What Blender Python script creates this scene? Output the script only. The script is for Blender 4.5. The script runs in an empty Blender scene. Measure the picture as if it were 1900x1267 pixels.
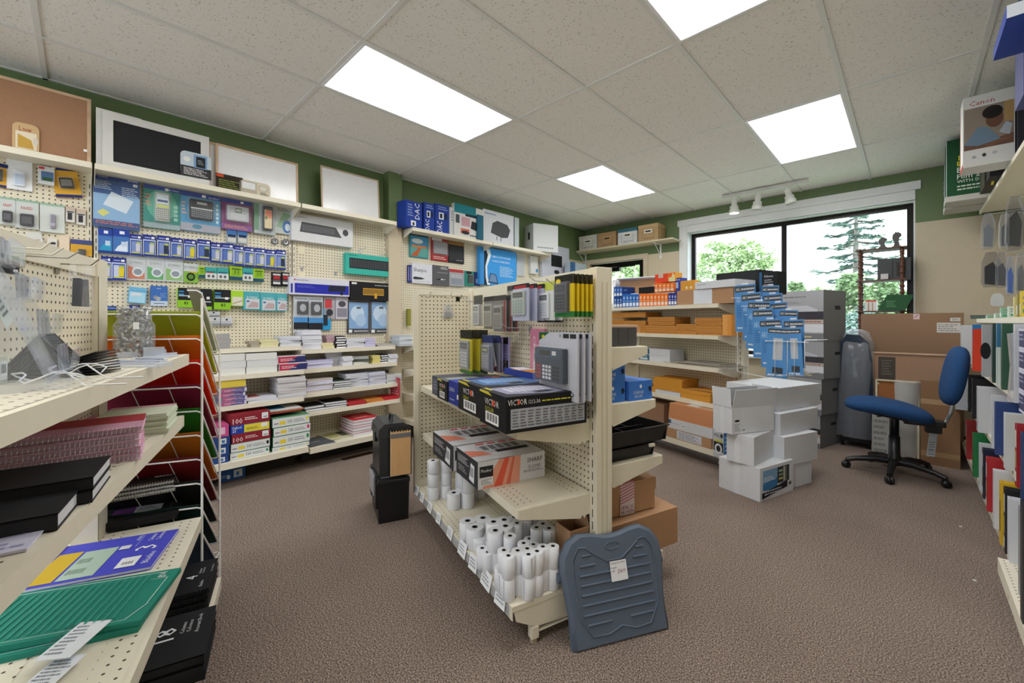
import bpy, bmesh, math, random
from mathutils import Vector, Matrix
random.seed(7)
PI = math.pi
scn = bpy.context.scene
COL = scn.collection
# ---------------------------------------------------------------- camera
FPX, CX, CY, YAW = 768.0, 950.0, 596.6, -0.7661
CAM = Vector((3.97, 0.16, 1.2))
cd = bpy.data.cameras.new('camera')
cam = bpy.data.objects.new('camera', cd); COL.objects.link(cam)
cam.location = CAM
cam.rotation_euler = (PI/2, 0, -YAW)
cd.sensor_width = 36; cd.lens = 36*FPX/1900
cd.shift_y = -(633.5-CY)/1900; cd.clip_start = 0.02; cd.clip_end = 200
scn.camera = cam
# ---------------------------------------------------------------- world, exposure
w = bpy.data.worlds.new('world'); scn.world = w; w.use_nodes = True
bg = w.node_tree.nodes['Background']
bg.inputs[0].default_value = (0.86, 0.93, 1.0, 1); bg.inputs[1].default_value = 2.2
vs = scn.view_settings
vs.view_transform = 'Standard'; vs.look = 'None'; vs.exposure = 1.2; vs.gamma = 1; vs.use_curve_mapping = False
LAMP = 5.0
try:
    scn.cycles.use_denoising = True
    scn.cycles.max_bounces = 8; scn.cycles.diffuse_bounces = 4; scn.cycles.transparent_max_bounces = 24
except Exception: pass

# ---------------------------------------------------------------- projection of a photo point on a real plane
FW = Vector((math.sin(YAW), math.cos(YAW), 0)); RT = Vector((math.cos(YAW), -math.sin(YAW), 0))
def ray(px, py): return FW + RT*((px-CX)/FPX) + Vector((0,0,1))*((CY-py)/FPX)
class Fr:
    """a vertical plane: local x runs to the right for a viewer, local y into the wall, z up"""
    def __init__(s, ox, oy, rz):
        s.o = Vector((ox, oy, 0)); s.rz = rz
        s.r = Vector((math.cos(rz), math.sin(rz), 0)); s.y = Vector((-math.sin(rz), math.cos(rz), 0))
    def at(s, px, py, d=0.0):
        r = ray(px, py); o = s.o - s.y*d
        t = (o-CAM).dot(s.y)/r.dot(s.y)
        q = CAM + r*t
        return (q-s.o).dot(s.r), q.z
    def side(s, px, py, u):            # on the plane across the frame at local x = u -> (local y, z)
        r = ray(px, py); o = s.o + s.r*u
        t = (o-CAM).dot(s.r)/r.dot(s.r)
        q = CAM + r*t
        return (q-s.o).dot(s.y), q.z
    def w(s, u, d, z): return s.o + s.r*u - s.y*d + Vector((0,0,z))
def onz(px, py, z):
    r = ray(px, py); t = (z-CAM.z)/r.z
    return CAM + r*t
# ---------------------------------------------------------------- materials
MATS = {}
def lin(c):
    c = c.lstrip('#'); v = [int(c[i:i+2], 16)/255 for i in (0, 2, 4)]
    return [x/12.92 if x <= .04045 else ((x+.055)/1.055)**2.4 for x in v]
def nt(name):
    m = bpy.data.materials.new(name); m.use_nodes = True
    n = m.node_tree.nodes; l = m.node_tree.links
    return m, n, l, n['Principled BSDF']
def M(hexc, kind='paper'):
    k = (hexc, kind)
    if k in MATS: return MATS[k]
    m, n, l, b = nt(kind + '_' + hexc.strip('#'))
    c = lin(hexc)
    rough = dict(paper=.65, card=.8, plastic=.35, gloss=.18, metal=.3, fabric=.95, paint=.5, rubber=.6, wood=.5, leaf=.7, film=.12).get(kind, .5)
    b.inputs['Roughness'].default_value = rough
    if kind == 'metal': b.inputs['Metallic'].default_value = .85
    if kind in ('paper', 'card', 'fabric'): b.inputs['Specular IOR Level'].default_value = .25
    tex = n.new('ShaderNodeTexNoise'); tc = n.new('ShaderNodeTexCoord')
    tex.inputs['Scale'].default_value = dict(fabric=260, card=60, wood=14, leaf=30).get(kind, 25)
    tex.inputs['Detail'].default_value = 2
    l.new(tc.outputs['Object'], tex.inputs['Vector'])
    mx = n.new('ShaderNodeMix'); mx.data_type = 'RGBA'
    a = dict(fabric=.25, card=.08, wood=.3, leaf=.35).get(kind, .04)
    mx.inputs[6].default_value = [x*(1-a) for x in c]+[1]; mx.inputs[7].default_value = [min(1, x*(1+a)) for x in c]+[1]
    l.new(tex.outputs['Fac'], mx.inputs[0]); l.new(mx.outputs[2], b.inputs['Base Color'])
    if kind == 'sheet':
        tr = n.new('ShaderNodeBsdfTranslucent'); l.new(mx.outputs[2], tr.inputs[0]); ms = n.new('ShaderNodeMixShader'); ms.inputs[0].default_value = .5
        l.new(b.outputs[0], ms.inputs[1]); l.new(tr.outputs[0], ms.inputs[2]); l.new(ms.outputs[0], n['Material Output'].inputs[0])
    MATS[k] = m
    return m
def math_(n, l, op, a, b=None):
    x = n.new('ShaderNodeMath'); x.operation = op
    for i, v in enumerate((a, b)):
        if v is None: continue
        if isinstance(v, (int, float)): x.inputs[i].default_value = v
        else: l.new(v, x.inputs[i])
    return x.outputs[0]
def clear(hexc='#ffffff', op=.10, rough=.12):
    k = ('clear', hexc, op)
    if k in MATS: return MATS[k]
    m, n, l, b = nt('clear_plastic')
    c = lin(hexc)
    b.inputs['Base Color'].default_value = c+[1]; b.inputs['Roughness'].default_value = rough
    b.inputs['Specular IOR Level'].default_value = .9
    t = n.new('ShaderNodeBsdfTransparent'); t.inputs[0].default_value = [.6+.4*x for x in c]+[1]
    mx = n.new('ShaderNodeMixShader')
    fr = n.new('ShaderNodeLayerWeight')
    f3 = math_(n, l, 'MULTIPLY', math_(n, l, 'POWER', fr.outputs['Facing'], 3.0), .45)
    l.new(math_(n, l, 'ADD', f3, op), mx.inputs[0])
    l.new(t.outputs[0], mx.inputs[1]); l.new(b.outputs[0], mx.inputs[2])
    l.new(mx.outputs[0], n['Material Output'].inputs[0])
    MATS[k] = m
    return m
def dots(name, base, dark, ax, ay, step=.0254, rad=.0042, extra=None, rough=.45):
    """painted steel or board punched with a square grid of holes, in object coordinates"""
    m, n, l, b = nt(name)
    tc = n.new('ShaderNodeTexCoord'); sp = n.new('ShaderNodeSeparateXYZ'); l.new(tc.outputs['Object'], sp.inputs[0])
    def cell(o):
        f = math_(n, l, 'FRACT', math_(n, l, 'DIVIDE', o, step))
        return math_(n, l, 'MULTIPLY', math_(n, l, 'SUBTRACT', f, .5), step)
    a = cell(sp.outputs[ax]); c = cell(sp.outputs[ay])
    d = math_(n, l, 'SQRT', math_(n, l, 'ADD', math_(n, l, 'MULTIPLY', a, a), math_(n, l, 'MULTIPLY', c, c)))
    h = math_(n, l, 'LESS_THAN', d, rad)
    nz = n.new('ShaderNodeTexNoise'); nz.inputs['Scale'].default_value = 8; l.new(tc.outputs['Object'], nz.inputs['Vector'])
    m0 = n.new('ShaderNodeMix'); m0.data_type = 'RGBA'; cb = lin(base)
    m0.inputs[6].default_value = [x*.96 for x in cb]+[1]; m0.inputs[7].default_value = [x*1.03 for x in cb]+[1]
    l.new(nz.outputs['Fac'], m0.inputs[0])
    mx = n.new('ShaderNodeMix'); mx.data_type = 'RGBA'
    l.new(h, mx.inputs[0]); l.new(m0.outputs[2], mx.inputs[6]); mx.inputs[7].default_value = lin(dark)+[1]
    l.new(mx.outputs[2], b.inputs['Base Color']); b.inputs['Roughness'].default_value = rough
    return m
CREAM = '#e3dcc9'
STEEL = M(CREAM, 'paint')
PEG = dots('perforated_board', '#dfd6bf', '#3a3226', 0, 2)
PERF = dots('perforated_steel_deck', CREAM, '#4a412f', 0, 1, .028, .0035)
BLACK = M('#17181b', 'plastic'); WHITE = M('#eceef2'); GREY = M('#8b8d90', 'plastic'); CHROME = M('#c9cbce', 'metal')
def emit(name, c, s):
    m = bpy.data.materials.new(name); m.use_nodes = True
    n = m.node_tree.nodes; l = m.node_tree.links; n.remove(n['Principled BSDF'])
    e = n.new('ShaderNodeEmission'); e.inputs[0].default_value = c+[1]; e.inputs[1].default_value = s
    l.new(e.outputs[0], n['Material Output'].inputs[0])
    return m
# ---------------------------------------------------------------- mesh builder
_TXT = {}
def text_geo(s):
    if s in _TXT: return _TXT[s]
    cu = bpy.data.curves.new('t', 'FONT'); cu.body = s; cu.resolution_u = 1; cu.size = 1
    o = bpy.data.objects.new('t', cu); COL.objects.link(o)
    dg = bpy.context.evaluated_depsgraph_get(); me = o.evaluated_get(dg).to_mesh()
    vs_ = [(v.co.x, v.co.y) for v in me.vertices]; fs = [tuple(p.vertices) for p in me.polygons]
    o.evaluated_get(dg).to_mesh_clear(); bpy.data.objects.remove(o); bpy.data.curves.remove(cu)
    if vs_:
        x0 = min(v[0] for v in vs_); x1 = max(v[0] for v in vs_); y0 = min(v[1] for v in vs_); y1 = max(v[1] for v in vs_)
    else: x0 = y0 = 0; x1 = y1 = 1
    _TXT[s] = ([((a-x0)/(y1-y0), (b-y0)/(y1-y0)) for a, b in vs_], fs, (x1-x0)/(y1-y0))
    return _TXT[s]
class MB:
    def __init__(s): s.v = []; s.f = []; s.m = []; s.mats = []; s.sm = []
    def mi(s, m):
        if isinstance(m, str): m = M(m)
        if m not in s.mats: s.mats.append(m)
        return s.mats.index(m)
    def add(s, vs_, fs, m, smooth=False):
        k = len(s.v); s.v += [tuple(v) for v in vs_]; i = s.mi(m)
        for f in fs: s.f.append(tuple(k+a for a in f)); s.m.append(i); s.sm.append(smooth)
        return s
    def box(s, x0, x1, y0, y1, z0, z1, m, top=None, bev=0):
        if bev:
            b = min(bev, (x1-x0)*.45, (y1-y0)*.45, (z1-z0)*.45)
            bm = bmesh.new(); bmesh.ops.create_cube(bm, size=1)
            for v in bm.verts: v.co = Vector(((x0+x1)/2+v.co.x*(x1-x0), (y0+y1)/2+v.co.y*(y1-y0), (z0+z1)/2+v.co.z*(z1-z0)))
            bmesh.ops.bevel(bm, geom=bm.edges[:], offset=b, segments=2, affect='EDGES', profile=.6)
            bm.verts.index_update()
            s.add([v.co[:] for v in bm.verts], [[v.index for v in f.verts] for f in bm.faces], m); bm.free(); return s
        v = [(x0,y0,z0),(x1,y0,z0),(x1,y1,z0),(x0,y1,z0),(x0,y0,z1),(x1,y0,z1),(x1,y1,z1),(x0,y1,z1)]
        s.add(v, [(0,3,2,1),(0,1,5,4),(1,2,6,5),(2,3,7,6),(3,0,4,7)], m)
        s.add(v[4:], [(0,1,2,3)], top or m)
        return s
    def quad(s, a, b, c, d, m): return s.add([a,b,c,d], [(0,1,2,3)], m)
    def prism(s, pts, axis, a, b, m, smooth=False):
        """closed outline pts (2-d) extruded along an axis from a to b; outline in the other two axes in x,y,z order"""
        def P(p, t): return {'x': (t,p[0],p[1]), 'y': (p[0],t,p[1]), 'z': (p[0],p[1],t)}[axis]
        n = len(pts)
        s.add([P(p,a) for p in pts]+[P(p,b) for p in pts], [tuple(range(n)), tuple(range(2*n-1,n-1,-1))], m)
        s.add([P(p,a) for p in pts]+[P(p,b) for p in pts], [(i,(i+1)%n,n+(i+1)%n,n+i) for i in range(n)], m, smooth)
        return s
    def tube(s, pts, r, m, n=6, caps=True):
        pts = [Vector(p) for p in pts]; rings = []; up = Vector((0,0,1))
        L = len(pts); R_ = r if isinstance(r, (list, tuple)) else [r]*L
        for i, p in enumerate(pts):
            d = (pts[min(i+1,L-1)]-pts[max(i-1,0)]).normalized()
            u = d.cross(up if abs(d.z) < .95 else Vector((0,1,0))).normalized(); w_ = d.cross(u)
            rings.append([p+(u*math.cos(2*PI*k/n)+w_*math.sin(2*PI*k/n))*R_[i] for k in range(n)])
        vs_ = [q for rg in rings for q in rg]
        fs = [(i*n+k, i*n+(k+1)%n, (i+1)*n+(k+1)%n, (i+1)*n+k) for i in range(L-1) for k in range(n)]
        s.add(vs_, fs, m, True)
        if caps: s.add(rings[0], [tuple(range(n))], m); s.add(rings[-1], [tuple(range(n-1,-1,-1))], m)
        return s
    def lathe(s, prof, m, cx=0, cy=0, n=20, smooth=True):
        vs_ = [(cx+r*math.cos(2*PI*k/n), cy+r*math.sin(2*PI*k/n), z) for r, z in prof for k in range(n)]
        fs = [(i*n+k, i*n+(k+1)%n, (i+1)*n+(k+1)%n, (i+1)*n+k) for i in range(len(prof)-1) for k in range(n)]
        s.add(vs_, fs, m, smooth); return s
    def text(s, t, o, u, v, h, m, wmax=None):
        """t standing at lower-left corner o, along unit vectors u (reading) and v (up), cap height h"""
        g, fs, asp = text_geo(t); u = Vector(u); v = Vector(v); o = Vector(o)
        k = h
        if wmax and asp*h > wmax: k = wmax/asp
        s.add([o+u*(a*k)+v*(b*h) for a, b in g], fs, m); return s
    def face(s, o, u, v, W, H, items, lift=.0006):
        """draw items on the face with corner o, unit axes u,v, size W,H; item coordinates are fractions of the face"""
        o = Vector(o); u = Vector(u).normalized(); v = Vector(v).normalized(); n_ = u.cross(v)
        for k, it in enumerate(items):
            L = n_*(lift*(1+.35*k)); t = it[0]
            P = lambda a, b: o+u*(a*W)+v*(b*H)+L
            if t == 'r': _, a, b, c, d, m = it; s.add([P(a,b),P(c,b),P(c,d),P(a,d)], [(0,1,2,3)], m)
            elif t == 'p': s.add([P(a,b) for a, b in it[1]], [tuple(range(len(it[1])))], it[2])
            elif t == 'e':
                _, a, b, ra, rb, m = it
                s.add([P(a+ra*math.cos(2*PI*i/16), b+rb*math.sin(2*PI*i/16)) for i in range(16)], [tuple(range(16))], m)
            elif t == 't': _, a, b, c, d, txt, m = it; s.text(txt, P(a,b), u, v, (d-b)*H, m, (c-a)*W)
            elif t == 'T': _, a, b, c, d, txt, m = it; s.text(txt, P(c,b), v, -u, (c-a)*W, m, (d-b)*H)   # reading upwards
            elif t == 'D': _, a, b, c, d, txt, m = it; s.text(txt, P(a,d), -v, u, (c-a)*W, m, (d-b)*H)   # reading downwards
            elif t == 'l':                      # rows of small print
                _, a, b, c, d, nl, m = it
                for i in range(nl):
                    y0 = b+(d-b)*(i+.25)/nl; y1 = b+(d-b)*(i+.7)/nl; e = c-(c-a)*.35*((i*37) % 5)/5
                    x = a
                    while x < e-.01:
                        wd = (c-a)*(.06+.05*((i*7+int(x*90)) % 4)); x2 = min(e, x+wd)
                        s.add([P(x,y0),P(x2,y0),P(x2,y1),P(x,y1)], [(0,1,2,3)], m); x = x2+(c-a)*.03
            elif t == 'b':                      # bar code
                _, a, b, c, d, m = it
                s.add([P(a,b),P(c,b),P(c,d),P(a,d)], [(0,1,2,3)], '#f4f5f6')
                for i in range(12):
                    x0 = a+(c-a)*(.08+.07*i); x1 = x0+(c-a)*(.02+.018*((i*5) % 3))
                    q = [P(x0,b+(d-b)*.2)+n_*.0002,P(x1,b+(d-b)*.2)+n_*.0002,P(x1,d-(d-b)*.12)+n_*.0002,P(x0,d-(d-b)*.12)+n_*.0002]
                    s.add(q, [(0,1,2,3)], m)
            elif t == 'g':                      # grid of keys
                _, a, b, c, d, nx, ny, m = it
                for i in range(nx):
                    for j in range(ny):
                        x0 = a+(c-a)*(i+.12)/nx; x1 = a+(c-a)*(i+.88)/nx; y0 = b+(d-b)*(j+.14)/ny; y1 = b+(d-b)*(j+.86)/ny
                        s.add([P(x0,y0),P(x1,y0),P(x1,y1),P(x0,y1)], [(0,1,2,3)], m)
        return s
    def rot(s, M4, start=0):
        for i in range(start, len(s.v)): s.v[i] = tuple(M4 @ Vector(s.v[i]))
        return s
    def obj(s, name, parent=None, loc=None, rz=None):
        me = bpy.data.meshes.new(name); me.from_pydata(s.v, [], s.f)
        for m in s.mats: me.materials.append(m)
        me.polygons.foreach_set('material_index', s.m); me.polygons.foreach_set('use_smooth', s.sm); me.update()
        o = bpy.data.objects.new(name, me); COL.objects.link(o)
        if parent: o.parent = parent
        if loc is not None: o.location = loc
        if rz is not None: o.rotation_euler = (0,0,rz)
        return o
def fit(lb):
    w_ = lb.split()
    while len(w_) > 16:
        i = [k for k, x in enumerate(w_) if x in ('the', 'a', 'and', 'lying', 'low', 'small', 'large')]
        if not i: break
        w_.pop(i[-1])
    return ' '.join(w_)
def tag(o, label=None, cat=None, group=None, kind=None):
    if label: o['label'] = fit(label)
    if cat: o['category'] = cat
    if group: o['group'] = group
    if kind: o['kind'] = kind
    return o
def empty(name, loc, rz=0, label=None, cat=None, group=None):
    o = bpy.data.objects.new(name, None); COL.objects.link(o); o.empty_display_size = .05
    o.location = loc; o.rotation_euler = (0,0,rz)
    return tag(o, label, cat, group)
def copy_tree(o, parent=None):
    c = o.copy(); COL.objects.link(c); c.parent = parent
    for ch in list(o.children): copy_tree(ch, c)
    return c
def faces_of(m, W, D, H, front=None, top=None, right=None, left=None, x0=None, y0=0, z0=0):
    """art on the faces of a box whose front is at y0 (towards -y), centred in x unless x0"""
    if x0 is None: x0 = -W/2
    if front: m.face((x0,y0,z0), (1,0,0), (0,0,1), W, H, front)
    if top: m.face((x0,y0,z0+H), (1,0,0), (0,1,0), W, D, top)
    if right: m.face((x0+W,y0,z0), (0,1,0), (0,0,1), D, H, right)
    if left: m.face((x0,y0+D,z0), (0,-1,0), (0,0,1), D, H, left)
def carton(name, label, cat, loc, rz, W, D, H, m, front=None, top=None, right=None, left=None, group=None, bev=.0, parent=None):
    """a closed box, origin at the middle of its front bottom edge"""
    b = MB(); b.box(-W/2, W/2, 0, D, 0, H, m, bev=bev); faces_of(b, W, D, H, front, top, right, left)
    o = b.obj(name, parent, loc, rz)
    return tag(o, label, cat, group)
def on_shelf(fr, px0, px1, pyt, z, d, D, pyb=None):
    """front face rectangle seen between px0 and px1, standing at height z, its front d before the frame plane"""
    u0, _ = fr.at(px0, pyt, d); u1, _ = fr.at(px1, pyt, d)
    _, zt = fr.at((px0+px1)/2, pyt, d)
    if pyb is not None: _, z = fr.at((px0+px1)/2, pyb, d)
    return fr.w((u0+u1)/2, d, z), u1-u0, zt-z
# ---------------------------------------------------------------- frames of the fixtures
G_RZ = -0.304
LW = Fr(0.08, 0, PI/2)                      # left wall perforated panels, x = world y
UD = Fr(0.08, 0, PI/2)
CG = Fr(1.830, 2.016, G_RZ)                 # island gondola, front; 0 far end .. 1.27 near end
BG = Fr(0.64, 4.858, G_RZ)                  # gondola behind it; right end at 2.40
LG = Fr(1.83, 0.182, G_RZ+PI)               # gondola beside the camera; its end at 0
RW = Fr(4.70, 0, -PI/2)                     # right wall
WW = Fr(0, 6.02, 0)                         # window wall
# ---------------------------------------------------------------- room
X0, X1, Y0, Y1, HC = 0.035, 4.75, -3.0, 6.02, 2.732
GREEN = M('#64794f', 'paint'); TAN = M('#c9bca3', 'paint')
def struct(o): o['kind'] = 'structure'; return o
# carpet
m, n, l, b = nt('brown_carpet')
tc = n.new('ShaderNodeTexCoord'); n1 = n.new('ShaderNodeTexNoise'); n1.inputs['Scale'].default_value = 190; n1.inputs['Detail'].default_value = 3
n2 = n.new('ShaderNodeTexVoronoi'); n2.inputs['Scale'].default_value = 170
n3 = n.new('ShaderNodeTexNoise'); n3.inputs['Scale'].default_value = 2.2
for q in (n1, n2, n3): l.new(tc.outputs['Object'], q.inputs['Vector'])
cr = n.new('ShaderNodeValToRGB'); cr.color_ramp.elements[0].position = .36; cr.color_ramp.elements[1].position = .66
cr.color_ramp.elements[0].color = lin('#574a44')+[1]; cr.color_ramp.elements[1].color = lin('#b9aa9f')+[1]
e = cr.color_ramp.elements.new(.5); e.color = lin('#86766c')+[1]
l.new(n1.outputs['Fac'], cr.inputs[0])
mx = n.new('ShaderNodeMix'); mx.data_type = 'RGBA'; mx.blend_type = 'MULTIPLY'; mx.inputs[0].default_value = .25
l.new(cr.outputs[0], mx.inputs[6]); l.new(n3.outputs['Fac'], mx.inputs[7]); l.new(mx.outputs[2], b.inputs['Base Color'])
bp = n.new('ShaderNodeBump'); bp.inputs['Strength'].default_value = .5; bp.inputs['Distance'].default_value = .004
l.new(n2.outputs['Distance'], bp.inputs['Height']); l.new(bp.outputs[0], b.inputs['Normal'])
b.inputs['Roughness'].default_value = .95; b.inputs['Specular IOR Level'].default_value = .1
CARPET = m
# ceiling tile
m, n, l, b = nt('speckled_ceiling_tile')
tc = n.new('ShaderNodeTexCoord'); n1 = n.new('ShaderNodeTexNoise'); n1.inputs['Scale'].default_value = 95; n1.inputs['Detail'].default_value = 1.5
l.new(tc.outputs['Object'], n1.inputs['Vector'])
cr = n.new('ShaderNodeValToRGB'); cr.color_ramp.elements[0].position = .30; cr.color_ramp.elements[0].color = lin('#bdbab5')+[1]
cr.color_ramp.elements[1].position = .37; cr.color_ramp.elements[1].color = lin('#e9e6e2')+[1]
l.new(n1.outputs['Fac'], cr.inputs[0]); l.new(cr.outputs[0], b.inputs['Base Color']); b.inputs['Roughness'].default_value = .9
bp = n.new('ShaderNodeBump'); bp.inputs['Strength'].default_value = .25; bp.inputs['Distance'].default_value = .003
l.new(n1.outputs['Fac'], bp.inputs['Height']); l.new(bp.outputs[0], b.inputs['Normal'])
TILE = m
b = MB(); b.box(X0-.3, X1+.3, Y0-.3, Y1+.3, -.1, 0, CARPET); struct(b.obj('floor'))
b = MB(); b.box(X0-.3, X1+.3, Y0-.3, Y1+.3, HC, HC+.1, TILE); struct(b.obj('ceiling'))
def wallbox(b, x0, x1, y0, y1, z0=0, z1=HC):
    if z0 < 2.2: b.box(x0, x1, y0, y1, z0, min(2.2, z1), TAN)
    if z1 > 2.2: b.box(x0, x1, y0, y1, max(2.2, z0), z1, GREEN)
b = MB(); wallbox(b, X0-.2, X0, Y0-.2, Y1+.2); struct(b.obj('wall_left'))
b = MB(); wallbox(b, X0, .15, 2.325, 2.475); struct(b.obj('wall_pillar'))
b = MB(); wallbox(b, X1, X1+.2, Y0-.2, Y1+.2); struct(b.obj('wall_right'))
bw0, bw1, bwz0, bwz1 = .6, 4.3, .55, 2.35
b = MB(); wallbox(b, X0, bw0, Y0-.2, Y0); wallbox(b, bw1, X1, Y0-.2, Y0); wallbox(b, bw0, bw1, Y0-.2, Y0, 0, bwz0); wallbox(b, bw0, bw1, Y0-.2, Y0, bwz1); struct(b.obj('wall_back'))
# window wall with door and window openings
W2 = Fr(0, 6.17, 0)
wx0 = W2.at(1282, 432)[0]; wx1 = W2.at(1698, 375)[0]; wzt = W2.at(1490, 404)[1]; wzb = .75
dx0, dx1, dzt = .14, 1.08, 2.15
b = MB(); T = Y1+.25
wallbox(b, X0, dx0, Y1, T); wallbox(b, dx0, dx1, Y1, T, dzt); wallbox(b, dx1, wx0, Y1, T)
wallbox(b, wx0, wx1, Y1, T, wzt); wallbox(b, wx0, wx1, Y1, T, 0, wzb); wallbox(b, wx1, X1, Y1, T)
struct(b.obj('wall_window'))
TRIMW = M('#e4e6e8', 'paint'); DARKF = M('#23201e', 'metal')
b = MB(); e = .012
zt = WW.at(1262, 410)[1]; zh = WW.at(1262, 421)[1]
b.box(wx0-.12, wx1+.04, Y1-.028, Y1, zh, zt, TRIMW)                        # head casing
b.box(wx0-.0, wx1, Y1-.006, Y1+.02, wzt-e, zh, TRIMW)
b.box(wx0-.10, wx0, Y1-.016, Y1, wzb-.05, zh, TRIMW)
b.box(wx0, wx0+e, Y1, T-.1, wzb, wzt, TRIMW); b.box(wx1-e, wx1, Y1, T-.1, wzb, wzt, TRIMW)
b.box(wx0, wx1, Y1-.02, T-.1, wzt-e, wzt, TRIMW); b.box(wx0-.03, wx1+.03, Y1-.08, T-.1, wzb, wzb+.025, TRIMW)
struct(b.obj('trim_1'))
GLASS = clear('#eef4f6', .02, .03)
def glazed(name, x0, x1, z0, z1, y, fr_, bars):
    b = MB(); b.box(x0, x0+fr_, y, y+.05, z0, z1, DARKF); b.box(x1-fr_, x1, y, y+.05, z0, z1, DARKF)
    b.box(x0+fr_, x1-fr_, y, y+.05, z1-fr_, z1, DARKF); b.box(x0+fr_, x1-fr_, y, y+.05, z0, z0+fr_, DARKF)
    for q in bars: b.box(q-fr_*.55, q+fr_*.55, y-.01, y+.06, z0+fr_, z1-fr_, DARKF)
    o = struct(b.obj(name))
    g = MB(); xs = [x0+fr_]+[v for q in bars for v in (q-fr_*.55, q+fr_*.55)]+[x1-fr_]
    for i in range(0, len(xs), 2): g.box(xs[i], xs[i+1], y+.02, y+.026, z0+fr_, z1-fr_, GLASS)
    g.obj('glass_pane', o); return o
mull = W2.at(1455, 450)[0]
glazed('added_daylight_window', bw0, bw1, bwz0, bwz1, Y0-.15, .05, [1.8, 3.05])  # unseen window behind the camera, added to bring in more daylight
glazed('window_1', wx0+e, wx1-e, wzb+.025, wzt-e, 6.17, .05, [mull])
door = glazed('door_1', dx0+.01, dx1-.01, .01, dzt-.01, Y1+.03, .07, [])
b = MB(); b.box(dx0+.15, dx0+.55, Y1-.03, Y1+.03, dzt-.16, dzt-.09, DARKF); b.box(dx0+.5, dx0+.8, Y1-.01, Y1+.01, dzt-.10, dzt-.085, DARKF)
b.obj('door_closer', door)
b = MB(); b.box(dx0-.07, dx0, Y1-.015, Y1+.02, 0, dzt+.07, TAN); b.box(dx1, dx1+.07, Y1-.015, Y1+.02, 0, dzt+.07, TAN); b.box(dx0, dx1, Y1-.015, Y1+.02, dzt, dzt+.07, TAN)
struct(b.obj('trim_2'))
b = MB(); b.box(dx1+.07, X1, Y1-.015, Y1, 0, .1, '#2b2624'); struct(b.obj('baseboard_window'))
# ceiling grid
LC = .6096; b = MB(); BARM = M('#dcdcda', 'paint')
for k in range(1, 8): b.box(k*LC-.012, k*LC+.012, Y0, Y1, HC-.008, HC, BARM)
for v in range(-2, 5):
    for k in range(0, 8):
        xa = max(X0, k*LC+.012); xb = min(X1, (k+1)*LC-.012); b.box(xa, xb, v*2*LC-.012, v*2*LC+.012, HC-.006, HC, BARM)
b.box(X0, X0+.02, Y0, Y1, HC-.006, HC, BARM); b.box(X1-.02, X1, Y0, Y1, HC-.006, HC, BARM)
struct(b.obj('trim_3'))
# fluorescent fixtures
def lamp_mat():
    m = bpy.data.materials.new('lit_diffuser'); m.use_nodes = True
    n = m.node_tree.nodes; l = m.node_tree.links; n.remove(n['Principled BSDF'])
    tc = n.new('ShaderNodeTexCoord'); sp = n.new('ShaderNodeSeparateXYZ'); l.new(tc.outputs['Object'], sp.inputs[0])
    s = math_(n, l, 'SINE', math_(n, l, 'MULTIPLY', math_(n, l, 'ADD', sp.outputs[0], .285), 2*PI*4/.57-0))
    # four tubes behind the lens: brightest under each tube
    c = math_(n, l, 'COSINE', math_(n, l, 'MULTIPLY', math_(n, l, 'SUBTRACT', sp.outputs[0], .07125), 2*PI/.1425))
    f = math_(n, l, 'MULTIPLY', math_(n, l, 'ADD', c, 1.0), .5)
    ends = math_(n, l, 'LESS_THAN', math_(n, l, 'ABSOLUTE', sp.outputs[1]), .56)
    f = math_(n, l, 'MULTIPLY', f, ends)
    st = math_(n, l, 'MULTIPLY', math_(n, l, 'ADD', math_(n, l, 'MULTIPLY', math_(n, l, 'MULTIPLY', f, f), 2.2), .17), LAMP)
    e = n.new('ShaderNodeEmission'); e.inputs[0].default_value = (1, .99, .965, 1); l.new(st, e.inputs[1])
    l.new(e.outputs[0], n['Material Output'].inputs[0]); return m
LM = lamp_mat()
lab = {(2,1): 'large lit ceiling panel above the island gondola, nearer the blue label makers', (2,3): 'lit ceiling panel farther off, above the gondola of yellow envelopes',
       (5,3): 'lit ceiling panel with four bright tube stripes, nearest the window', (5,1): 'lit ceiling panel cut off by the top edge of the picture',
       (2,-1): 'lit ceiling panel in the same row, behind the camera', (5,-1): 'lit ceiling panel behind the camera near the binder wall'}
for (u, v), lb in lab.items():
    cx_, cy_ = (u+.5)*LC, (v+.5)*2*LC
    t = empty('ceiling_light', (cx_, cy_, HC), 0, lb, 'ceiling light', 'recessed fluorescent ceiling panels')
    hx, hy = LC/2-.012, LC-.012
    b = MB()
    b.box(-hx, -hx+.014, -hy, hy, -.009, 0, WHITE); b.box(hx-.014, hx, -hy, hy, -.009, 0, WHITE)
    b.box(-hx+.014, hx-.014, -hy, -hy+.014, -.009, 0, WHITE); b.box(-hx+.014, hx-.014, hy-.014, hy, -.009, 0, WHITE)
    b.obj('frame', t)
    d = MB(); d.quad((-hx+.014,-hy+.014,-.004), (-hx+.014,hy-.014,-.004), (hx-.014,hy-.014,-.004), (hx-.014,-hy+.014,-.004), LM); d.obj('diffuser', t)
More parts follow.
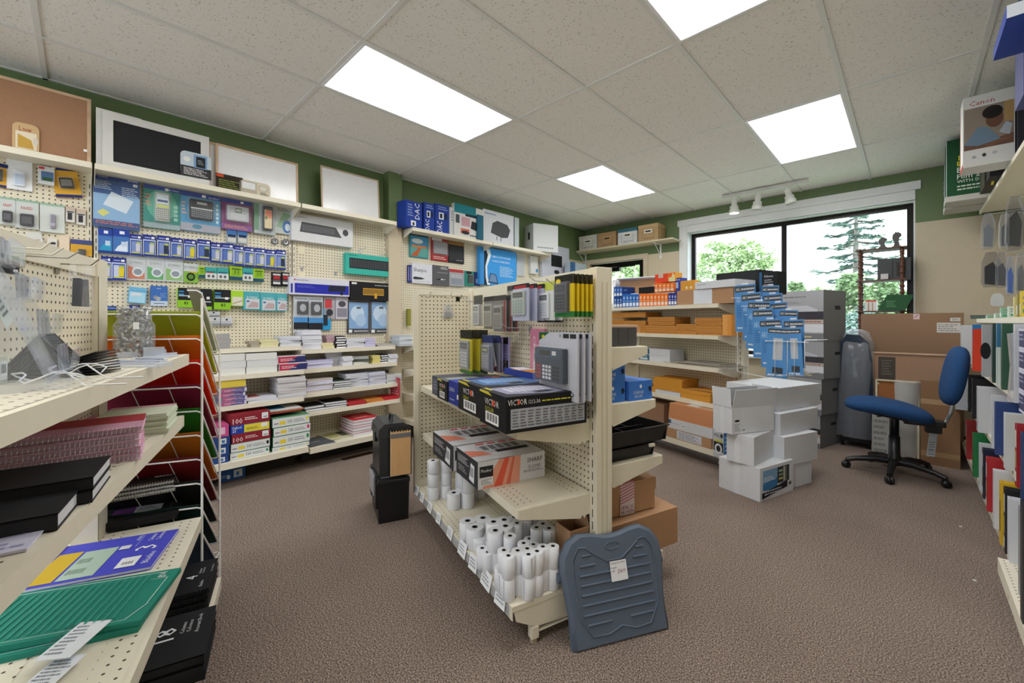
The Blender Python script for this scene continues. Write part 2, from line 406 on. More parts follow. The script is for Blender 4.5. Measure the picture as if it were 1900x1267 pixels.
# ---------------------------------------------------------------- outdoors
m, n, l, b_ = nt('lawn'); b_.inputs['Base Color'].default_value = lin('#7d9a5c')+[1]
tx = n.new('ShaderNodeTexNoise'); tx.inputs['Scale'].default_value = 3
cr = n.new('ShaderNodeValToRGB'); cr.color_ramp.elements[0].color = lin('#5c7a41')+[1]; cr.color_ramp.elements[1].color = lin('#a5b98a')+[1]
l.new(tx.outputs['Fac'], cr.inputs[0]); l.new(cr.outputs[0], b_.inputs['Base Color'])
b = MB(); b.box(-25, 30, 6.4, 60, -.35, -.3, m); g_ = b.obj('ground_outside'); struct(g_)
b = MB(); b.box(-25, 30, 9.0, 12.5, -.3, -.28, '#b9bcc0'); struct(b.obj('road_outside'))
def leafmat(a, c):
    k = ('lf', a, c)
    if k in MATS: return MATS[k]
    m, n, l, b = nt('leaf_green'); tx = n.new('ShaderNodeTexNoise'); tx.inputs['Scale'].default_value = 4.0; tc = n.new('ShaderNodeTexCoord')
    l.new(tc.outputs['Object'], tx.inputs['Vector'])
    cr = n.new('ShaderNodeValToRGB'); cr.color_ramp.elements[0].color = lin(a)+[1]; cr.color_ramp.elements[1].color = lin(c)+[1]
    cr.color_ramp.elements[0].position = .35; cr.color_ramp.elements[1].position = .65
    l.new(tx.outputs['Fac'], cr.inputs[0]); l.new(cr.outputs[0], b.inputs['Base Color']); b.inputs['Roughness'].default_value = .8
    MATS[k] = m; return m
def leaves(b, c, r, n, s, m, rnd, flat=.5):
    cl = []
    for _ in range(26):
        v = Vector((rnd.gauss(0,1), rnd.gauss(0,1), rnd.gauss(0,1))).normalized()*rnd.uniform(.45,1.25); cl.append((v, rnd.uniform(.14,.34)))
    for _ in range(n):
        v, sp_ = rnd.choice(cl); p = v+Vector((rnd.gauss(0,sp_), rnd.gauss(0,sp_), rnd.gauss(0,sp_*.8)))
        p = Vector((p.x*r[0], p.y*r[1], p.z*r[2]))+Vector(c)
        a = Vector((rnd.uniform(-1,1), rnd.uniform(-1,1), rnd.uniform(-flat,flat))).normalized()
        q = a.cross(Vector((rnd.uniform(-1,1), rnd.uniform(-1,1), rnd.uniform(-1,1)))).normalized()
        k = s*rnd.uniform(.6, 1.3)
        b.add([p-a*k, p+q*k*.5, p+a*k, p-q*k*.5], [(0,1,2,3)], m)
BARK = M('#5d4c3f', 'wood')
def tree(name, label, x, y, blobs, trunk_h, leaf, s=.09, seed=1, zb=-.3, cat='tree', group=None, dens=1.0):
    rnd = random.Random(seed); t = empty(name, (x, y, zb), 0, label, cat, group)
    b = MB(); b.tube([(0,0,0), (.05,0,trunk_h*.5), (0,.05,trunk_h)], [.09,.06,.03], BARK, 7)
    for (dx, dy, dz), r, n_ in blobs:
        if dz > .6: b.tube([(0,0,trunk_h*.45), (dx*.5,dy*.5,(dz+trunk_h*.45)*.5), (dx,dy,dz)], [.02,.012,.005], BARK, 4)
    b.obj('trunk', t)
    f = MB()
    for c, r, n_ in blobs: leaves(f, c, r, int(n_*dens), s, leaf, rnd)
    f.obj('foliage', t); return t
LIME = leafmat('#8fae6e', '#cfe2b4'); MID = leafmat('#6c8c5c', '#b4cc9c'); DARKL = leafmat('#5f7f78', '#9db8ac')
def spot(px, py, y):     # a place y metres out, from the window
    return Fr(0, y, 0).at(px, py)
# loose lime tree in the first pane
x, z = spot(1352, 520, 11.5)
def blobs_at(pts, y, x0, zb=-.3):
    out = []
    for px, py, rpx, n_ in pts:
        fx, fz = Fr(0, y, 0).at(px, py); r = abs(Fr(0, y, 0).at(px+rpx, py)[0]-fx)*.72
        out.append(((fx-x0, 0, fz-zb), (r, r*.8, r*.8), n_))
    return out
x0_ = x
tree('loose_tree', 'light green loose tree beyond the first window pane', x, 11.5, blobs_at([(1312,482,26,520),(1340,468,30,620),(1368,470,34,700),(1398,474,34,660),(1420,488,26,420),(1345,500,44,900),(1390,505,40,800),(1384,450,18,160),(1322,455,20,160),(1300,510,28,420)], 11.5, x), 3.0, LIME, .05, 3)
x, z = spot(1160, 500, 10)
tree('loose_tree', 'green tree seen through the glass of the shop door', x, 10, blobs_at([(1150,495,20,500),(1175,500,22,500),(1130,505,20,350),(1165,520,30,500)], 10, x), 2.6, LIME, .05, 8)
# spruce
def spruce():
    y = 17.0; x, z = spot(1588, 480, y); rnd = random.Random(5)
    t = empty('spruce_tree', (x, y, -.3), 0, 'tall blue-green spruce with drooping boughs behind the second pane', 'tree')
    zt = Fr(0, y, 0).at(1592, 385)[1]+.9+.3; zl = .8
    b = MB(); b.tube([(0,0,0), (0,0,zt*.6), (.02,0,zt)], [.11,.07,.02], M('#8a8278','wood'), 8)
    f = MB()
    for i in range(58):
        h = zl+(zt-zl)*(i/58)**.9; R_ = (1-(h-zl)/(zt-zl+.8))*1.75*rnd.uniform(.65, 1.15)+.12; a = i*2.4
        tip = Vector((R_*math.cos(a), R_*math.sin(a), h-.05*R_)); st = Vector((0,0,h))
        mid = st.lerp(tip, .6)-Vector((0,0,.10*R_)); b.tube([st, mid, tip], [.03,.018,.006], BARK, 4)
        for j in range(int(30+44*R_)):
            q = rnd.uniform(.18, 1.02); p = st.lerp(mid, q/.6) if q < .6 else mid.lerp(tip, (q-.6)/.4)
            sp_ = .19*(1.1-q*.6)*R_+.03
            p = p+Vector((rnd.uniform(-sp_, sp_), rnd.uniform(-sp_, sp_), rnd.uniform(-.06, .03)))
            d = (tip-st).normalized()+Vector((rnd.uniform(-.6,.6), rnd.uniform(-.6,.6), rnd.uniform(-.25,.15))); d.normalize()
            s_ = d.cross(Vector((rnd.uniform(-.4,.4),rnd.uniform(-.4,.4),1))).normalized()*.040; L = .15
            f.add([p-d*L, p+s_, p+d*L, p-s_], [(0,1,2,3)], DARKL)
    b.obj('trunk', t); f.obj('foliage', t)
spruce()
bush = [(1475,545,26,'small bushy tree beside the window mullion',12.5,MID),(1520,560,34,'round green bush below the spruce',12,LIME),(1575,540,44,'broad bush of pale leaves in front of the spruce',13,MID),
        (1640,545,40,'green bush seen through the spindle shelf',12.5,MID),(1690,560,30,'green bush at the window edge beyond the speaker',12,MID),(1600,600,40,'lower bush seen between the printer boxes and cardboard',10.5,DARKL),
        (1440,540,20,'light green bush left of the window mullion',12,LIME),(1290,540,24,'low bush at the far left of the first pane',12,MID)]
for i, (px, py, r, lb, y, lf) in enumerate(bush):
    x, z = spot(px, py, y)
    tree('leafy_bush', lb, x, y, blobs_at([(px,py,r,900),(px-r*.6,py+12,r*.7,500),(px+r*.6,py+14,r*.7,500),(px,py-r*.5,r*.6,420),(px,py+r*1.2,r*1.3,900),(px+r*.2,py+r*2.4,r*1.5,700)], y, x), max(.5, z*.8), lf, .06, 20+i, cat='bush', group='bushes beyond the window')
# ================================================================ shelving helpers
def shelf_plate(parent, name, u0, u1, yb, depth, z, lip=.03, perf=True, bracket=True, ends=(True, True), m=None):
    """shelf in the parent's local frame: back edge at y = yb, reaching depth towards -y, top at z"""
    m = m or STEEL
    b = MB(); b.box(u0, u1, yb-depth, yb, z-.018, z, m); b.box(u0, u1, yb-depth, yb-depth+.012, z-lip, z-.018, m)
    if perf:
        b.quad((u0+.02,yb-depth+.015,z+.0008),(u1-.02,yb-depth+.015,z+.0008),(u1-.02,yb-depth+.085,z+.0008),(u0+.02,yb-depth+.085,z+.0008), PERF)
        b.quad((u0+.02,yb-.09,z+.0008),(u1-.02,yb-.09,z+.0008),(u1-.02,yb-.02,z+.0008),(u0+.02,yb-.02,z+.0008), PERF)
    o = b.obj(name, parent)
    if bracket:
        for i, u in enumerate((u0, u1)):
            if not ends[i]: continue
            k = MB(); x = u-.003 if i == 0 else u-.001
            k.prism([(yb-depth+.004,z-.002),(yb-depth+.004,z-.036),(yb-.055,z-.095),(yb-.045,z-.082),(yb-.035,z-.098),(yb-.028,z-.085),(yb,z-.085),(yb,z-.002)], 'x', x, x+.004, m)
            k.obj('bracket', o)
    return o
def wall_unit(fr, u0, u1, label, shelves, zt=2.187, ledge=True, zb=.10, base=None, ld=.235):
    t = empty('wall_shelving', fr.w(u0, 0, 0), fr.rz, label, 'shelving unit', 'wall shelving bays')
    L = u1-u0
    b = MB(); b.box(.02, L-.02, 0, .012, zb, zt-.01, PEG); b.obj('perforated_panel', t)
    for x in (0, L-.02):
        b = MB(); b.box(x, x+.02, -.012, .03, 0, zt, STEEL)
        for k in range(int((zt-.15)/.05)): b.box(x+.008, x+.012, -.0128, -.012, .12+k*.05, .15+k*.05, '#3a352a')
        b.obj('upright', t)
    if ledge: shelf_plate(t, 'ledge', .003, L-.003, 0, ld, zt, .035, perf=False)
    for z, d in shelves: shelf_plate(t, 'shelf', .003, L-.003, 0, d, z, .034)
    if base:
        z, d = base; b = MB(); b.box(.003, L-.003, -d, 0, z-.045, z, STEEL); b.obj('base_deck', t)
        b = MB(); b.box(.02, L-.02, -.16, -.15, 0, z-.045, '#2c2823'); b.obj('under_deck_shade', t)  # dark board standing in for the floor shadow under the base deck
    return t
wall_unit(LW, -1.01, .205, 'cream wall shelving bay under the cork board, its lower part hidden', [], base=(.2,.4))
wall_unit(LW, .215, 1.425, 'cream perforated wall bay hung with blue label cartridges and label makers', [(1.0,.26),(.805,.31),(.584,.31)], base=(.198,.41))
wall_unit(LW, 1.435, 2.32, 'cream perforated wall bay with keyboard boxes up to the green pillar', [(.961,.21),(.80,.24),(.60,.27),(.444,.29)], base=(.175,.40))
zD = 2.165
wall_unit(UD, 2.50, 3.62, 'wall shelving bay right of the pillar with blue boxes on its ledge', [(.955,.26),(.7,.3),(.45,.33)], zt=zD, base=(.18,.4))
wall_unit(UD, 3.63, 4.76, 'wall shelving bay behind the blue copy holder box', [(.955,.26)], zt=zD, base=(.18,.4))
# ================================================================ packaging helpers
def rect(fr, r, d):
    px0, px1, pt, pb = r
    u0 = fr.at(px0, pt, d)[0]; u1 = fr.at(px1, pt, d)[0]; c = (px0+px1)/2
    return u0, u1, fr.at(c, pb, d)[1], fr.at(c, pt, d)[1]
def pack(fr, r, label, cat, group=None, name='blister_pack', th=.02, d0=0.0, body='#dfe3ea', head=None, art=None, bubble=None, tab=None, side=None, tilt=0, cov=None, gd=0):
    """hanging pack: card against the panel, optional blister with its product, optional hang tab"""
    d = d0+th; u0, u1, z0, z1 = rect(fr, r, d+gd); W = u1-u0; H = z1-z0
    simple = not (bubble or cov or tab)
    loc = fr.w((u0+u1)/2, d0, z0)
    b = MB(); b.box(-W/2, W/2, -th, 0, 0, H, body)
    it = []
    if head: it.append(('r', 0, 1-head[0], 1, 1, head[1]))
    it += (art or [])
    if it: b.face((-W/2,-th,0), (1,0,0), (0,0,1), W, H, it)
    if side: b.face((W/2,-th,0), (0,1,0), (0,0,1), th, H, side)
    if simple:
        o = b.obj(name, None, loc, fr.rz); tag(o, label, cat, group)
    else:
        o = empty(name, loc, fr.rz, label, cat, group); b.obj('card', o)
        if bubble:
            a, c, e, f, dep, col, inner = bubble
            k = MB(); k.box(-W/2+a*W, -W/2+e*W, -th-dep*.7, -th-.0005, c*H, f*H, col, bev=dep*.3)
            if inner: k.face((-W/2+a*W,-th-dep*.7,c*H), (1,0,0), (0,0,1), (e-a)*W, (f-c)*H, inner)
            k.obj('product', o)
            g = .04
            k = MB(); k.box(-W/2+(a-g)*W, -W/2+(e+g)*W, -th-dep, -th-.0008, (c-g)*H, (f+g)*H, clear('#ffffff', .05), bev=dep*.3); k.obj('blister', o)
        if cov: k = MB(); k.box(-W/2-.002, W/2+.002, -th-cov, -th-.001, -.002, H+.002, clear('#ffffff', .03, .08), bev=.004); k.obj('film_cover', o)
        if tab: k = MB(); k.box(-W*.16, W*.16, -th+.001, -th+.004, H-.002, H+tab, clear('#ffffff', .45)); k.obj('hang_tab', o)
    if tilt: o.rotation_euler = (0, tilt, fr.rz)
    return o
def hook(fr, px, py, label, L=.12, m=None, d=0.0, group='bare peg hooks', z=None, u=None, tag_=False):
    if u is None: u, z = fr.at(px, py, d)
    m = m or CHROME
    t = empty('peg_hook', fr.w(u, d, z), fr.rz, label, 'hook', group)
    b = MB(); b.box(-.012, .012, -.004, 0, -.03, .008, m); b.obj('back_plate', t)
    b = MB(); b.tube([(0,-.003,0), (0,-L*.8,0), (0,-L,.02)], .0022, m, 6); b.obj('prong', t)
    return t
# ================================================================ boards on the ledge
def board(fr, pts, name, label, frame, fill, fw=.02, d0=.15, parts=None, lean=.05, th=.012, zb=2.187):
    """rectangular framed board standing on the ledge: pts = left px, right px, top py at left"""
    px0, px1, pyt = pts; u0 = fr.at(px0, pyt, d0)[0]; u1, _ = fr.at(px1, pyt, d0); zt = fr.at(px0, pyt, d0)[1]
    W = u1-u0; H = zt-zb
    t = empty(name, fr.w((u0+u1)/2, d0, zb), fr.rz, label, 'board')
    b = MB()
    b.box(-W/2, -W/2+fw, -th, 0, 0, H, frame); b.box(W/2-fw, W/2, -th, 0, 0, H, frame)
    b.box(-W/2+fw, W/2-fw, -th, 0, H-fw, H, frame); b.box(-W/2+fw, W/2-fw, -th, 0, 0, fw, frame); b.obj('frame', t)
    b = MB(); b.box(-W/2+fw, W/2-fw, -th*.5, -.001, fw, H-fw, fill); b.obj('writing_surface', t)
    for p in (parts or []): p(t, W, H, th)
    t.rotation_euler = (-lean, 0, fr.rz)
    return t
def leaflet(a, c, e, f, col, items, rr=True, nm='printed_sleeve'):
    def go(t, W, H, th):
        b = MB(); x0, x1, z0, z1 = -W/2+a*W, -W/2+e*W, c*H, f*H; r = min(.03, (z1-z0)*.3) if rr else .001
        pts = []
        for cx_, cz_, s in ((x1-r,z1-r,0),(x0+r,z1-r,1),(x0+r,z0+r,2),(x1-r,z0+r,3)):
            for k in range(5): pts.append((cx_+r*math.cos((s+k/4)*PI/2), cz_+r*math.sin((s+k/4)*PI/2)))
        b.prism(pts, 'y', -th-.003, -th-.0003, col)
        b.face((x0,-th-.003,z0), (1,0,0), (0,0,1), x1-x0, z1-z0, items); b.obj(nm, t)
    return go
OAK = M('#c9a98a', 'wood'); CORK = M('#a57d60', 'card'); BWHITE = M('#e3e3e6', 'gloss')
board(LW, (-60, 169, 122), 'cork_board', 'large tan cork board with an oak frame on the top ledge', OAK, CORK, .018, .12,
      [leaflet(.33,.02,.86*.56+.33*.2,.42,'#cfae83', [('r',.12,.12,.9,.7,'#e9dcc4'),('p',[(.2,.15),(.8,.15),(.7,.45),(.2,.6)],'#c9a14a'),('t',.25,.72,.7,.88,'L now','#a3492e'),('e',.86,.42,.1,.14,'#d9d2c0')]),
       leaflet(.93,.20,.965,.235,'#f2f2f2', [], False, 'price_sticker')], lean=.04)
board(LW, (178, 262, 199), 'letter_board', 'white framed board standing behind the black felt board', '#dddcd8', '#9fb3cc', .045, .13, [], lean=.02)
board(LW, (190, 388, 203), 'felt_board', 'black felt board in a wide white frame on the ledge', '#dad9d6', M('#2c2c2e', 'fabric'), .05, .16,
      [leaflet(.70,.14,1.02,.62,'#c3d0dc', [('r',0,0,1,.42,'#3b3b3e'),('r',.42,.40,.86,.93,'#7fa3cb'),('r',.5,.43,.8,.86,'#26272b'),('l',.1,.06,.9,.36,5,'#d8d8d8'),('l',.55,.55,.75,.75,3,'#9aa0a6'),('e',.2,.68,.12,.1,'#e6e9e2')])], lean=.03)
board(LW, (385, 480, 262), 'whiteboard', 'narrow edge of a whiteboard showing behind the larger oak framed one', OAK, BWHITE, .014, .12, [], lean=.02)
board(LW, (400, 553, 264), 'whiteboard', 'oak framed whiteboard with a dark paper sleeve on the ledge', OAK, BWHITE, .014, .14,
      [leaflet(.0,.0,.30,.36,'#2d241c', [('r',.02,.8,.28,.98,'#c8502c'),('l',.1,.2,.9,.7,4,'#7d8a3a'),('t',.2,.05,.8,.16,'DRY ERASE','#d9cdb5')], False),
       leaflet(.26,.02,.63,.34,'#d6cdb6', [('r',.05,.08,.55,.92,'#b9b0a0'),('r',.08,.4,.5,.85,'#e4e4e6'),('e',.76,.6,.17,.22,'#b8b4aa'),('e',.76,.6,.13,.17,'#dcd6c6'),('l',.66,.12,.92,.34,3,'#3a3733')])], lean=.05)
board(LW, (596, 704, 305), 'whiteboard', 'whiteboard leaning alone on the ledge beside the pillar', '#b9a58c', BWHITE, .012, .12, [], lean=.07)
# ================================================================ packs on the first bay (far left)
MY = '#d9a53a'; NV = '#28336e'; LC_ = clear('#ffffff', .3)
pack(LW, (-22,12,302,346), 'yellow pack cut by the left edge under the cork board', 'blister pack', None, body=MY, head=(.16,NV), bubble=(.25,.25,.75,.75,.02,'#33322f',None), art=[('r',0,0,1,.1,NV)], tilt=.05)
pack(LW, (12,60,298,352), 'clear pack holding a bright silver gadget', 'blister pack', body='#e9ebee', bubble=(.28,.12,.72,.62,.025,'#dfe6f2',[('r',.1,.1,.9,.8,'#b9c6dc')]), tab=.015)
pack(LW, (70,101,309,342), 'small white carton printed with a blue landscape on a peg', 'carton', body='#dfe1e4', th=.03, art=[('r',.2,.2,.95,.72,'#5f7fae'),('r',.3,.2,.85,.4,'#3f6b4a'),('r',.05,.82,.4,.95,'#c8413a')])
pack(LW, (104,154,310,366), 'tilted yellow pack with a black pager under the cork board', 'blister pack', body=MY, head=(.14,NV), bubble=(.24,.28,.76,.62,.03,'#2b2a28',[('r',.1,.2,.9,.8,'#77756f')]), art=[('r',0,0,1,.09,NV),('e',.13,.92,.1,.05,'#d7c58e')], tilt=-.16)
for i, (x0, x1, s, lb) in enumerate(((-2,30,'DRAFT','stamp pack reading DRAFT, half hidden by the next'),(28,72,'FAXED','stamp pack with a black self-inking stamp under red lettering'))):
    pack(LW, (x0,x1,366+i*5,417+i*7), lb, 'blister pack', 'self-inking stamp packs', body='#cdd2d0', head=(.08,'#9bb9a4'), bubble=(.2,.08,.8,.5,.03,'#34343a',[('r',.15,.2,.85,.75,'#55565c')]), art=[('t',.25,.66,.75,.76,s,'#c0392f')])
pack(LW, (74,120,378,431), 'pale pack with one small lilac marker stamp', 'blister pack', body='#d3d8d4', head=(.08,'#9bb9a4'), bubble=(.42,.12,.64,.62,.02,'#8f8a9c',[('r',.1,.2,.9,.4,'#b9b4c4')]))
for x0, y0, lb in ((122,388,'tiny white pack printed with a black office chair icon'),(142,393,'tiny white pack printed with a black number stamp')):
    pack(LW, (x0,x0+17,y0-5,y0+24), lb, 'blister pack', 'tiny stamp packs', body='#d8d5d0', head=(.25,'#cbb9a8'), art=[('r',.2,.15,.7,.6,'#3c3b40'),('r',.1,.62,.9,.7,'#4b484c')])
pack(LW, (56,84,432,460), 'white packet low on the first bay, half hidden by the gondola', 'blister pack', body='#d5d6d4', art=[('l',.1,.3,.9,.6,2,'#b98a76')], tilt=-.2)
pack(LW, (88,106,443,470), 'small pack with a dark lamp icon above the gondola rail', 'blister pack', body='#dedad4', art=[('r',.15,.62,.85,.78,'#3a383a'),('e',.5,.4,.2,.12,'#57555a')])
pack(LW, (110,129,437,470), 'plain pale peach card above the gondola rail', 'blister pack', body='#e6d3bb')
pack(LW, (131,171,445,474), 'yellow and navy pack above the end of the gondola rail', 'blister pack', body=MY, head=(.3,'#4b5486'), bubble=(.35,.02,.7,.4,.02,'#44423f',None))
# ================================================================ second bay: label makers
BL = '#20409a'
pack(LW, (173,259,325,424), 'large blue pack picturing a white tablet printer', 'blister pack', body='#5f86b8', head=(.11,BL), th=.035, cov=.02,
     art=[('r',0,0,1,.14,'#2b4d86'),('r',0,.14,1,.62,'#8fb6dc'),('r',0,.62,1,.89,'#41619a'),('p',[(.2,.42),(.38,.68),(.86,.55),(.70,.30)],'#d7e3ee'),('p',[(.08,.27),(.2,.34),(.35,.28),(.2,.2)],'#d9d77a'),
          ('l',.03,.70,.4,.86,5,'#c7d6ea'),('l',.6,.62,.98,.8,5,'#c7d6ea'),('t',.05,.915,.3,.965,'P-touch','#dfe6f4'),('t',.74,.915,.97,.965,'brother','#eef1f8'),('r',.85,.83,.95,.88,'#eeeeee'),('l',.05,.06,.95,.13,2,'#c77a74')], tab=.012)
def keys(n, m_): return ('g', .1, .08, .9, .4, n, m_, '#8a8c92')
pack(LW, (266,334,346,424), 'green pack with a tall grey handheld label maker', 'blister pack', body='#2f8f84', head=(.10,BL), th=.03, cov=.018, tab=.012,
     bubble=(.30,.16,.70,.84,.04,'#b9c0b8',[('r',.1,.62,.9,.92,'#dfe8f2'),('r',.14,.66,.86,.74,'#4a5f8c'),('r',.1,.48,.9,.56,'#c7d46a'),('r',.08,.05,.92,.44,'#7c7f7c'),('g',.1,.07,.9,.42,6,5,'#c4c7c2')]),
     art=[('r',0,0,1,.12,'#9eb0b6'),('e',.5,.55,.42,.36,'#68b7a3'),('t',.7,.925,.96,.97,'brother','#eef1f8'),('r',.58,.91,.68,.97,'#eeeeee'),('l',.04,.5,.22,.8,4,'#d98c7a'),('g',.8,.2,.95,.6,1,4,'#9fd2c2')])
pack(LW, (335,409,359,430), 'sky blue pack with a wide black label maker', 'blister pack', body='#4f9fce', head=(.12,BL), th=.03, cov=.018, tab=.012,
     bubble=(.20,.30,.80,.82,.045,'#2d3034',[('r',.28,.72,.74,.88,'#5b6066'),('r',.3,.75,.7,.85,'#aeb4b2'),('r',.05,.5,.95,.56,'#c9ccce'),('g',.06,.08,.94,.48,10,4,'#7e8288')]),
     art=[('r',0,0,1,.2,'#a9adba'),('e',.4,.12,.12,.06,'#5b8fa8'),('t',.7,.9,.96,.95,'brother','#eef1f8'),('r',.52,.9,.62,.97,'#eeeeee'),('l',.03,.4,.14,.75,4,'#e7b9a3'),('g',.87,.25,.96,.8,1,5,'#cbe6f2')])
pack(LW, (411,467,371,427), 'plum purple pack with an oval silver label maker', 'blister pack', body='#7d2f6c', head=(.12,BL), th=.03, cov=.016, tab=.01,
     bubble=(.16,.28,.88,.78,.04,'#b9bcc2',[('r',.35,.55,.65,.85,'#5e6a62'),('r',.38,.62,.62,.8,'#b6c4ae'),('g',.15,.1,.85,.48,9,3,'#d4d6da')]),
     art=[('r',0,0,1,.18,'#8c4f9c'),('l',.1,.05,.9,.15,2,'#d8a44e'),('r',.62,.9,.72,.97,'#eeeeee')])
pack(LW, (472,511,374,434), 'bulky clear shell with a black electronic speller', 'blister pack', body='#b9c2c4', th=.045,
     bubble=(.34,.10,.84,.86,.05,'#4a4c50',[('r',.15,.08,.85,.82,'#d9c9a4'),('p',[(.15,.45),(.85,.5),(.8,.8),(.3,.85)],'#e08a6a'),('e',.3,.5,.1,.08,'#2f8a50')]), tab=.012, art=[('r',0,.1,.2,.9,'#7fa38a')])
pack(LW, (511,541,384,434), 'clear pack with green and blue swirls at the end of the row', 'blister pack', body='#cdd6d4', th=.02, cov=.012,
     art=[('p',[(.05,.25),(.5,.8),(.95,.75),(.4,.2)],'#8fb897'),('e',.7,.28,.27,.24,'#2f6fb8'),('e',.75,.26,.17,.14,'#d7e6ee'),('l',.1,.82,.9,.95,3,'#6b7478')])
for x0, y0, lb in ((421,424,'small blue topped tape pack under the purple pack'),(441,425,'second small blue topped tape pack, next to the tape rolls')):
    pack(LW, (x0,x0+18,y0,y0+27), lb, 'blister pack', 'small tape packs', body='#aab3bd', head=(.45,'#4878b4'), art=[('r',.1,.42,.9,.58,'#1e2d4c'),('r',.1,.1,.9,.35,'#d6d4cb')])
def tape_roll(fr, px, py, r, label, group):
    u, z = fr.at(px, py, .03); b = MB()
    b.lathe([(r,-.012),(r,.012),(r*.55,.012),(r*.55,-.012),(r,-.012)], clear('#8f8f96', .55), n=18); b.lathe([(r*.55,.011),(r*.55,-.011),(r*.3,-.011),(r*.3,.011),(r*.55,.011)], CHROME, n=18)
    b.rot(Matrix.Rotation(PI/2, 4, 'X')); o = b.obj('tape_roll', None, fr.w(u, .013, z), fr.rz); tag(o, label, 'tape roll', group)
tape_roll(LW, 511, 447, .026, 'dull grey tape roll nearest the small packs', 'tape rolls on pegs')
tape_roll(LW, 531, 449, .028, 'shiny grey tape roll next to the bay upright', 'tape rolls on pegs')
# blue cartridges, row one
def cart(x0, x1, yt, yb, label, win, extra, group, th=.045):
    return pack(LW, (x0,x1,yt,yb), label, 'cartridge pack', group, 'cartridge_pack', body='#c3cbe4', head=(.22,'#232f86'), th=th,
        art=[('r',.0,.0,1,.08,'#2a3a8a'),('r',.07,.08,.93,.72,'#3a57ac'),('r',.14,.16,.52,.66,win),('r',.54,.36,.88,.66,'#aebd72'),('r',.50,.18,.86,.56,extra),('r',.14,.10,.86,.16,'#c8c85a'),('r',.12,.84,.6,.9,'#8f9ad0'),('r',.66,.82,.9,.92,'#e6e9f2')])
xs = [(105,230,590,800),(235,380,595,812),(385,490,640,825),(500,612,645,835),(625,740,652,845),(748,850,672,852),(862,968,685,868),(980,1100,686,868),(1092,1185,712,888),(1190,1300,720,900),(1303,1388,738,915),(1395,1480,752,925),(1487,1578,762,932),(1580,1665,775,942),(1670,1760,778,950)]
desc = ['plain blue pack at the left end of the upper cartridge row','silver film pack second in the upper cartridge row','third cartridge pack of the upper row, beside the silver one','fourth cartridge pack of the upper row with grey window','fifth cartridge pack of the upper row with dark label print',
 'sixth cartridge pack of the upper row under the black label maker','cartridge pack with a bright yellow square, upper row','taller cartridge pack standing proud near the row middle','ninth cartridge pack, overlapped by the taller one','cartridge pack below the two small tape packs','eleventh cartridge pack with a film glare on top','twelfth cartridge pack of the upper row',
 'third cartridge pack from the right end of the row','cartridge pack with a yellow strip, second from the right end','last cartridge pack at the right end of the upper row']
for i, (a, c, e, f) in enumerate(xs):
    x0, x1, y0, y1 = 160+a/4.75, 160+c/4.75, 300+e/4.75, 300+f/4.75
    if i < 2:
        pack(LW, (x0,x1,y0,y1), desc[i], 'cartridge pack', 'blue label cartridge packs', 'cartridge_pack', body='#4a78bc', head=(.3,'#2a46a0'), th=.04,
             art=[('p',[(.1,.1),(.9,.1),(.9,.55),(.3,.3)], '#2f9fc8' if i == 0 else '#dfe8f6'),('r',.5,.3,.85,.5,'#c3d4ea'),('r',.4,.8,.7,.92,'#e8edf5'),('r',0,0,1,.08,'#2b3f8c')])
    else:
        cart(x0, x1, y0, y1, desc[i], '#5a74b8' if i % 2 else '#7f93c8', '#d8c936' if i in (6,13) else ('#30384c' if i in (4,7,14) else '#c9cbd6'), 'blue label cartridge packs')
cart(160+130/4.75, 160+220/4.75, 300+835/4.75, 300+1045/4.75, 'cartridge pack with a blue plain square, lower row left end', '#5a74b8', '#c9cbd6', 'blue label cartridge packs')
cart(160+224/4.75, 160+350/4.75, 300+845/4.75, 300+1045/4.75, 'cartridge pack with a yellow square beside the orange tape pack', '#c3cbe4', '#e0c92f', 'blue label cartridge packs')
for (a, c, e, f), col, lb in (((355,525,836,1045),'#cf7f62','clear tape pack with an orange swirl'),((528,690,845,1050),'#5fae6a','clear tape pack with a green swirl, next to the orange one'),((692,855,865,1058),'#8fbf74','clear tape pack with pale green swirl and grey lettering')):
    x0, x1, y0, y1 = 160+a/4.75, 160+c/4.75, 300+e/4.75, 300+f/4.75
    pack(LW, (x0,x1,y0,y1), lb, 'blister pack', 'round shouldered tape packs', body='#ccd2d6', th=.015, cov=.025, tab=.006,
         art=[('p',[(.06,.06),(.94,.06),(.94,.34),(.6,.2),(.3,.56),(.06,.6)], col),('e',.58,.36,.3,.2,'#dfe6ee'),('e',.58,.36,.22,.13,'#8d99a2'),('t',.2,.68,.85,.80,'DYMO','#8f9698' if col != '#8fbf74' else '#6d7678')])
pack(LW, (341,368,489,524), 'small green pack with a black tape ring and grey lettering', 'blister pack', body='#86b84a', head=(.42,'#c9cfd2'), th=.02, art=[('t',.06,.72,.94,.86,'DYMO','#5c6468'),('e',.48,.3,.3,.22,'#23251f'),('e',.48,.3,.19,.13,'#5d8a3a'),('r',.4,.52,.95,.58,'#d8c23f')])
TL = '#3fa3a0'; LM_ = '#9dc52f'
small = [((990,1045,925,1020),LM_,'lime box peeking out behind the black tape ring pack'),((1050,1150,930,1035),TL,'teal topped refill box with a red dot'),((1155,1255,935,1040),TL,'teal topped refill box without a dot'),((1265,1375,925,1042),LM_,'lime refill box with black figures, left of two'),((1378,1470,938,1050),TL,'teal topped refill box between two lime ones'),((1472,1565,945,1058),LM_,'lime refill box with a blue foot at the right of the row')]
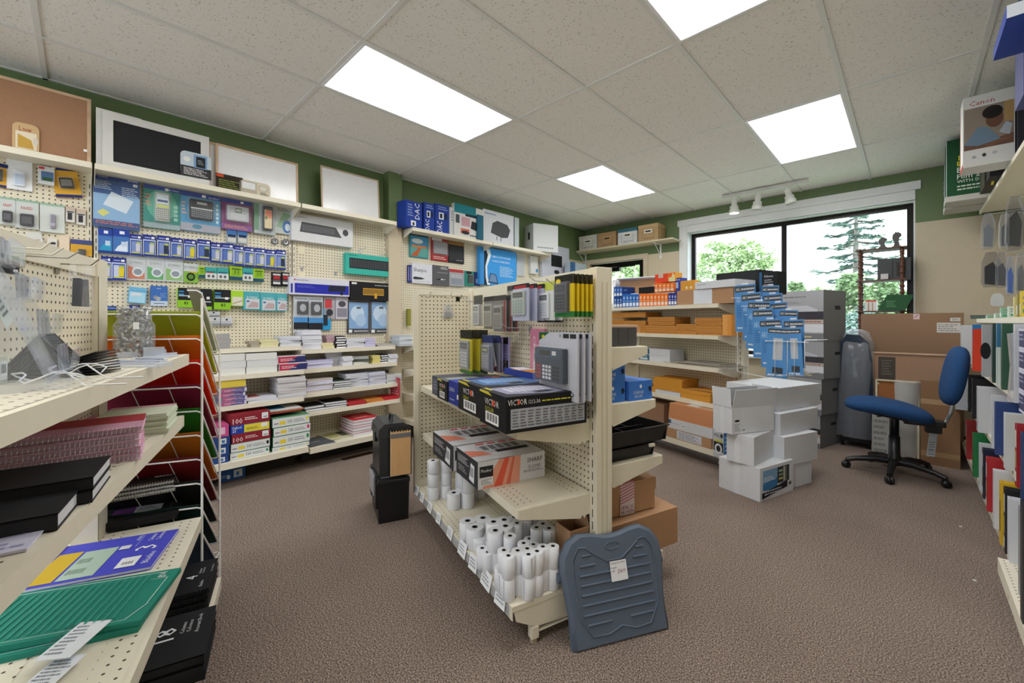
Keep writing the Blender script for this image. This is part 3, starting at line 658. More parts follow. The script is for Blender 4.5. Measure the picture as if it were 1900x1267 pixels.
for k, ((a, c, e, f), col, lb) in enumerate(small):
    x0, x1, y0, y1 = 160+a/4.75, 160+c/4.75, 300+e/4.75, 300+f/4.75
    art = [('r',0,0,1,.5,'#d5d8d8'),('l',.1,.55,.9,.7,1,'#30564f'),('e',.3,.25,.12,.12,'#5b5f60'),('e',.68,.25,.12,.12,'#5b5f60'),('r',.1,.52,.7,.58,'#2f6fb0' if k != 1 else '#c0413c')] if col == TL else [('r',.15,.3,.85,.95,'#86b32a'),('t',.4,.45,.7,.72,'11','#20231c'),('r',0,0,1,.25,'#24506e'),('l',.15,.74,.9,.9,1,'#243818')]
    pack(LW, (x0,x1,y0,y1), lb, 'refill box', 'small label refill boxes', 'refill_box', body=col, th=.035, art=art)
for (a, c), lb in (((1637,1720),'black card pack with red chips, left of the pair'),((1724,1792),'black card pack with red chips, touching the blue keyboard carton')):
    pack(LW, (160+a/4.75,160+c/4.75,300+975/4.75,300+1098/4.75), lb, 'blister pack', 'black card packs', body='#1c1b1f', th=.02, art=[('r',.15,.5,.85,.75,'#a83238'),('r',.1,.78,.9,.9,'#c9c9cb'),('r',.12,.15,.88,.32,'#d8d8d8'),('r',.1,.38,.9,.44,'#77787c')])
# third row
def r4(a, c, e, f): return (180+a/5, 180+c/5, 500+e/5, 500+f/5)
pack(LW, r4(285,450,165,312), 'tilted pale blue notepaper pack low on the wall', 'blister pack', body='#6fb0d8', th=.03, art=[('r',.05,.05,.95,.72,'#a8d3ea'),('p',[(.12,.45),(.7,.5),(.68,.66),(.12,.62)],'#d9dde6'),('r',.05,.72,.95,.76,'#4e8fc0')], tilt=.08)
pack(LW, r4(497,655,152,338), 'blue card picturing two grey computer mice', 'blister pack', body='#3f6fb8', art=[('r',0,0,1,.25,'#c3d2e6'),('e',.3,.42,.15,.1,'#8f959c'),('e',.45,.36,.15,.1,'#a9afb6'),('l',.55,.4,.95,.66,4,'#7ea0d4'),('l',.2,.08,.8,.18,1,'#5b6f8c'),('l',.35,.82,.6,.92,1,'#9db8e0')])
for (q, lb, h) in ((r4(752,890,170,350),'black and lime refill box with figures, leftmost of three',.38),(r4(925,1065,178,372),'black and lime refill box behind the white rack pole',.6),(r4(1087,1240,186,370),'black and lime refill box with a white price sticker',.4)):
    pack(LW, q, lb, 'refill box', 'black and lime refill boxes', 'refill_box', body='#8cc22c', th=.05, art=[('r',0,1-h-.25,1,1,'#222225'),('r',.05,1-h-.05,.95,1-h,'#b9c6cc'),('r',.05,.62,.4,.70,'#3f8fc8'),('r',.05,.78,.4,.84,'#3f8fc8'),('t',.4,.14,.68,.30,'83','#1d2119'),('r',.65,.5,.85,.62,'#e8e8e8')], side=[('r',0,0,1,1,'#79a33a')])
pack(LW, r4(1242,1358,198,338), 'lime sleeve holding pale pads beside the black boxes', 'refill box', None, 'refill_box', body='#a7d33a', th=.05, art=[('r',.12,.02,.92,.6,'#d9d5c8'),('p',[(.15,.1),(.9,.3),(.9,.42),(.15,.2)],'#b9a98a')])
for q, lb in ((r4(1360,1512,205,372),'teal label box with large lettering, left one'),(r4(1516,1660,215,384),'teal label box picturing an envelope, middle one'),(r4(1662,1762,222,385),'teal label box at the right end near the keyboard cartons')):
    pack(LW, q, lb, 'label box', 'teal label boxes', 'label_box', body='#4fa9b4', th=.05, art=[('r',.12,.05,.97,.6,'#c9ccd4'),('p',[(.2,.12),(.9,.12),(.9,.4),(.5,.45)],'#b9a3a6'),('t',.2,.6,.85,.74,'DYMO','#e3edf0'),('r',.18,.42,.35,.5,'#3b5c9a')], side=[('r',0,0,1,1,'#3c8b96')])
pack(LW, r4(65,180,338,388), 'blue hang card just above the lime folders', 'blister pack', body='#27468e', art=[('l',.15,.5,.85,.75,1,'#c8d2e8')])
pack(LW, r4(300,400,330,372), 'dark blue card behind the jar of clips', 'blister pack', body='#232f78', art=[('l',.2,.5,.8,.8,1,'#8f9ad0')])
for q, lb in ((r4(1025,1140,388,436),'white hang box, upper of two beside the rack pole'),(r4(1045,1142,440,520),'white hang box below another, beside the rack pole'),(r4(1150,1256,446,522),'white hang box with a grey coiled ring, right one')):
    pack(LW, q, lb, 'hang box', 'small white hang boxes', 'hang_box', body='#c9cbcf', th=.03, art=[('r',0,0,1,.3,'#8b8d92'),('e',.5,.75,.1,.12,'#2c2c30'),('l',.1,.4,.9,.55,1,'#8f9298')])
# ================================================================ third bay: keyboards and electronics
def key_art(x0, y0, x1, y1, kb, hi='#9a9ca0'):
    return [('r',x0,y0,x1,y1,kb),('g',x0+.01,y0+(y1-y0)*.1,x1-.01,y1-(y1-y0)*.12,16,5,hi)]
pack(LW, (541,655,404,452), 'white keyboard carton with a grey keyboard and mouse', 'keyboard carton', 'keyboard cartons', 'keyboard_carton', body='#d9dade', th=.06,
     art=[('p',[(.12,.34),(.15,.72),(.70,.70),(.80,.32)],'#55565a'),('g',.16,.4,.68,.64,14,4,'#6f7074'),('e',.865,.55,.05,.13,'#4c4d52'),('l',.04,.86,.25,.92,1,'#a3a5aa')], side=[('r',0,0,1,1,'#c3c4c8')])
pack(LW, (642,736,474,511), 'teal keyboard carton with a black keyboard and mouse', 'keyboard carton', 'keyboard cartons', 'keyboard_carton', body='#3fb3a4', th=.06,
     art=key_art(.06,.28,.83,.78,'#25272b','#4b4f55')+[('e',.925,.5,.045,.2,'#26282c'),('l',.04,.88,.2,.95,1,'#1f6a60')])
pack(LW, (537,648,517,548), 'white and purple-blue keyboard carton with a red mark', 'keyboard carton', 'keyboard cartons', 'keyboard_carton', body='#d3d3e2', th=.06,
     art=[('r',.02,.1,.05,.62,'#2a2f9e'),('r',.08,.1,.99,.66,'#2a2fa6'),('p',[(.62,.26),(.64,.62),(.94,.66),(.92,.3)],'#23253a'),('e',.86,.16,.03,.1,'#20212c'),('e',.08,.86,.012,.05,'#b8343a'),('l',.1,.8,.3,.9,1,'#9a8fa0'),('l',.12,.4,.4,.56,2,'#5b62c4')])
pack(LW, (650,730,524,557), 'black carton picturing a gold keyboard', 'keyboard carton', 'keyboard cartons', 'keyboard_carton', body='#1b1c1f', th=.06,
     art=[('r',.28,.28,.76,.66,'#d3a137'),('g',.29,.32,.75,.62,16,4,'#2b2720'),('r',.54,.1,.6,.4,'#d3a137'),('r',.03,.84,.14,.95,'#d8d8d6'),('l',.55,.8,.97,.9,1,'#b9b9b9'),('r',.9,.6,.94,.68,'#e8e8e8')])
for x0, y0, lb in ((545,550,'white headset pack with a clear cup, left of two'),(571,551,'white headset pack beside the magenta one')):
    pack(LW, (x0,x0+28,y0,y0+60), lb, 'blister pack', 'headset packs', body='#c5c9d0', th=.03, bubble=(.2,.45,.9,.85,.03,'#3f4248',[('e',.5,.5,.3,.3,'#a9adb4')]), art=[('r',0,0,1,.2,'#22252c'),('r',0,.2,1,.36,'#4f8fcb'),('l',.1,.9,.9,.96,1,'#6b6f78')])
pack(LW, (601,622,551,592), 'grey webcam pack with a red panel beside the headset packs', 'blister pack', body='#a9a7ae', art=[('r',.1,.5,.7,.9,'#c8474e'),('e',.5,.3,.3,.16,'#35363c')])
pack(LW, (623,646,552,592), 'pale lilac cable pack left of the silvery pillow bags', 'blister pack', body='#c6c2cc', art=[('r',.1,.1,.9,.5,'#8d8a98'),('e',.5,.7,.3,.14,'#4e4c58')])
pack(LW, (594,614,572,612), 'bright blue slim card with a black device', 'blister pack', body='#2f9ad0', art=[('r',.3,.2,.7,.7,'#2a3440')])
for x0, lb in ((645,'black framed pack with a cloudy blue print, left of the pair'),(687,'black framed pack with a cloudy blue print, beside the corner upright')):
    pack(LW, (x0,x0+40,558,618), lb, 'blister pack', 'cloudy blue packs', body='#1d1e22', th=.02, cov=.02, art=[('r',.06,.14,.95,.95,'#7fa8d4'),('e',.45,.6,.32,.25,'#c4d8ec'),('e',.6,.4,.25,.2,'#a9c4e2'),('r',.4,.75,.6,.82,'#5a6a7c'),('l',.3,.03,.95,.1,1,'#d3d6da'),('r',.05,.02,.2,.11,'#e6e8ea')])
hook(LW, 668, 464, 'bare chrome peg hook above the teal keyboard carton, left one'); hook(LW, 706, 474, 'bare chrome peg hook above the teal carton, at the upright'); hook(LW, 560, 497, 'bare peg hook above the purple-blue carton'); hook(LW, 622, 505, 'bare peg hook between the teal and purple-blue cartons')
for px, py, lb in ((558,462,'cream price tag below the white keyboard carton'),(560,508,'cream price tag above the purple-blue carton')):
    pack(LW, (px-5,px+6,py-9,py+9), lb, 'price tag', 'cream price tags', 'price_tag', th=.002, body='#e6dcc0')
# ================================================================ ledge of the bay right of the pillar
def shelfbox(fr, px0, px1, pyt, z, d, D, name, label, cat, col, group=None, rz=0, **kw):
    loc, W, H = on_shelf(fr, px0, px1, pyt, z, d, D)
    return carton(name, label, cat, loc, fr.rz+rz, W, D, H, M(col) if isinstance(col, str) else col, group=group, **kw)
DAC = '#23409a'
def dac(big):
    return [('T',.55,.35,.85,.95,'DAC','#e8ecf6'),('l',.1,.4,.45,.9,5,'#8fa2d8'),('r',.3,.06,.62,.26,'#e4e7ee'),('r',.4,.08,.52,.2,'#2a2c34')] if big else [('T',.12,.02,.5,.4,'DAC','#e8ecf6'),('r',.25,.48,.6,.72,'#dfe4ee'),('r',.32,.52,.5,.68,'#20242e'),('e',.75,.6,.1,.12,'#1d2540'),('l',.2,.8,.9,.95,2,'#8fa2d8')]
shelfbox(UD, 752, 784, 374, zD, .22, .14, 'supply_box', 'large blue carton at the pillar end of the ledge', 'box', DAC, 'blue cartons on the ledge', front=dac(1), right=dac(1), rz=.12)
shelfbox(UD, 787, 806, 377, zD, .20, .15, 'supply_box', 'narrow blue carton second on the ledge', 'box', DAC, 'blue cartons on the ledge', front=dac(0), right=dac(1))
shelfbox(UD, 808, 833, 380, zD, .20, .15, 'supply_box', 'narrow blue carton beside the white laptop boxes', 'box', DAC, 'blue cartons on the ledge', front=dac(0), right=dac(1))
shelfbox(UD, 835, 850, 386, zD, .21, .12, 'supply_box', 'narrow white carton behind the laptop stand box', 'box', '#d6d8dc', front=[('l',.1,.5,.9,.9,4,'#9aa0aa')])
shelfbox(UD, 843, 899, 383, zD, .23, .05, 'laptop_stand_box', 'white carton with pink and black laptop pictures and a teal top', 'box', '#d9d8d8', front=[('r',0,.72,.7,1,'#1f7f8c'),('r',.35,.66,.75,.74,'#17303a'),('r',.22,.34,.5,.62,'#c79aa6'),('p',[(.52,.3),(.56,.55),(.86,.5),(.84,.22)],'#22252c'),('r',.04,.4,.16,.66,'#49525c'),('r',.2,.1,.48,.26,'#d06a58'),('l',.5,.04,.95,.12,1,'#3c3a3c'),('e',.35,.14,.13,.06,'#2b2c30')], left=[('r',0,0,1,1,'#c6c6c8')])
shelfbox(UD, 886, 897, 399, zD, .25, .02, 'folder_stack', 'teal folder standing between two white cartons', 'folder', '#1f5f78')
shelfbox(UD, 896, 953, 394, zD, .22, .05, 'cushion_box', 'white carton picturing a dark grey seat cushion', 'box', '#cfd2da', front=[('p',[(.24,.3),(.3,.62),(.45,.72),(.78,.66),(.88,.5),(.8,.24),(.6,.2)],'#4a4b50'),('l',.05,.85,.4,.93,1,'#6f93bc'),('r',.42,.1,.45,.22,'#7b7d82'),('r',.55,.08,.58,.2,'#7b7d82')], left=[('r',0,0,1,1,'#1f6f8c')])
shelfbox(UD, 955, 963, 404, zD, .2, .1, 'supply_box', 'slim pale carton edge beside the cushion box', 'box', '#b9c4c8')
loc, W, H = on_shelf(UD, 983, 1021, 416, zD, .22, .2)
loc = loc-UD.y*.05+UD.r*.06
t = tag(carton('storage_box', 'white cube storage carton with a hand slot on the ledge', 'box', loc, UD.rz-.35, W*.9, W*.6, H, M('#d3d5d8'), front=[('l',.15,.1,.8,.18,1,'#7d7f84')], left=[('r',.42,.45,.62,.72,'#16171a')]))
# pegs below the ledge
pack(UD, (760,795,432,478), 'mouse pad pack picturing a red pier under blue sky', 'blister pack', body='#3d8f9c', th=.015, head=(.14,'#3a352c'), art=[('r',.05,.5,.95,.86,'#4f9bd0'),('e',.4,.66,.3,.1,'#dfe8ee'),('r',.05,.05,.95,.4,'#5fa39c'),('p',[(.05,.05),(.5,.42),(.62,.42),(.4,.05)],'#b8623c'),('r',.1,.4,.9,.5,'#c98a5c')])
pack(UD, (801,831,435,484), 'red pack holding a grey wrist rest', 'blister pack', body='#a9363a', th=.02, bubble=(.08,.25,.92,.72,.03,'#8f9298',None), art=[('r',0,.74,.62,1,'#d6d6d8'),('l',.1,.05,.9,.18,2,'#e8c8c4')])
pack(UD, (832,861,447,488), 'black mouse pad pack under an amber header', 'blister pack', body='#26272a', th=.02, head=(.2,'#8f6a3c'), art=[('r',.08,.1,.92,.72,'#35373b'),('l',.5,.1,.9,.16,1,'#a9abb0')])
pack(UD, (873,879,450,463), 'cream price tag on the panel under the ledge', 'price tag', 'cream price tags', 'price_tag', th=.002, body='#e6dcc0')
for i in range(2):
    pack(UD, (757+i*4,761+i*4,492,524), 'thin navy striped packet left of the marker pack, '+('nearer the pillar' if i == 0 else 'nearer the marker pack'), 'packet', 'navy packets', 'marker_packet', body='#2b3680', th=.02, art=[('r',.2,.1,.4,.9,'#c6cbe6')])
pack(UD, (765,802,489,526), 'white marker pack with handwritten style lettering', 'blister pack', body='#dcdee8', th=.03, art=[('t',.06,.52,.92,.76,'Sharpie','#26272c'),('p',[(.02,.24),(.1,.32),(.45,.3),(.62,.25),(.45,.2),(.1,.18)],'#3c3d42'),('l',.1,.08,.9,.12,1,'#9a9ca4')])
pack(UD, (803,832,493,530), 'dark grey marker pack with a white pen tip', 'blister pack', body='#5c5d61', th=.03, art=[('l',.5,.82,.95,.96,2,'#dcdcdc'),('p',[(.1,.3),(.5,.36),(.95,.32),(.5,.27)],'#26272a'),('p',[(.5,.35),(.85,.32),(.5,.28)],'#e0e0e0'),('l',.3,.6,.95,.72,1,'#8d8e92')])
pack(UD, (834,861,500,531), 'pale grey pack with a red top strip', 'blister pack', body='#a5a7ac', th=.03, art=[('r',0,.82,.95,1,'#b23a3e'),('r',.1,.1,.9,.45,'#8f97a4'),('l',.1,.5,.9,.7,2,'#c6c8cc')])
pack(UD, (861,879,503,531), 'teal electric sharpener pack with a black hanger', 'blister pack', body='#2f8478', th=.02, bubble=(.4,.2,.9,.75,.02,'#1e2420',None), art=[('e',.5,.9,.3,.1,'#1d1f20')])
pack(UD, (881,891,505,530), 'dark blue pack edge beside the large copy holder', 'blister pack', body='#2f3f78', th=.02, art=[('r',.2,.2,.8,.5,'#a8adc4')])
b4 = [('r',0,0,.1,1,'#3a8fd8'),('p',[(.1,.92),(.16,1),(.2,.8),(.14,.5),(.14,.2),(.18,0),(.1,0)],'#1c2c3c'),('p',[(.14,.97),(.25,.97),(.28,.8),(.18,.5),(.19,.2),(.26,0),(.18,0),(.14,.2),(.13,.5),(.2,.8)],'#e3eef6'),
      ('t',.32,.76,.95,.81,'ENDO COPY HOLDER','#eef6fc'),('t',.32,.64,.95,.69,'PORTE-COPIES ENDO','#eef6fc'),('l',.52,.25,.92,.55,8,'#b9dcf4'),('p',[(.2,.06),(.26,.33),(.42,.3),(.48,.03)],'#35537a'),('p',[(.23,.1),(.28,.3),(.40,.28),(.44,.08)],'#6f8fb8')]
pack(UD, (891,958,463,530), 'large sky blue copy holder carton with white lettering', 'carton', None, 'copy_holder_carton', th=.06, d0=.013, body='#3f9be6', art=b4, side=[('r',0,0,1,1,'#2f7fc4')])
pack(UD, (959,974,473,512), 'clear cloudy plastic pack right of the copy holder', 'blister pack', body=clear('#dfe6ee', .5), th=.03)
pack(UD, (985,998,476,508), 'white folded carton hanging under the ledge', 'carton', None, 'carton', th=.05, body='#d6d8d8', art=[('r',.7,.1,1,.3,'#4a8fc4')])
shelfbox(UD, 1006, 1056, 456, 1.55, .065, .05, 'monitor_carton', 'white carton picturing a black monitor and keyboard', 'carton', '#c6c9d6', front=[('r',.32,.6,.72,.82,'#1e1f22'),('e',.52,.5,.1,.04,'#26272a'),('p',[(.42,.15),(.5,.33),(.88,.36),(.92,.14)],'#232428'),('l',.05,.05,.3,.12,1,'#8d909a')])
shelfbox(UD, 1058, 1088, 488, 1.55, .25, .1, 'supply_carton', 'low white and blue carton near the shop door', 'carton', '#a9b4c0', front=[('r',.0,.6,.3,1,'#35608c'),('l',.3,.2,.9,.7,3,'#d6dade')])
# ================================================================ pads, books and cartons on the left wall shelves
ORD = ['topmost']+[w_+' down' for w_ in 'second third fourth fifth sixth seventh eighth ninth tenth eleventh twelfth'.split()]
def pile(fr, px0, px1, pyt, z, d, D, n, name, what, where, cols, group, rz=0, jit=.006, art=None, artm=1, cover=None, seed=0, cat=None, gap=.0005, page='#dcdde2', top=None, H=None, twist=.05):
    rnd = random.Random(seed*31+n); loc, W, H0 = on_shelf(fr, px0, px1, pyt, z, d, D); H = H or H0; h = H/n
    out = []
    for i in range(n):
        k = n-1-i; c = cols[k % len(cols)]
        lb = '%s, %s' % (what, (ORD[k]+' of '+where) if n > 1 and k < n-1 else (('bottom of '+where) if n > 1 else where))
        b = MB()
        if cover:
            b.box(-W/2, W/2, 0, D, 0, h*.12, c); b.box(-W/2+.002, W/2-.002, .002, D-.002, h*.12, h*.86, page); b.box(-W/2, W/2, 0, D, h*.86, h-gap, c)
        else: b.box(-W/2, W/2, 0, D, 0, h-gap, c)
        if art: b.face((-W/2,0,0), (1,0,0), (0,0,1), W, h, art)
        if top and k == 0: b.face((-W/2,0,h-gap), (1,0,0), (0,1,0), W, D, top)
        o = b.obj(name, None, loc+fr.r*rnd.uniform(-jit, jit)-fr.y*rnd.uniform(-jit, jit)*.7+Vector((0,0,i*h)), fr.rz+rz+rnd.uniform(-twist, twist))
        out.append(tag(o, lb, cat or name.replace('_', ' '), group))
    return out
WP = '#d3d5de'
# bay two, upper shelf
pile(LW, 402, 428, 619, 1.0, .24, .12, 3, 'letter_tray', 'clear grey plastic tray', 'the small pile beside the folder rack', [clear('#b9b9bd', .6)], 'clear trays')
pile(LW, 464, 483, 633, 1.0, .22, .12, 2, 'note_pad', 'taupe pad', 'the low pile on the top shelf of the label bay', ['#a59c8c'], 'pads on the top shelf')
pile(LW, 484, 517, 630, 1.0, .23, .14, 3, 'note_pad', 'pale yellow pad', 'the pile beside the taupe pads', ['#d9d2a6'], 'pads on the top shelf')
pile(LW, 519, 558, 624, 1.0, .23, .14, 5, 'note_pad', 'white pad', 'the pile at the bay joint', [WP,'#c5c8d2'], 'pads on the top shelf', twist=.15)
# second shelf
pile(LW, 398, 456, 657, .805, .28, .22, 3, 'paper_ream', 'shrink wrapped white envelope box', 'the left pile on the second shelf', ['#dcdcd8','#d6d7d8'], 'white boxes on the second shelf', twist=.02)
pile(LW, 458, 515, 655, .805, .28, .22, 3, 'paper_ream', 'shrink wrapped white envelope box', 'the pile beside the red and blue boxes', ['#dcdcd8','#d6d7d8'], 'white boxes on the second shelf', twist=.02)
RB = [('r',0,.08,.72,.92,'#b3324e'),('p',[(.3,.08),(.72,.92),(1,.92),(1,.08)],'#2f3468'),('l',.08,.3,.6,.72,2,'#e6c5cc')]
pile(LW, 517, 568, 660, .805, .29, .2, 2, 'envelope_box', 'red and navy envelope box', 'the pair on the second shelf', ['#d8cfd2'], 'red and navy boxes', art=RB, twist=.02)
# third shelf
pile(LW, 411, 457, 712, .584, .30, .2, 5, 'envelope_box', 'purple and pink envelope box', 'the pile of five under one yellow pad', ['#8a86a8'], 'purple envelope boxes', art=[('r',0,.1,1,.9,'#5a4f8c'),('p',[(.0,.1),(0,.9),(.6,.9),(.3,.1)],'#b8587c'),('l',.1,.3,.9,.7,2,'#cfc4dc'),('r',.9,.1,1,.9,'#c9c8dc')], twist=.02)
pile(LW, 411, 457, 704, .584+.133, .30, .2, 1, 'note_pad', 'yellow pad lying', 'on top of the purple boxes', ['#d9c14a'], None, twist=.02)
pile(LW, 459, 514, 736, .584, .30, .2, 2, 'paper_stack', 'loose white sheets', 'the low pile with a red corner', [WP], 'paper piles', top=[('r',.05,.2,.5,.9,'#c56a62')])
pile(LW, 516, 568, 699, .584, .30, .22, 8, 'pad_bundle', 'thick white writing pad', 'the tall pile at the bay joint', ['#cdccd0','#c4c0c2'], 'tall white pads', twist=.05)
# base: file folder cartons
ZB = .198
def ox(c, lab, big=True):
    return [('t',.04,.12,.28,.62,'100' if big else '100', lab),('l',.34,.35,.66,.7,2,lab),('r',.78,.3,.95,.9,'#dfe2e4'),('b',.8,.32,.94,.6,'#33353a')]
MAR = '#8a2430'
WGR = [('r',0,.04,1,.96,'#d9dcdc'),('r',.18,.25,.34,.62,'#e2c93a'),('t',.40,.28,.52,.72,'100','#2a2c30'),('l',.56,.3,.88,.7,2,'#8b8f94'),('l',.04,.3,.16,.55,1,'#7f5b86'),('e',.94,.6,.03,.2,'#2f8a55')]
def fold(px0, px1, pts, col, art, d, D, grp, labs, z0=ZB):
    z = z0
    for i, (pyt, c, a, lb) in enumerate(pts):
        loc, W, H = on_shelf(LW, px0, px1, pyt, z, d, D)
        rnd = (i*.37) % 1-.5
        carton('folder_carton', lb, 'carton', loc+LW.r*rnd*.012, LW.rz+rnd*.03, W, D, H-.001, M(c), front=a, right=[('r',0,.05,1,.95,c)], top=[('r',.05,.05,.95,.95,c)], group=grp)
        z += H
fold(429, 501, [(834,'#2f7a50',WGR,'white and green folder carton at the bottom of the left column'),(818,'#2f7a50',[x if x[0] != 'e' else ('e',.94,.55,.035,.22,'#17181a') for x in WGR],'green edged folder carton with a black dot'),
     (801,MAR,ox(MAR,'#e8dcdc'),'maroon folder carton reading 100, just above the green edged ones'),
     (785,'#23469c',[('r',0,0,.34,1,'#2340a0'),('r',.34,.05,1,.95,'#e0cf3e'),('t',.04,.55,.27,.88,'Oxford','#f0f2f6'),('t',.05,.2,.14,.5,'25','#f0f2f6'),('r',.78,.4,.95,.85,'#e6e6e0'),('l',.4,.3,.72,.6,2,'#6b6a3a')],'blue and yellow folder carton reading Oxford'),
     (766,MAR,ox(MAR,'#f0e6e6'),'maroon folder carton reading 100 at the top of its column')], None, None, .37, .30, 'folder cartons on the base shelf', None)
GW = '#dfe1e0'
def dot(c): return [x if x[0] != 'e' else ('e',.94,.6,.035,.22,c) for x in WGR]
fold(507, 575, [(824,'#2f7a50',dot('#d8cf9a'),'green edged folder carton at the bottom of the right column'),(805,'#2f7a50',dot('#2f8a55'),'green edged folder carton with a green dot, second of the right column'),
     (789,'#2f7a50',dot('#c83a6e'),'green edged folder carton with a pink dot'),(772,'#5f8f6a',dot('#e0d44a'),'green edged folder carton with a yellow dot, under loose folders')], None, None, .37, .30, 'folder cartons on the base shelf', None)
pile(LW, 500, 562, 757, ZB+.285, .34, .26, 3, 'file_folder', 'loose coloured folder', 'the folders on the right carton column', ['#c9c4c0','#c07a52','#9a3f36'], 'loose folders', H=.03, top=[('r',.1,.15,.55,.85,'#2f7fa8'),('r',.6,.2,.9,.8,'#d8d4cf')], jit=.012)
NVX = [('r',.45,.2,.8,.8,'#d6d9dc'),('r',.55,.3,.72,.62,'#3f6fa8'),('r',.5,.65,.6,.75,'#d8cf4a')]
fold(391, 426, [(846,'#25427e',NVX,'navy folder carton at the bottom of the column behind the rack'),(828,'#25427e',NVX,'navy folder carton, middle of the column behind the rack'),(811,'#25427e',NVX,'navy folder carton, top of the navy column behind the rack'),(789,'#c04f86',[('r',.1,.2,.8,.8,'#dfb6cc')],'pink folder carton on the navy ones')], None, None, .38, .30, 'cartons behind the folder rack', None)
loc = onz(434, 886, 0)
carton('folder_carton', 'blue carton lying on the carpet under the base shelf', 'carton', Vector((loc.x+.05, loc.y-.02, 0)), LW.rz+.05, .17, .3, .085, M('#2a5590'), front=[('r',.55,.2,.88,.85,'#cfd6da'),('e',.7,.5,.06,.2,'#3f7fc0'),('r',.75,.6,.82,.75,'#d8cf4a'),('l',.05,.3,.4,.6,2,'#9db4d4'),('e',.35,.35,.07,.18,'#dfe6ee')])
# bay three
pile(LW, 561, 597, 612, .961, .18, .17, 8, 'paper_stack', 'white writing pad', 'the tall pile on the top shelf', [WP,'#dcdee8'], 'tall pile of white pads', twist=.06)
pile(LW, 597, 619, 636, .961, .18, .14, 2, 'note_pad', 'cream pad', 'the low pair in front of the pink ones', ['#d8cfa4'], 'small pads', twist=.03)
pile(LW, 606, 622, 622, .985, .14, .10, 3, 'note_pad', 'dusty pink pad', 'the pile behind the cream pair', ['#b79aa6'], 'small pads', twist=.03)
pile(LW, 624, 641, 623, .961, .18, .12, 5, 'note_pad', 'white pad with black edges', 'the striped pile on the top shelf', ['#26262a'], 'striped pads', art=[('r',0,.0,1,.55,'#e3e4e8')], twist=.0)
pile(LW, 643, 677, 628, .961, .18, .13, 5, 'note_pad', 'white pad', 'the wide pile beside the striped one', [WP,'#c9ccd4'], 'small pads', twist=.1)
pile(LW, 678, 697, 627, .961, .18, .13, 3, 'note_pad', 'lilac pad', 'the pile near the right end', ['#c0bddb'], 'small pads', twist=.06)
pile(LW, 700, 734, 638, .961, .19, .13, 2, 'label_sheet', 'grey label sheet', 'the thin pair at the shelf end', ['#b6b4b0'], 'thin sheets', twist=.05)
pile(LW, 570, 617, 668, .80, .21, .16, 4, 'note_pad', 'pale lilac pad', 'the low wide pile on the second shelf of the keyboard bay', ['#bcbbe0','#cfcfe6'], 'lilac pads')
pile(LW, 606, 635, 653, .80, .11, .06, 3, 'paper_stack', 'white pad', 'the pile standing behind the lilac ones', [WP], 'white pads at the back')
pile(LW, 636, 655, 661, .80, .21, .16, 4, 'note_pad', 'white note pad', 'the small pile on the second shelf of the keyboard bay', [WP], 'white note pads', twist=.1)
pile(LW, 657, 684, 661, .80, .20, .15, 3, 'binder', 'flat grey green folder', 'the fanned pile beside the white note pads', ['#9fa5a0','#53564f','#c9ccc4'], 'fanned folders', twist=.35)
pile(LW, 692, 706, 659, .80, .21, .1, 3, 'note_pad', 'yellow pad', 'the small yellow pile', ['#d4c97e'], 'yellow pads', twist=.03)
pile(LW, 707, 720, 657, .80, .21, .1, 4, 'note_pad', 'black edged pad', 'the small striped pile beside the yellow one', ['#26262a'], 'striped pads', art=[('r',0,0,1,.5,'#e3e4e8')], twist=0)
pile(LW, 721, 738, 657, .80, .21, .12, 4, 'note_pad', 'white pad', 'the pile at the right end of the second shelf', [WP], 'end pads')
pile(LW, 570, 618, 703, .60, .25, .18, 7, 'paper_stack', 'white and pinkish pad', 'the thick pile at the left of the third shelf', ['#c3b9b4','#cac9dc','#d3d2e6'], 'thick pads')
pile(LW, 619, 652, 706, .60, .25, .18, 4, 'notebook', 'white notebook with a dark green cover', 'the low pile on the third shelf', ['#3a4a3e'], 'green notebooks', cover=True)
pile(LW, 642, 684, 692, .60, .22, .16, 9, 'notebook', 'grey blue notebook', 'the leaning pile in the middle of the third shelf', ['#a3a9bc','#c9cbdc'], 'grey blue notebooks', cover=True, twist=.15)
pile(LW, 686, 716, 690, .60, .24, .17, 8, 'notebook', 'lilac notebook with a dark top', 'the pile right of the leaning one', ['#c2c3dc','#9fa2bb'], 'lilac notebooks', cover=True, twist=.05)
pile(LW, 717, 745, 694, .60, .24, .16, 6, 'notebook', 'pale green notebook', 'the last pile on the third shelf', ['#b6bcae','#a6adb6'], 'pale notebooks', cover=True, twist=.1)
pile(LW, 566, 603, 752, .444, .26, .18, 2, 'binder', 'flat black binder with white pages', 'the pair at the bay joint', ['#1c1d21'], 'black binders lying flat', cover=True, twist=.04)
pile(LW, 604, 644, 744, .444, .26, .18, 3, 'binder', 'flat black binder', 'the taller black pile on the fourth shelf', ['#1c1d21','#24262b'], 'black binders lying flat', cover=True, twist=.12)
pile(LW, 645, 678, 745, .444, .27, .18, 2, 'notebook', 'red covered booklet', 'the pair on the fourth shelf', ['#b83338','#a52e33'], 'red booklets', twist=.08)
pile(LW, 680, 711, 740, .444, .26, .18, 2, 'notebook', 'orange covered booklet', 'the pair between the red ones', ['#c9823c'], 'orange booklets', twist=.08)
pile(LW, 712, 738, 736, .444, .26, .18, 2, 'notebook', 'bright red booklet', 'the pair at the shelf end', ['#c22f38'], 'red booklets at the end', twist=.08)
pile(LW, 575, 620, 812, .175, .37, .22, 2, 'notebook', 'dark grey exercise book', 'the pair on the base shelf', ['#55575c','#77797c'], 'dark exercise books', H=.016, top=[('t',.15,.3,.6,.45,'note','#c9cacc')], twist=.15)
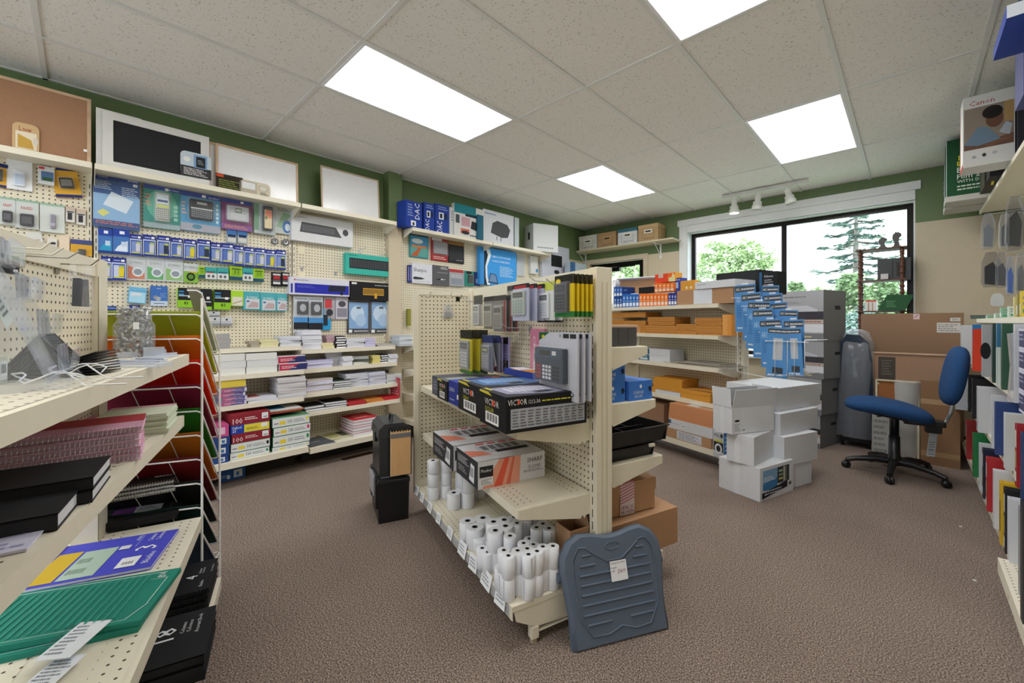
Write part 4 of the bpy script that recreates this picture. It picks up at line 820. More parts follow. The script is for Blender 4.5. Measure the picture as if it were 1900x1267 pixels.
pile(LW, 612, 665, 800, .175, .30, .26, 2, 'poster_sheet', 'cream poster with an olive print', 'the pair on the base shelf', ['#cdc9a8'], 'cream posters', H=.010, top=[('r',.1,.2,.5,.8,'#b5b07a'),('r',.55,.2,.8,.8,'#5b5a4a')], twist=.12)
pile(LW, 655, 702, 776, .175, .33, .26, 6, 'exercise_book', 'red covered exercise book', 'the pile beside the file boxes', ['#bb2f36','#d0cdd6'], 'red exercise books', cover=True, top=[('e',.5,.5,.3,.3,'#d8595f'),('l',.2,.2,.8,.35,2,'#e6b5b8')], twist=.06)
b = MB(); b.box(-.09, .09, -.003, 0, 0, .19, '#b0484f', bev=0); b.face((-.09,-.003,0), (1,0,0), (0,0,1), .18, .19, [('l',.1,.1,.9,.9,6,'#d38d90'),('e',.7,.6,.12,.1,'#7c2a33')])
t = b.obj('folder', None, Vector((.30, 2.31, .46)), 0); tag(t, 'red printed card standing at the end of the fourth shelf', 'card'); t.rotation_euler = (0,0,0)
# bay right of the pillar, only a slice shows
pile(UD, 741, 765, 622, .955, .24, .16, 5, 'paper_stack', 'pale blue sheet pad', 'the pile on the shelf right of the pillar', ['#b9c2cc','#d3d8de'], 'pale blue pads', twist=.06)
pile(UD, 757, 763, 573, .955+.20, .05, .03, 1, 'marker_packet', 'yellow and black striped packet', 'hanging right of the pillar', ['#8c8a3a'], None)
u0 = 4.80
b = MB(); b.box(0, .62, -.26, .03, -.02, 0, STEEL); b.box(.1, .12, -.25, .03, -.12, -.02, STEEL); b.box(.5, .52, -.25, .03, -.12, -.02, STEEL)
tag(b.obj('wall_shelf', None, UD.w(4.79, 0, 1.55), UD.rz), 'short wall shelf under the monitor carton near the shop door', 'shelf')
# ================================================================ island gondola
def gondola(name, fr, L, label, H=1.42, wid=.05, peg_z0=.16):
    """two-sided gondola; parent's local x runs 0..L, local y < 0 is the front"""
    t = empty(name, fr.w(0, 0, 0), fr.rz, label, 'gondola shelving')
    for x in (0, L-.045):
        b = MB(); b.box(x, x+.045, -wid/2-.016, wid/2+.016, .0, H, STEEL, bev=.003)
        for yy in (-.012, .012): b.box(x-.0012 if x < .01 else x+.045, x if x < .01 else x+.0462, yy-.004, yy+.004, .0, H-.06, '#cfc7b0')
        for k in range(int((H-.2)/.05)):
            for s in (-1, 1):
                y = s*(wid/2+.0165); z = .16+k*.05
                b.quad((x+.018,y,z), (x+.023,y,z), (x+.023,y,z+.032), (x+.018,y,z+.032), '#2d2820')
        b.obj('upright', t)
    b = MB(); b.box(.045, L-.045, -wid/2, wid/2, H-.07, H, STEEL); b.obj('top_rail', t)
    b = MB(); b.box(.045, L-.045, -wid/2+.006, wid/2-.006, peg_z0, H-.07, PEG); b.obj('perforated_panel', t)
    return t
isl = gondola('display_gondola', CG, 1.31, 'cream island gondola in the room centre with calculators and paper rolls')
def base(t, L, d, z, side=-1, legs=True, name='base_deck'):
    b = MB(); y0, y1 = (-d, -.03) if side < 0 else (.03, d)
    b.box(0, L, y0, y1, z-.02, z, STEEL); yf = -d if side < 0 else d-.004
    b.box(0, L, yf, yf+.004, z-.05, z-.02, STEEL)
    b.quad((.02,y0+.01,z+.001),(L-.02,y0+.01,z+.001),(L-.02,y0+.09,z+.001),(.02,y0+.09,z+.001), PERF)
    b.quad((.02,y1-.10,z+.001),(L-.02,y1-.10,z+.001),(L-.02,y1-.02,z+.001),(.02,y1-.02,z+.001), PERF)
    b.obj(name, t)
    if legs:
        for x in (L-.006, .002):
            k = MB(); s = side
            pts = [(s*.03,z-.022),(s*.03,z-.125),(s*(d-.10),z-.105),(s*(d-.02),z-.06),(s*(d-.01),z-.022)]
            k.prism(pts, 'x', x, x+.004, STEEL); k.box(x-.012, x+.004, min(s*.03,s*(d-.10)), max(s*.03,s*(d-.10)), z-.128, z-.124, STEEL); k.obj('base_bracket', t)
            k = MB(); k.box(x-.024, x+.006, s*(d-.10)-.016, s*(d-.10)+.016, .02, z-.104, STEEL, bev=.003); k.box(x-.018, x, s*(d-.10)-.01, s*(d-.10)+.01, 0, .02, '#a9a08a'); k.obj('leg', t)
base(isl, 1.29, .415, .17)
base(isl, 1.29, .36, .17, 1)
for z, d in ((.80,.385),(.50,.375)):
    shelf_plate(isl, 'shelf', .05, 1.262, -.03, d-.03, z, .035)
# rear shelves: mirrored
def rear_shelf(t, u0, u1, d, z):
    b = MB(); b.box(u0, u1, .03, d, z-.018, z, STEEL); b.box(u0, u1, d-.012, d, z-.035, z-.018, STEEL); o = b.obj('shelf', t)
    for u in (u0-.003, u1-.001):
        k = MB(); k.prism([(d-.004,z-.002),(d-.004,z-.036),(.085,z-.095),(.075,z-.08),(.065,z-.098),(.055,z-.085),(.03,z-.085),(.03,z-.002)], 'x', u, u+.004, STEEL); k.obj('bracket', o)
for z, d in ((1.09,.29),(.85,.34),(.59,.385)): rear_shelf(isl, .05, 1.265, d, z)
# end panel at the far end
b = MB(); Y_ = -.42
b.box(.0, .02, Y_, Y_+.03, .12, 1.40, STEEL); b.box(0, .02, -.055, -.03, .12, 1.40, STEEL); b.box(0, .02, Y_+.03, -.055, 1.37, 1.40, STEEL); b.box(0,.02,Y_+.03,-.055,.12,.20,STEEL)
ep = b.obj('end_panel', isl)
b = MB(); b.box(-.006, .006, -.17, .17, -.585, .585, PEG); PEGY = dots('perforated_end_board', '#dfd6bf', '#3a3226', 1, 2)
b = MB(); b.box(.004, .014, Y_+.03, -.055, .20, 1.37, PEGY); b.obj('perforated_panel', ep)
# price rail and tags on the front edge
pr_ = MB(); pr_.box(.02, 1.27, -.419, -.416, .125, .165, clear('#d8dbe0', .35)); pr_.obj('price_rail', isl)
for i, (px, py) in enumerate(((772,905),(782,918),(796,935),(812,955),(833,984),(856,1008),(876,1040),(900,1066),(926,1098))):
    u, z = CG.at(px, py, .425); b = MB(); w_, h_ = (.085, .062) if i > 4 else (.066, .05)
    b.box(-w_/2, w_/2, -.0016, 0, -h_/2, h_/2, '#eef0f4'); b.face((-w_/2,-.0016,-h_/2), (1,0,0), (0,0,1), w_, h_, [('l',.12,.2,.88,.8,3,'#9a9ea6')])
    o = b.obj('price_tag', None, CG.w(u, .4195, max(.122, min(.16, z+.02))), CG.rz)
    tag(o, 'white shelf price tag, %s along the island base from its %s end' % (('first second third fourth fifth fourth third second first'.split())[i], 'far' if i < 5 else 'near'), 'price tag', 'price tags on the island base')
    o.rotation_euler = (-.25, random.uniform(-.15,.15), CG.rz)
# ---------------------------------------------------------------- thermal paper rolls
PAPER = M('#e9ebf2'); KRAFT = '#d9dbe0'
def roll_mesh(r, h, core='#17181b'):
    b = MB()
    b.lathe([(r-.001,0),(r,.001),(r,h-.001),(r-.001,h)], PAPER, n=18); b.lathe([(r-.001,h),(r*.36,h)], PAPER, n=18, smooth=False)
    c = MB(); c.lathe([(r*.36,h+.0003),(r*.27,h+.0003)], M('#7d7f83'), n=14, smooth=False); c.lathe([(r*.27,h+.0002),(r*.27,h-.02)], core, n=14); c.lathe([(r*.27,h-.02),(.0005,h-.02)], core, n=14, smooth=False)
    b.quad((-.003,-r-.0004,.004),(.003,-r-.0004,.004),(.003,-r-.0004,h-.004),(-.003,-r-.0004,h-.004), '#c9cbd6')
    return b, c
_r = {}
def paper_roll(px, py, z, r, h, label, group):
    """px,py: centre of the roll's top; z: height of its foot"""
    p = onz(px, py, z+h)
    k = (r, h)
    if k not in _r:
        b, c = roll_mesh(r, h); o = b.obj('paper_roll'); c.obj('core', o); _r[k] = o
    else: o = copy_tree(_r[k])
    o.location = (p.x, p.y, z); o.rotation_euler = (0,0,random.uniform(0,6)); tag(o, label, 'paper roll', group); return o
ZB2 = .1715
R1, H1 = .0245, .080
S = 1267/380
def q(a, b): return 740+a/S, 820+b/S
GR = 'thermal paper rolls on the island base'
# tall rolls at the far end: stacks of three and two
for a, b_, nst, r, lb in ((212,112,3,.033,'in the three-high column beside the end panel'),(292,102,3,.033,'in the second three-high column'),(392,182,2,.038,'in the wide pair under the boxes'),(426,209,2,.038,'in the wide pair nearer the front')):
    px, py = q(a, b_); h = .075 if nst == 3 else .085
    top = onz(px, py, ZB2+h*nst)
    for k in range(nst):
        b, c = roll_mesh(r, h-.001); o = b.obj('paper_roll', None, (top.x, top.y, ZB2+k*h)); c.obj('core', o)
        tag(o, 'wide white roll %s, %s' % (lb, ('bottom one','middle one','top one')[k] if nst == 3 else ('lower one','upper one')[k]), 'paper roll', 'wide paper rolls')
for a, b_, r, h, lb in ((340,312,.037,.085,'single wide roll standing before the tall columns, left'),(418,292,.036,.085,'single wide roll beside the other, right of it'),(500,250,.034,.085,'wide roll in the shade behind, under the lower boxes'),(572,262,.034,.055,'low roll in the shade at the back'),(505,580,.040,.055,'low wide roll with a flat bare top')):
    px, py = q(a, b_); paper_roll(px, py, ZB2, r, h, 'white '+lb, 'single wide rolls')
for a, b_, r, lb in ((426,486,.039,'wide roll at the left of the crowd'),(520,468,.040,'wide roll behind, second from the left of the crowd'),(470,524,.040,'wide roll in front of the two leftmost')):
    px, py = q(a, b_); paper_roll(px, py, ZB2, r, .09, 'white '+lb, 'wide rolls at the left of the crowd')
up = [(586,492),(652,480),(597,546),(660,518),(714,464),(762,440),(731,500),(785,476),(829,453),(852,527),(891,504),(929,532),(688,579)]
ul = ['back left corner of the upper layer','back row of the upper layer, second','large one at the front left of the upper layer','upper layer, behind the lone front roll','back row of the upper layer, middle','rearmost of the upper layer','upper layer centre','upper layer, right of the centre one','back right of the upper layer','front of the three at the right, left one','right cluster, rear one','right cluster, nearest the cardboard box','lone tall one standing in the middle']
for (a, b_), lb in zip(up, ul):
    px, py = q(a, b_); r = .034 if (a, b_) in ((586,492),(652,480),(597,546),(660,518)) else R1+.002
    paper_roll(px, py, ZB2+H1+.0005, r, H1, 'white paper roll, '+lb, GR)
    p = onz(px, py, ZB2+2*H1)
    b, c = roll_mesh(r, H1); o = b.obj('paper_roll', None, (p.x, p.y, ZB2)); c.obj('core', o); tag(o, 'white paper roll carrying the '+lb, 'paper roll', 'rolls of the bottom layer')
mid = [(650,668),(735,670),(678,702),(772,624),(795,658),(802,694),(855,674),(891,646),(953,642),(808,597),(746,800),(832,632)]
ml = ['half hidden behind the front left one','middle row, beside the front left one','front left one with a dark mark','middle row, towards the back','middle row, centre','front row centre','front row, right of centre','right cluster, second','right end beside the cardboard box','low one at the back centre','lowest one in front, on the deck','partly hidden centre one']
for (a, b_), lb in zip(mid, ml):
    px, py = q(a, b_); low = (a, b_) in ((746,800),)
    if low or lb.startswith('low one') or lb.startswith('partly'): paper_roll(px, py, ZB2 if low else ZB2+.03, R1, H1 if low else H1, 'white paper roll, '+lb, GR); continue
    paper_roll(px, py, ZB2+H1+.0005, R1, H1, 'white paper roll, '+lb, GR)
    p = onz(px, py, ZB2+2*H1); b, c = roll_mesh(R1, H1); o = b.obj('paper_roll', None, (p.x, p.y, ZB2)); c.obj('core', o); tag(o, 'white paper roll under the '+lb, 'paper roll', 'rolls of the bottom layer')
for a, b_, lb in ((516,655,'short one left in front of the wide flat roll'),(550,680,'short one beside the leaning wide column'),(630,770,'one in front, left of the marked roll')):
    px, py = q(a, b_); paper_roll(px, py, ZB2, R1, H1, 'white paper roll, '+lb, GR)
# ---------------------------------------------------------------- boxes on the island shelves
def victor(top_art): pass
DKT = M('#4b5266','gloss')
def vbox(px0, px1, pyt, pyb, z, d, D, label, num, rz=0):
    """printing calculator carton, short side to the front-left, long side seen from the gondola end"""
KB = '#1b1c20'
def calc_top(c1, c2):
    return [('r',.0,.0,1,1,'#2c2e36'),('p',[(.1,.08),(.05,.5),(.3,.9),(.8,.92),(.95,.55),(.75,.1)], c1),('g',.22,.18,.62,.72,6,7,c2),('r',.66,.4,.86,.68,'#6a6f7e'),('r',.68,.44,.84,.62,'#30343c'),('p',[(0,.9),(.5,.97),(1,.86),(1,.92),(.5,1),(0,1)],'#d87a34'),('p',[(0,.95),(.5,1),(0,1)],'#e6cf3a'),('l',.02,.02,.3,.1,1,'#d8c83a')]
def front_art(num, w=1):
    return [('p',[(0,1),(.35,1),(.5,.9),(0,.94)],'#d9c93a'),('t',.22,.62,.78,.8,'VICTOR','#e9eaec'),('r',.52,.62,.60,.8,'#d8553a'),('t',.24,.44,.72,.56,num,'#d6d23c'),('b',.25,.1,.75,.42,'#2a2a2e')]
def side_art(num):
    return [('t',.02,.76,.24,.92,'VICTOR','#f0f1f2'),('e',.145,.84,.014,.07,'#e2553c'),('t',.26,.77,.4,.88,num,'#e3e4e6'),('l',.42,.78,.78,.86,1,'#d8d23c'),('r',.05,.1,.97,.66,'#aeb2bd')]+[('l',.07+.09*i,.14,.145+.09*i,.62,6,'#5d616b') for i in range(10)]+[('l',.8,.86,.98,.92,1,'#d0d2d4')]
def calc_box(u0, u1, d, D, z, H, label, num, col=KB, sided=True, front=None, top=None, side=None, back=0):
    W = u1-u0
    return carton('calculator_box', label, 'calculator box', CG.w((u0+u1)/2, d, z), CG.rz, W, D, H, M(col), front=front or front_art(num), top=top or calc_top('#8f8fa6','#c9c9d6'), right=side or side_art(num), group='calculator boxes on the island')
def U(px, py, d): return CG.at(px, py, d)
u0 = U(905,775,.41)[0]; u1 = U(955,805,.41)[0]; h_ = U(930,745,.41)[1]
zS = .8005
calc_box(u0, u1, .445, .36, zS, .13, 'black calculator box with a specification table on its long side, nearest the post', '1212-3A')
u0b = U(858,745,.41)[0]
calc_box(u0b, u0-.004, .43, .36, zS, .13, 'black calculator box with a blue key picture, second from the post', '1230-4', top=calc_top('#4f6f9c','#8fb0dc'))
u0c = U(836,735,.41)[0]; calc_box(u0c, u0b-.004, .42, .30, zS, .11, 'deep blue calculator box between two black ones', 'x', '#2a3a94', front=[('t',.05,.55,.8,.72,'CASIO','#e8ebf4'),('l',.1,.15,.5,.25,1,'#b9c2e4'),('r',.75,.3,.95,.5,'#dfe3ee')], top=[('r',0,0,1,1,'#2b3f9e'),('r',.5,.3,.9,.8,'#dfe5f0'),('p',[(0,.8),(1,.6),(1,.7),(0,.95)],'#d86a34')])
u0d = U(810,712,.43)[0]; calc_box(u0d, u0c-.004, .425, .34, zS, .10, 'black calculator box with a red and green top, fourth from the post', '1205-4', top=[('r',0,0,1,1,'#5a605c'),('r',.1,.1,.6,.6,'#8f958c'),('p',[(.5,.7),(1,.6),(1,.9),(.5,1)],'#d8552f')])
u0e = U(797,706,.43)[0]; calc_box(u0e, u0d-.004, .415, .3, zS, .10, 'grey printed calculator box at the far end of the shelf', 'x', '#4d4f5c', front=[('r',.1,.1,.9,.9,'#5d6070'),('l',.2,.3,.8,.8,3,'#8d90a0')], top=[('r',0,0,1,1,'#4a4c58')])
carton('calculator_box', 'flat blue and orange box lying behind the black calculator boxes', 'calculator box', CG.w(.86, .13, zS+.131), CG.rz+.1, .3, .1, .03, M('#31469c'), top=[('p',[(.2,0),(1,0),(1,.5),(.3,.9)],'#d88a3c'),('p',[(0,.3),(.4,.1),(.5,.9),(.1,1)],'#dfe6f0')])
# two printing calculator boxes on the lower shelf
SH_T = [('r',0,0,1,1,'#d9dae0'),('r',.05,.8,.12,.93,'#d63a44'),('r',.05,.62,.12,.75,'#d63a44'),('r',.05,.44,.12,.57,'#d63a44'),('r',.05,.26,.12,.39,'#d63a44'),('p',[(.2,.2),(.16,.75),(.35,.95),(.6,.95),(.62,.2)],'#c3c5cb'),('g',.22,.25,.48,.85,6,5,'#55575e'),('r',.52,.4,.66,.9,'#2b2c31'),('p',[(.72,0),(1,0),(1,.5),(.8,.7)],'#cfd0d4'),('p',[(.35,0),(.7,0),(.76,.3),(.5,.22)],'#e08a74')]
SH_S = [('r',0,0,1,1,'#d9dae2'),('p',[(.05,0),(.3,1),(.62,1),(.6,0)],'#e79f88'),('p',[(.22,0),(.38,1),(.45,1),(.34,0)],'#e0604a'),('p',[(.4,0),(.5,1),(.53,1),(.46,0)],'#d9715c'),('t',.72,.66,.96,.84,'SHARP','#26272c'),('t',.74,.44,.92,.56,'EL-2201RII','#4a4b50'),('l',.66,.3,.97,.4,2,'#7f8188'),('r',.02,.42,.21,.82,'#2b2c30'),('t',.04,.6,.19,.72,'Member','#e2e4e8'),('r',.02,.12,.21,.40,'#e4e6ea'),('l',.04,.15,.19,.36,4,'#75797f')]
SH_F = [('r',0,0,1,1,'#35363a'),('l',.08,.55,.6,.85,4,'#b9bbc0'),('l',.1,.2,.5,.45,3,'#9a9ca2'),('p',[(.62,.15),(.7,.8),(.86,.75),(.84,.1)],'#dfe1e6'),('g',.66,.3,.82,.65,3,5,'#55565c')]
zL = .5005
ua = U(862,858,.39)[0]; ub = U(903,900,.39)[0]
carton('calculator_box', 'white and red printing calculator box, nearer one on the lower shelf', 'calculator box', CG.w((ua+ub)/2, .43, zL), CG.rz, ub-ua, .33, .115, M('#d9dae0'), front=SH_F, top=SH_T, right=SH_S, group='printing calculator boxes')
uc = U(817,825,.40)[0]
carton('calculator_box', 'white and red printing calculator box, farther one on the lower shelf', 'calculator box', CG.w((uc+ua)/2-.006, .44, zL), CG.rz, ua-uc-.012, .33, .115, M('#d9dae0'), front=SH_F, top=SH_T, right=SH_S, group='printing calculator boxes')
# cardboard boxes on the base
CARD = M('#b08968', 'card')
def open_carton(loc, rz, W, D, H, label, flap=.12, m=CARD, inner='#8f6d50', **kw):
    t = empty('open_carton', loc, rz, label, 'cardboard box')
    b = MB(); th = .004
    b.box(-W/2, W/2, 0, th, 0, H, m); b.box(-W/2, W/2, D-th, D, 0, H, m); b.box(-W/2, -W/2+th, th, D-th, 0, H, m); b.box(W/2-th, W/2, th, D-th, 0, H, m); b.box(-W/2, W/2, 0, D, 0, th, m)
    e_ = th+.0006
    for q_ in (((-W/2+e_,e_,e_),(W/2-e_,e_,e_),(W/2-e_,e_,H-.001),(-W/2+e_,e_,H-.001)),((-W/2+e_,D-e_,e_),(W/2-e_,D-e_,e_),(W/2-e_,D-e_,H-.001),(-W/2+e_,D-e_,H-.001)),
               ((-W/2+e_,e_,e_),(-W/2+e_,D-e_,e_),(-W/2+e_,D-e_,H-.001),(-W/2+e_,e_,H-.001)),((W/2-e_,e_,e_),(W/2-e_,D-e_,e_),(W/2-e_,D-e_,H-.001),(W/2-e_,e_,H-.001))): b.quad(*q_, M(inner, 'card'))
    for i, f in enumerate(kw.get('arts', [])):
        o_, u_, w_, = [((-W/2,0,0),(1,0,0),W),((W/2,0,0),(0,1,0),D)][i]; b.face(o_, u_, (0,0,1), w_, H, f)
    b.obj('body', t)
    fl = kw.get('flaps', (40, -50, 60, -30))
    for i, a in enumerate(fl):
        if a is None: continue
        k = MB(); A = math.radians(a); L = flap
        if i == 0: k.box(-W/2+.002, W/2-.002, -.003, 0, 0, L, m); R = Matrix.Translation((0,0,H)) @ Matrix.Rotation(A, 4, 'X')
        if i == 1: k.box(-.002, .001, .002, D-.002, 0, L, m); R = Matrix.Translation((W/2,0,H)) @ Matrix.Rotation(A, 4, 'Y')
        if i == 2: k.box(-W/2+.002, W/2-.002, 0, .003, 0, L, m); R = Matrix.Translation((0,D,H)) @ Matrix.Rotation(A, 4, 'X')
        if i == 3: k.box(-.001, .002, .002, D-.002, 0, L, m); R = Matrix.Translation((-W/2,0,H)) @ Matrix.Rotation(-A, 4, 'Y')
        k.rot(R); k.obj('flap', t)
    return t
un = U(1034,1030,.13)[0]
open_carton(CG.w((un+1.262)/2, .135, .1715), CG.rz, 1.262-un, .095, .19, 'brown cardboard box with open flaps on the island base behind the rolls', .09, flaps=(None, None, 15, -30))
# rear side: cartons, blue boxes, black toner, black trays
B2 = Fr(3.045, 1.635, CG.rz+PI/2)      # looking along the island end: local x = away from the front
def bk(u0, u1, dnear, D, z, H, name, label, cat, m, group=None, **kw):
    """box on the rear shelves: dnear = set back from the near end, D = its length along the island"""
    k = kw.pop('rz', 0)
    return carton(name, label, cat, B2.w((u0+u1)/2, -dnear, z), B2.rz+k, u1-u0, D, H, M(m) if isinstance(m, str) else m, group=group, **kw)
TAPE = [('p',[(.28,0),(.52,0),(.52,1),(.28,1)],'#dcc4cc')]+[('p',[(.28,i*.12),(.52,i*.12+.16),(.52,i*.12+.19),(.28,i*.12+.03)],'#b9485c') for i in range(7)]
bk(.045, .475, .0, .30, .171, .165, 'cardboard_box', 'brown cardboard box at the foot of the island end', 'cardboard box', CARD, None)
t = empty('cardboard_box', B2.w(.215, -.05, .342), B2.rz-.06, 'brown lidded box sealed with red striped tape, on the lower box', 'cardboard box')
b = MB(); W_, D_, H_ = .31, .27, .14; b.box(-W_/2, W_/2, 0, D_, 0, H_-.05, CARD); b.obj('body', t)
b = MB(); b.box(-W_/2-.004, W_/2+.004, -.004, D_+.004, H_-.055, H_, CARD); b.obj('lid', t)
b = MB(); x0, x1 = -.05, .03
b.quad((x0,-.0046,.0),(x1,-.0046,0),(x1,-.0046,H_),(x0,-.0046,H_), '#d9c6cc'); b.quad((x0,-.0046,H_+.0006),(x1,-.0046,H_+.0006),(x1-.03,D_,H_+.0006),(x0-.10,D_,H_+.0006), '#d9c6cc')
for i in range(7): b.quad((x0,-.0050,H_*.36+i*.013),(x1,-.0050,H_*.36+i*.013+.02),(x1,-.0050,H_*.36+i*.013+.024),(x0,-.0050,H_*.36+i*.013+.004),'#b9485c')
b.face((x0,-.0046,0), (1,0,0), (0,0,1), x1-x0, H_*.34, [('t',.05,.52,.95,.85,'SEAL IS','#26262a'),('t',.05,.08,.95,.42,'BROKEN','#26262a')])
b.obj('seal_tape', t)
b = MB(); b.face((.04,.09,H_), (1,0,0), (0,1,0), .09, .12, [('r',0,0,1,1,'#e2e2e2'),('l',.1,.1,.9,.9,7,'#b0b0b2')]); b.obj('shipping_label', t)
# black toner cubes in film
for i in range(4):
    bk(.04+i*.056, .04+i*.056+.05, .04, .10, 1.0905, .085, 'ink_block', 'black foam block in film on the top rear shelf, %s from the post' % ('first second third fourth'.split()[i]), 'supply', '#1d1d20', 'black blocks in film', bev=.006)
b = MB(); b.box(.034, .27, .033, .146, .0002, .095, clear('#ffffff', .06, .05), bev=.012); tag(b.obj('plastic_film', None, B2.w(0, 0, 1.0903), B2.rz), 'crinkled clear film wrapped around the black blocks', 'plastic film')
BLU = '#3f78d0'
BF = [('e',.5,.72,.05,.1,'#dfe8f6'),('t',.18,.34,.62,.5,'COLD BANK GUARD','#e3ebf8'),('t',.24,.14,.56,.28,'PASS ACTIVE','#e3ebf8'),('p',[(.82,.62),(.92,.72),(.98,.5),(.88,.38)],'#1c2438')]
bk(.19, .33, .02, .2, .8505, .085, 'blue_box', 'bright blue carton standing alone near the shelf end', 'box', BLU, 'blue cartons on the rear shelf', front=BF, top=[('r',0,0,1,1,'#4a86dc')])
bk(.035, .175, .03, .2, .8505, .085, 'blue_box', 'bright blue carton beside the post, lower of two', 'box', BLU, 'blue cartons on the rear shelf', front=BF)
bk(.035, .175, .03, .2, .936, .085, 'blue_box', 'bright blue carton beside the post, upper of two', 'box', BLU, 'blue cartons on the rear shelf', front=BF)
bk(.03, .20, .26, .12, .8505, .2, 'blue_box', 'teal blue carton standing behind the bright blue ones', 'box', '#25688c', front=[('l',.1,.5,.9,.9,4,'#86b4cc')])
bk(.205, .235, .24, .1, .8505, .18, 'blue_box', 'slim blue carton behind the bright blue ones', 'box', '#2f7cba')
# black trays
def tray(u0, u1, dn, D, z, H, label):
    t = empty('desk_tray', B2.w((u0+u1)/2, -dn, z), B2.rz, label, 'tray', 'black plastic trays'); W = u1-u0
    b = MB(); th = .004; m = BLACK
    b.box(-W/2+.01, W/2-.01, .01, D-.01, 0, .004, m)
    for s in (-1, 1): b.prism([(s*(W/2-.012),0),(s*W/2,H),(s*(W/2-th),H),(s*(W/2-.016),.003)], 'y', 0.003, D-.003, m)
    b.prism([(.012,0),(0,H),(th,H),(.016,.003)], 'x', -W/2, W/2, m); b.prism([(D-.012,0),(D,H),(D-th,H),(D-.016,.003)], 'x', -W/2, W/2, m)
    b.box(-W/2-.006, W/2+.006, -.006, .002, H-.004, H, m); b.box(-W/2-.006, -W/2+.002, 0, D, H-.004, H, m); b.box(W/2-.002, W/2+.006, 0, D, H-.004, H, m)
    b.obj('shell', t)
    k = MB(); k.box(-W/2+.015, W/2-.015, D*.4, D*.4+.003, .004, H*.6, m); k.box(-.002, .002, .01, D*.4, .004, H*.6, m); k.box(W*.2, W*.2+.003, D*.4, D-.01, .004, H*.6, m); k.obj('divider', t); return t
tray(.03, .36, .03, .3, .5905, .055, 'black plastic tray lying upside on the lower rear shelf')
tray(.02, .41, .0, .34, .66, .07, 'black divided tray on top of the lower tray')
carton('paper_tag', 'small white tag under the divided black tray', 'tag', B2.w(.3, .012, .645), B2.rz, .03, .01, .012, M('#d8d3c0'))
# ================================================================ hanging calculators on the island panel
YB, GNB = '#e3c522', '#2c7a3e'
CGd = .035
def cg_pack(r, d, label, group=None, **kw):
    return pack(CG, r, label, 'calculator pack', group, 'calculator_pack', d0=d, **kw)
def calc_prod(col, keyc, scr='#9aa58f', kn=(4,5)):
    return [('r',.12,.72,.88,.92,'#2a2c30'),('r',.18,.75,.82,.88,scr),('g',.1,.06,.9,.62,kn[0],kn[1],keyc)]
def fan(px0, px1, yt, yb, n, step, labels, grp, d0, dd, **kw):
    """packs on one prong: the front one whole, the ones behind peep out to the right"""
    for i in range(n):
        d = d0-i*dd
        r = (px0, px1, yt, yb)
        u0, u1, z0, z1 = rect(CG, r, d0+.012)
        W = u1-u0; H = z1-z0; loc = CG.w((u0+u1)/2, d, z0)
        b = MB(); b.box(-W/2, W/2, -.008, 0, 0, H, kw['body']); it = []
        if kw.get('head'): it.append(('r',0,1-kw['head'][0],1,1,kw['head'][1]))
        if kw.get('foot'): it.append(('r',0,0,1,kw['foot'][0],kw['foot'][1]))
        b.face((-W/2,-.008,0), (1,0,0), (0,0,1), W, H, it+(kw.get('art') or []))
        for zz, hh, cc in ((H*(1-(kw.get('head') or (0,''))[0]), H*(kw.get('head') or (0,''))[0], (kw.get('head') or (0,'#222222'))[1]), (0, H*(kw.get('foot') or (0,''))[0], (kw.get('foot') or (0,'#222222'))[1])):
            if hh: b.quad((W/2+.0004,-.008,zz),(W/2+.0004,0,zz),(W/2+.0004,0,zz+hh),(W/2+.0004,-.008,zz+hh), cc)
        if kw.get('thick'): b.box(-W*.4, W*.42, -.008-kw['thick'], -.0082, H*.1, H*.8, kw.get('tcol', '#c9ccd6'))
        o = empty('calculator_pack', loc, CG.rz, labels[i] if i < len(labels) else labels[-1], 'calculator pack', grp); b.obj('card', o)
        if i == 0 and kw.get('prod'):
            a, c, e, f, dep, col, inner = kw['prod']
            k = MB(); k.box(-W/2+a*W, -W/2+e*W, -.008-dep, -.0085, c*H, f*H, col, bev=.004); k.face((-W/2+a*W,-.008-dep,c*H), (1,0,0), (0,0,1), (e-a)*W, (f-c)*H, inner); k.obj('calculator', o)
            k = MB(); k.box(-W/2+(a-.05)*W, -W/2+(e+.05)*W, -.01-dep, -.0087, (c-.03)*H, (f+.03)*H, clear('#ffffff', .04), bev=.004); k.obj('blister', o)
SER = ['%s pack of the yellow fan by the post' % s for s in ('front','second','third','fourth','rear')]
fan(1028,1062,510,588,5,0,['front calculator pack of the yellow fan, black key pad showing']+SER[1:], 'yellow calculator packs by the post', .15, .022, body=YB, head=(.22,'#24241f'), foot=(.13,GNB), prod=(.12,.12,.82,.80,.016,'#4b4d57',calc_prod('#4b4d57','#26272c','#39404a')), art=[('e',.2,.85,.14,.07,'#e6cf3a'),('r',.5,.6,.7,.7,'#e8e8e8')])
fan(996,1026,523,598,2,0,['pale yellow and white calculator pack right of the black ones','pale pack behind it on the same prong'], 'pale yellow calculator packs', .10, .04, body='#d5dad9', head=(.22,'#c9cf5a'), foot=(.05,'#2b2c30'), prod=(.2,.1,.78,.72,.012,'#dfe2e8',calc_prod('#dfe2e8','#c3c7d2','#6b7074')))
fan(950,978,527,595,4,0,['white calculator pack with a red header, front of its fan','white pack behind the red headed one','third white pack of the fan','rear white pack of the fan'], 'white calculator packs with black headers', .19, .04, body='#b9bcd4', head=(.12,'#26272b'), prod=(.05,.15,.9,.82,.012,'#aab2b0',calc_prod('#aab2b0','#8fa39c','#5b605c')), art=[('r',.1,.88,.9,.96,'#a8343a')])
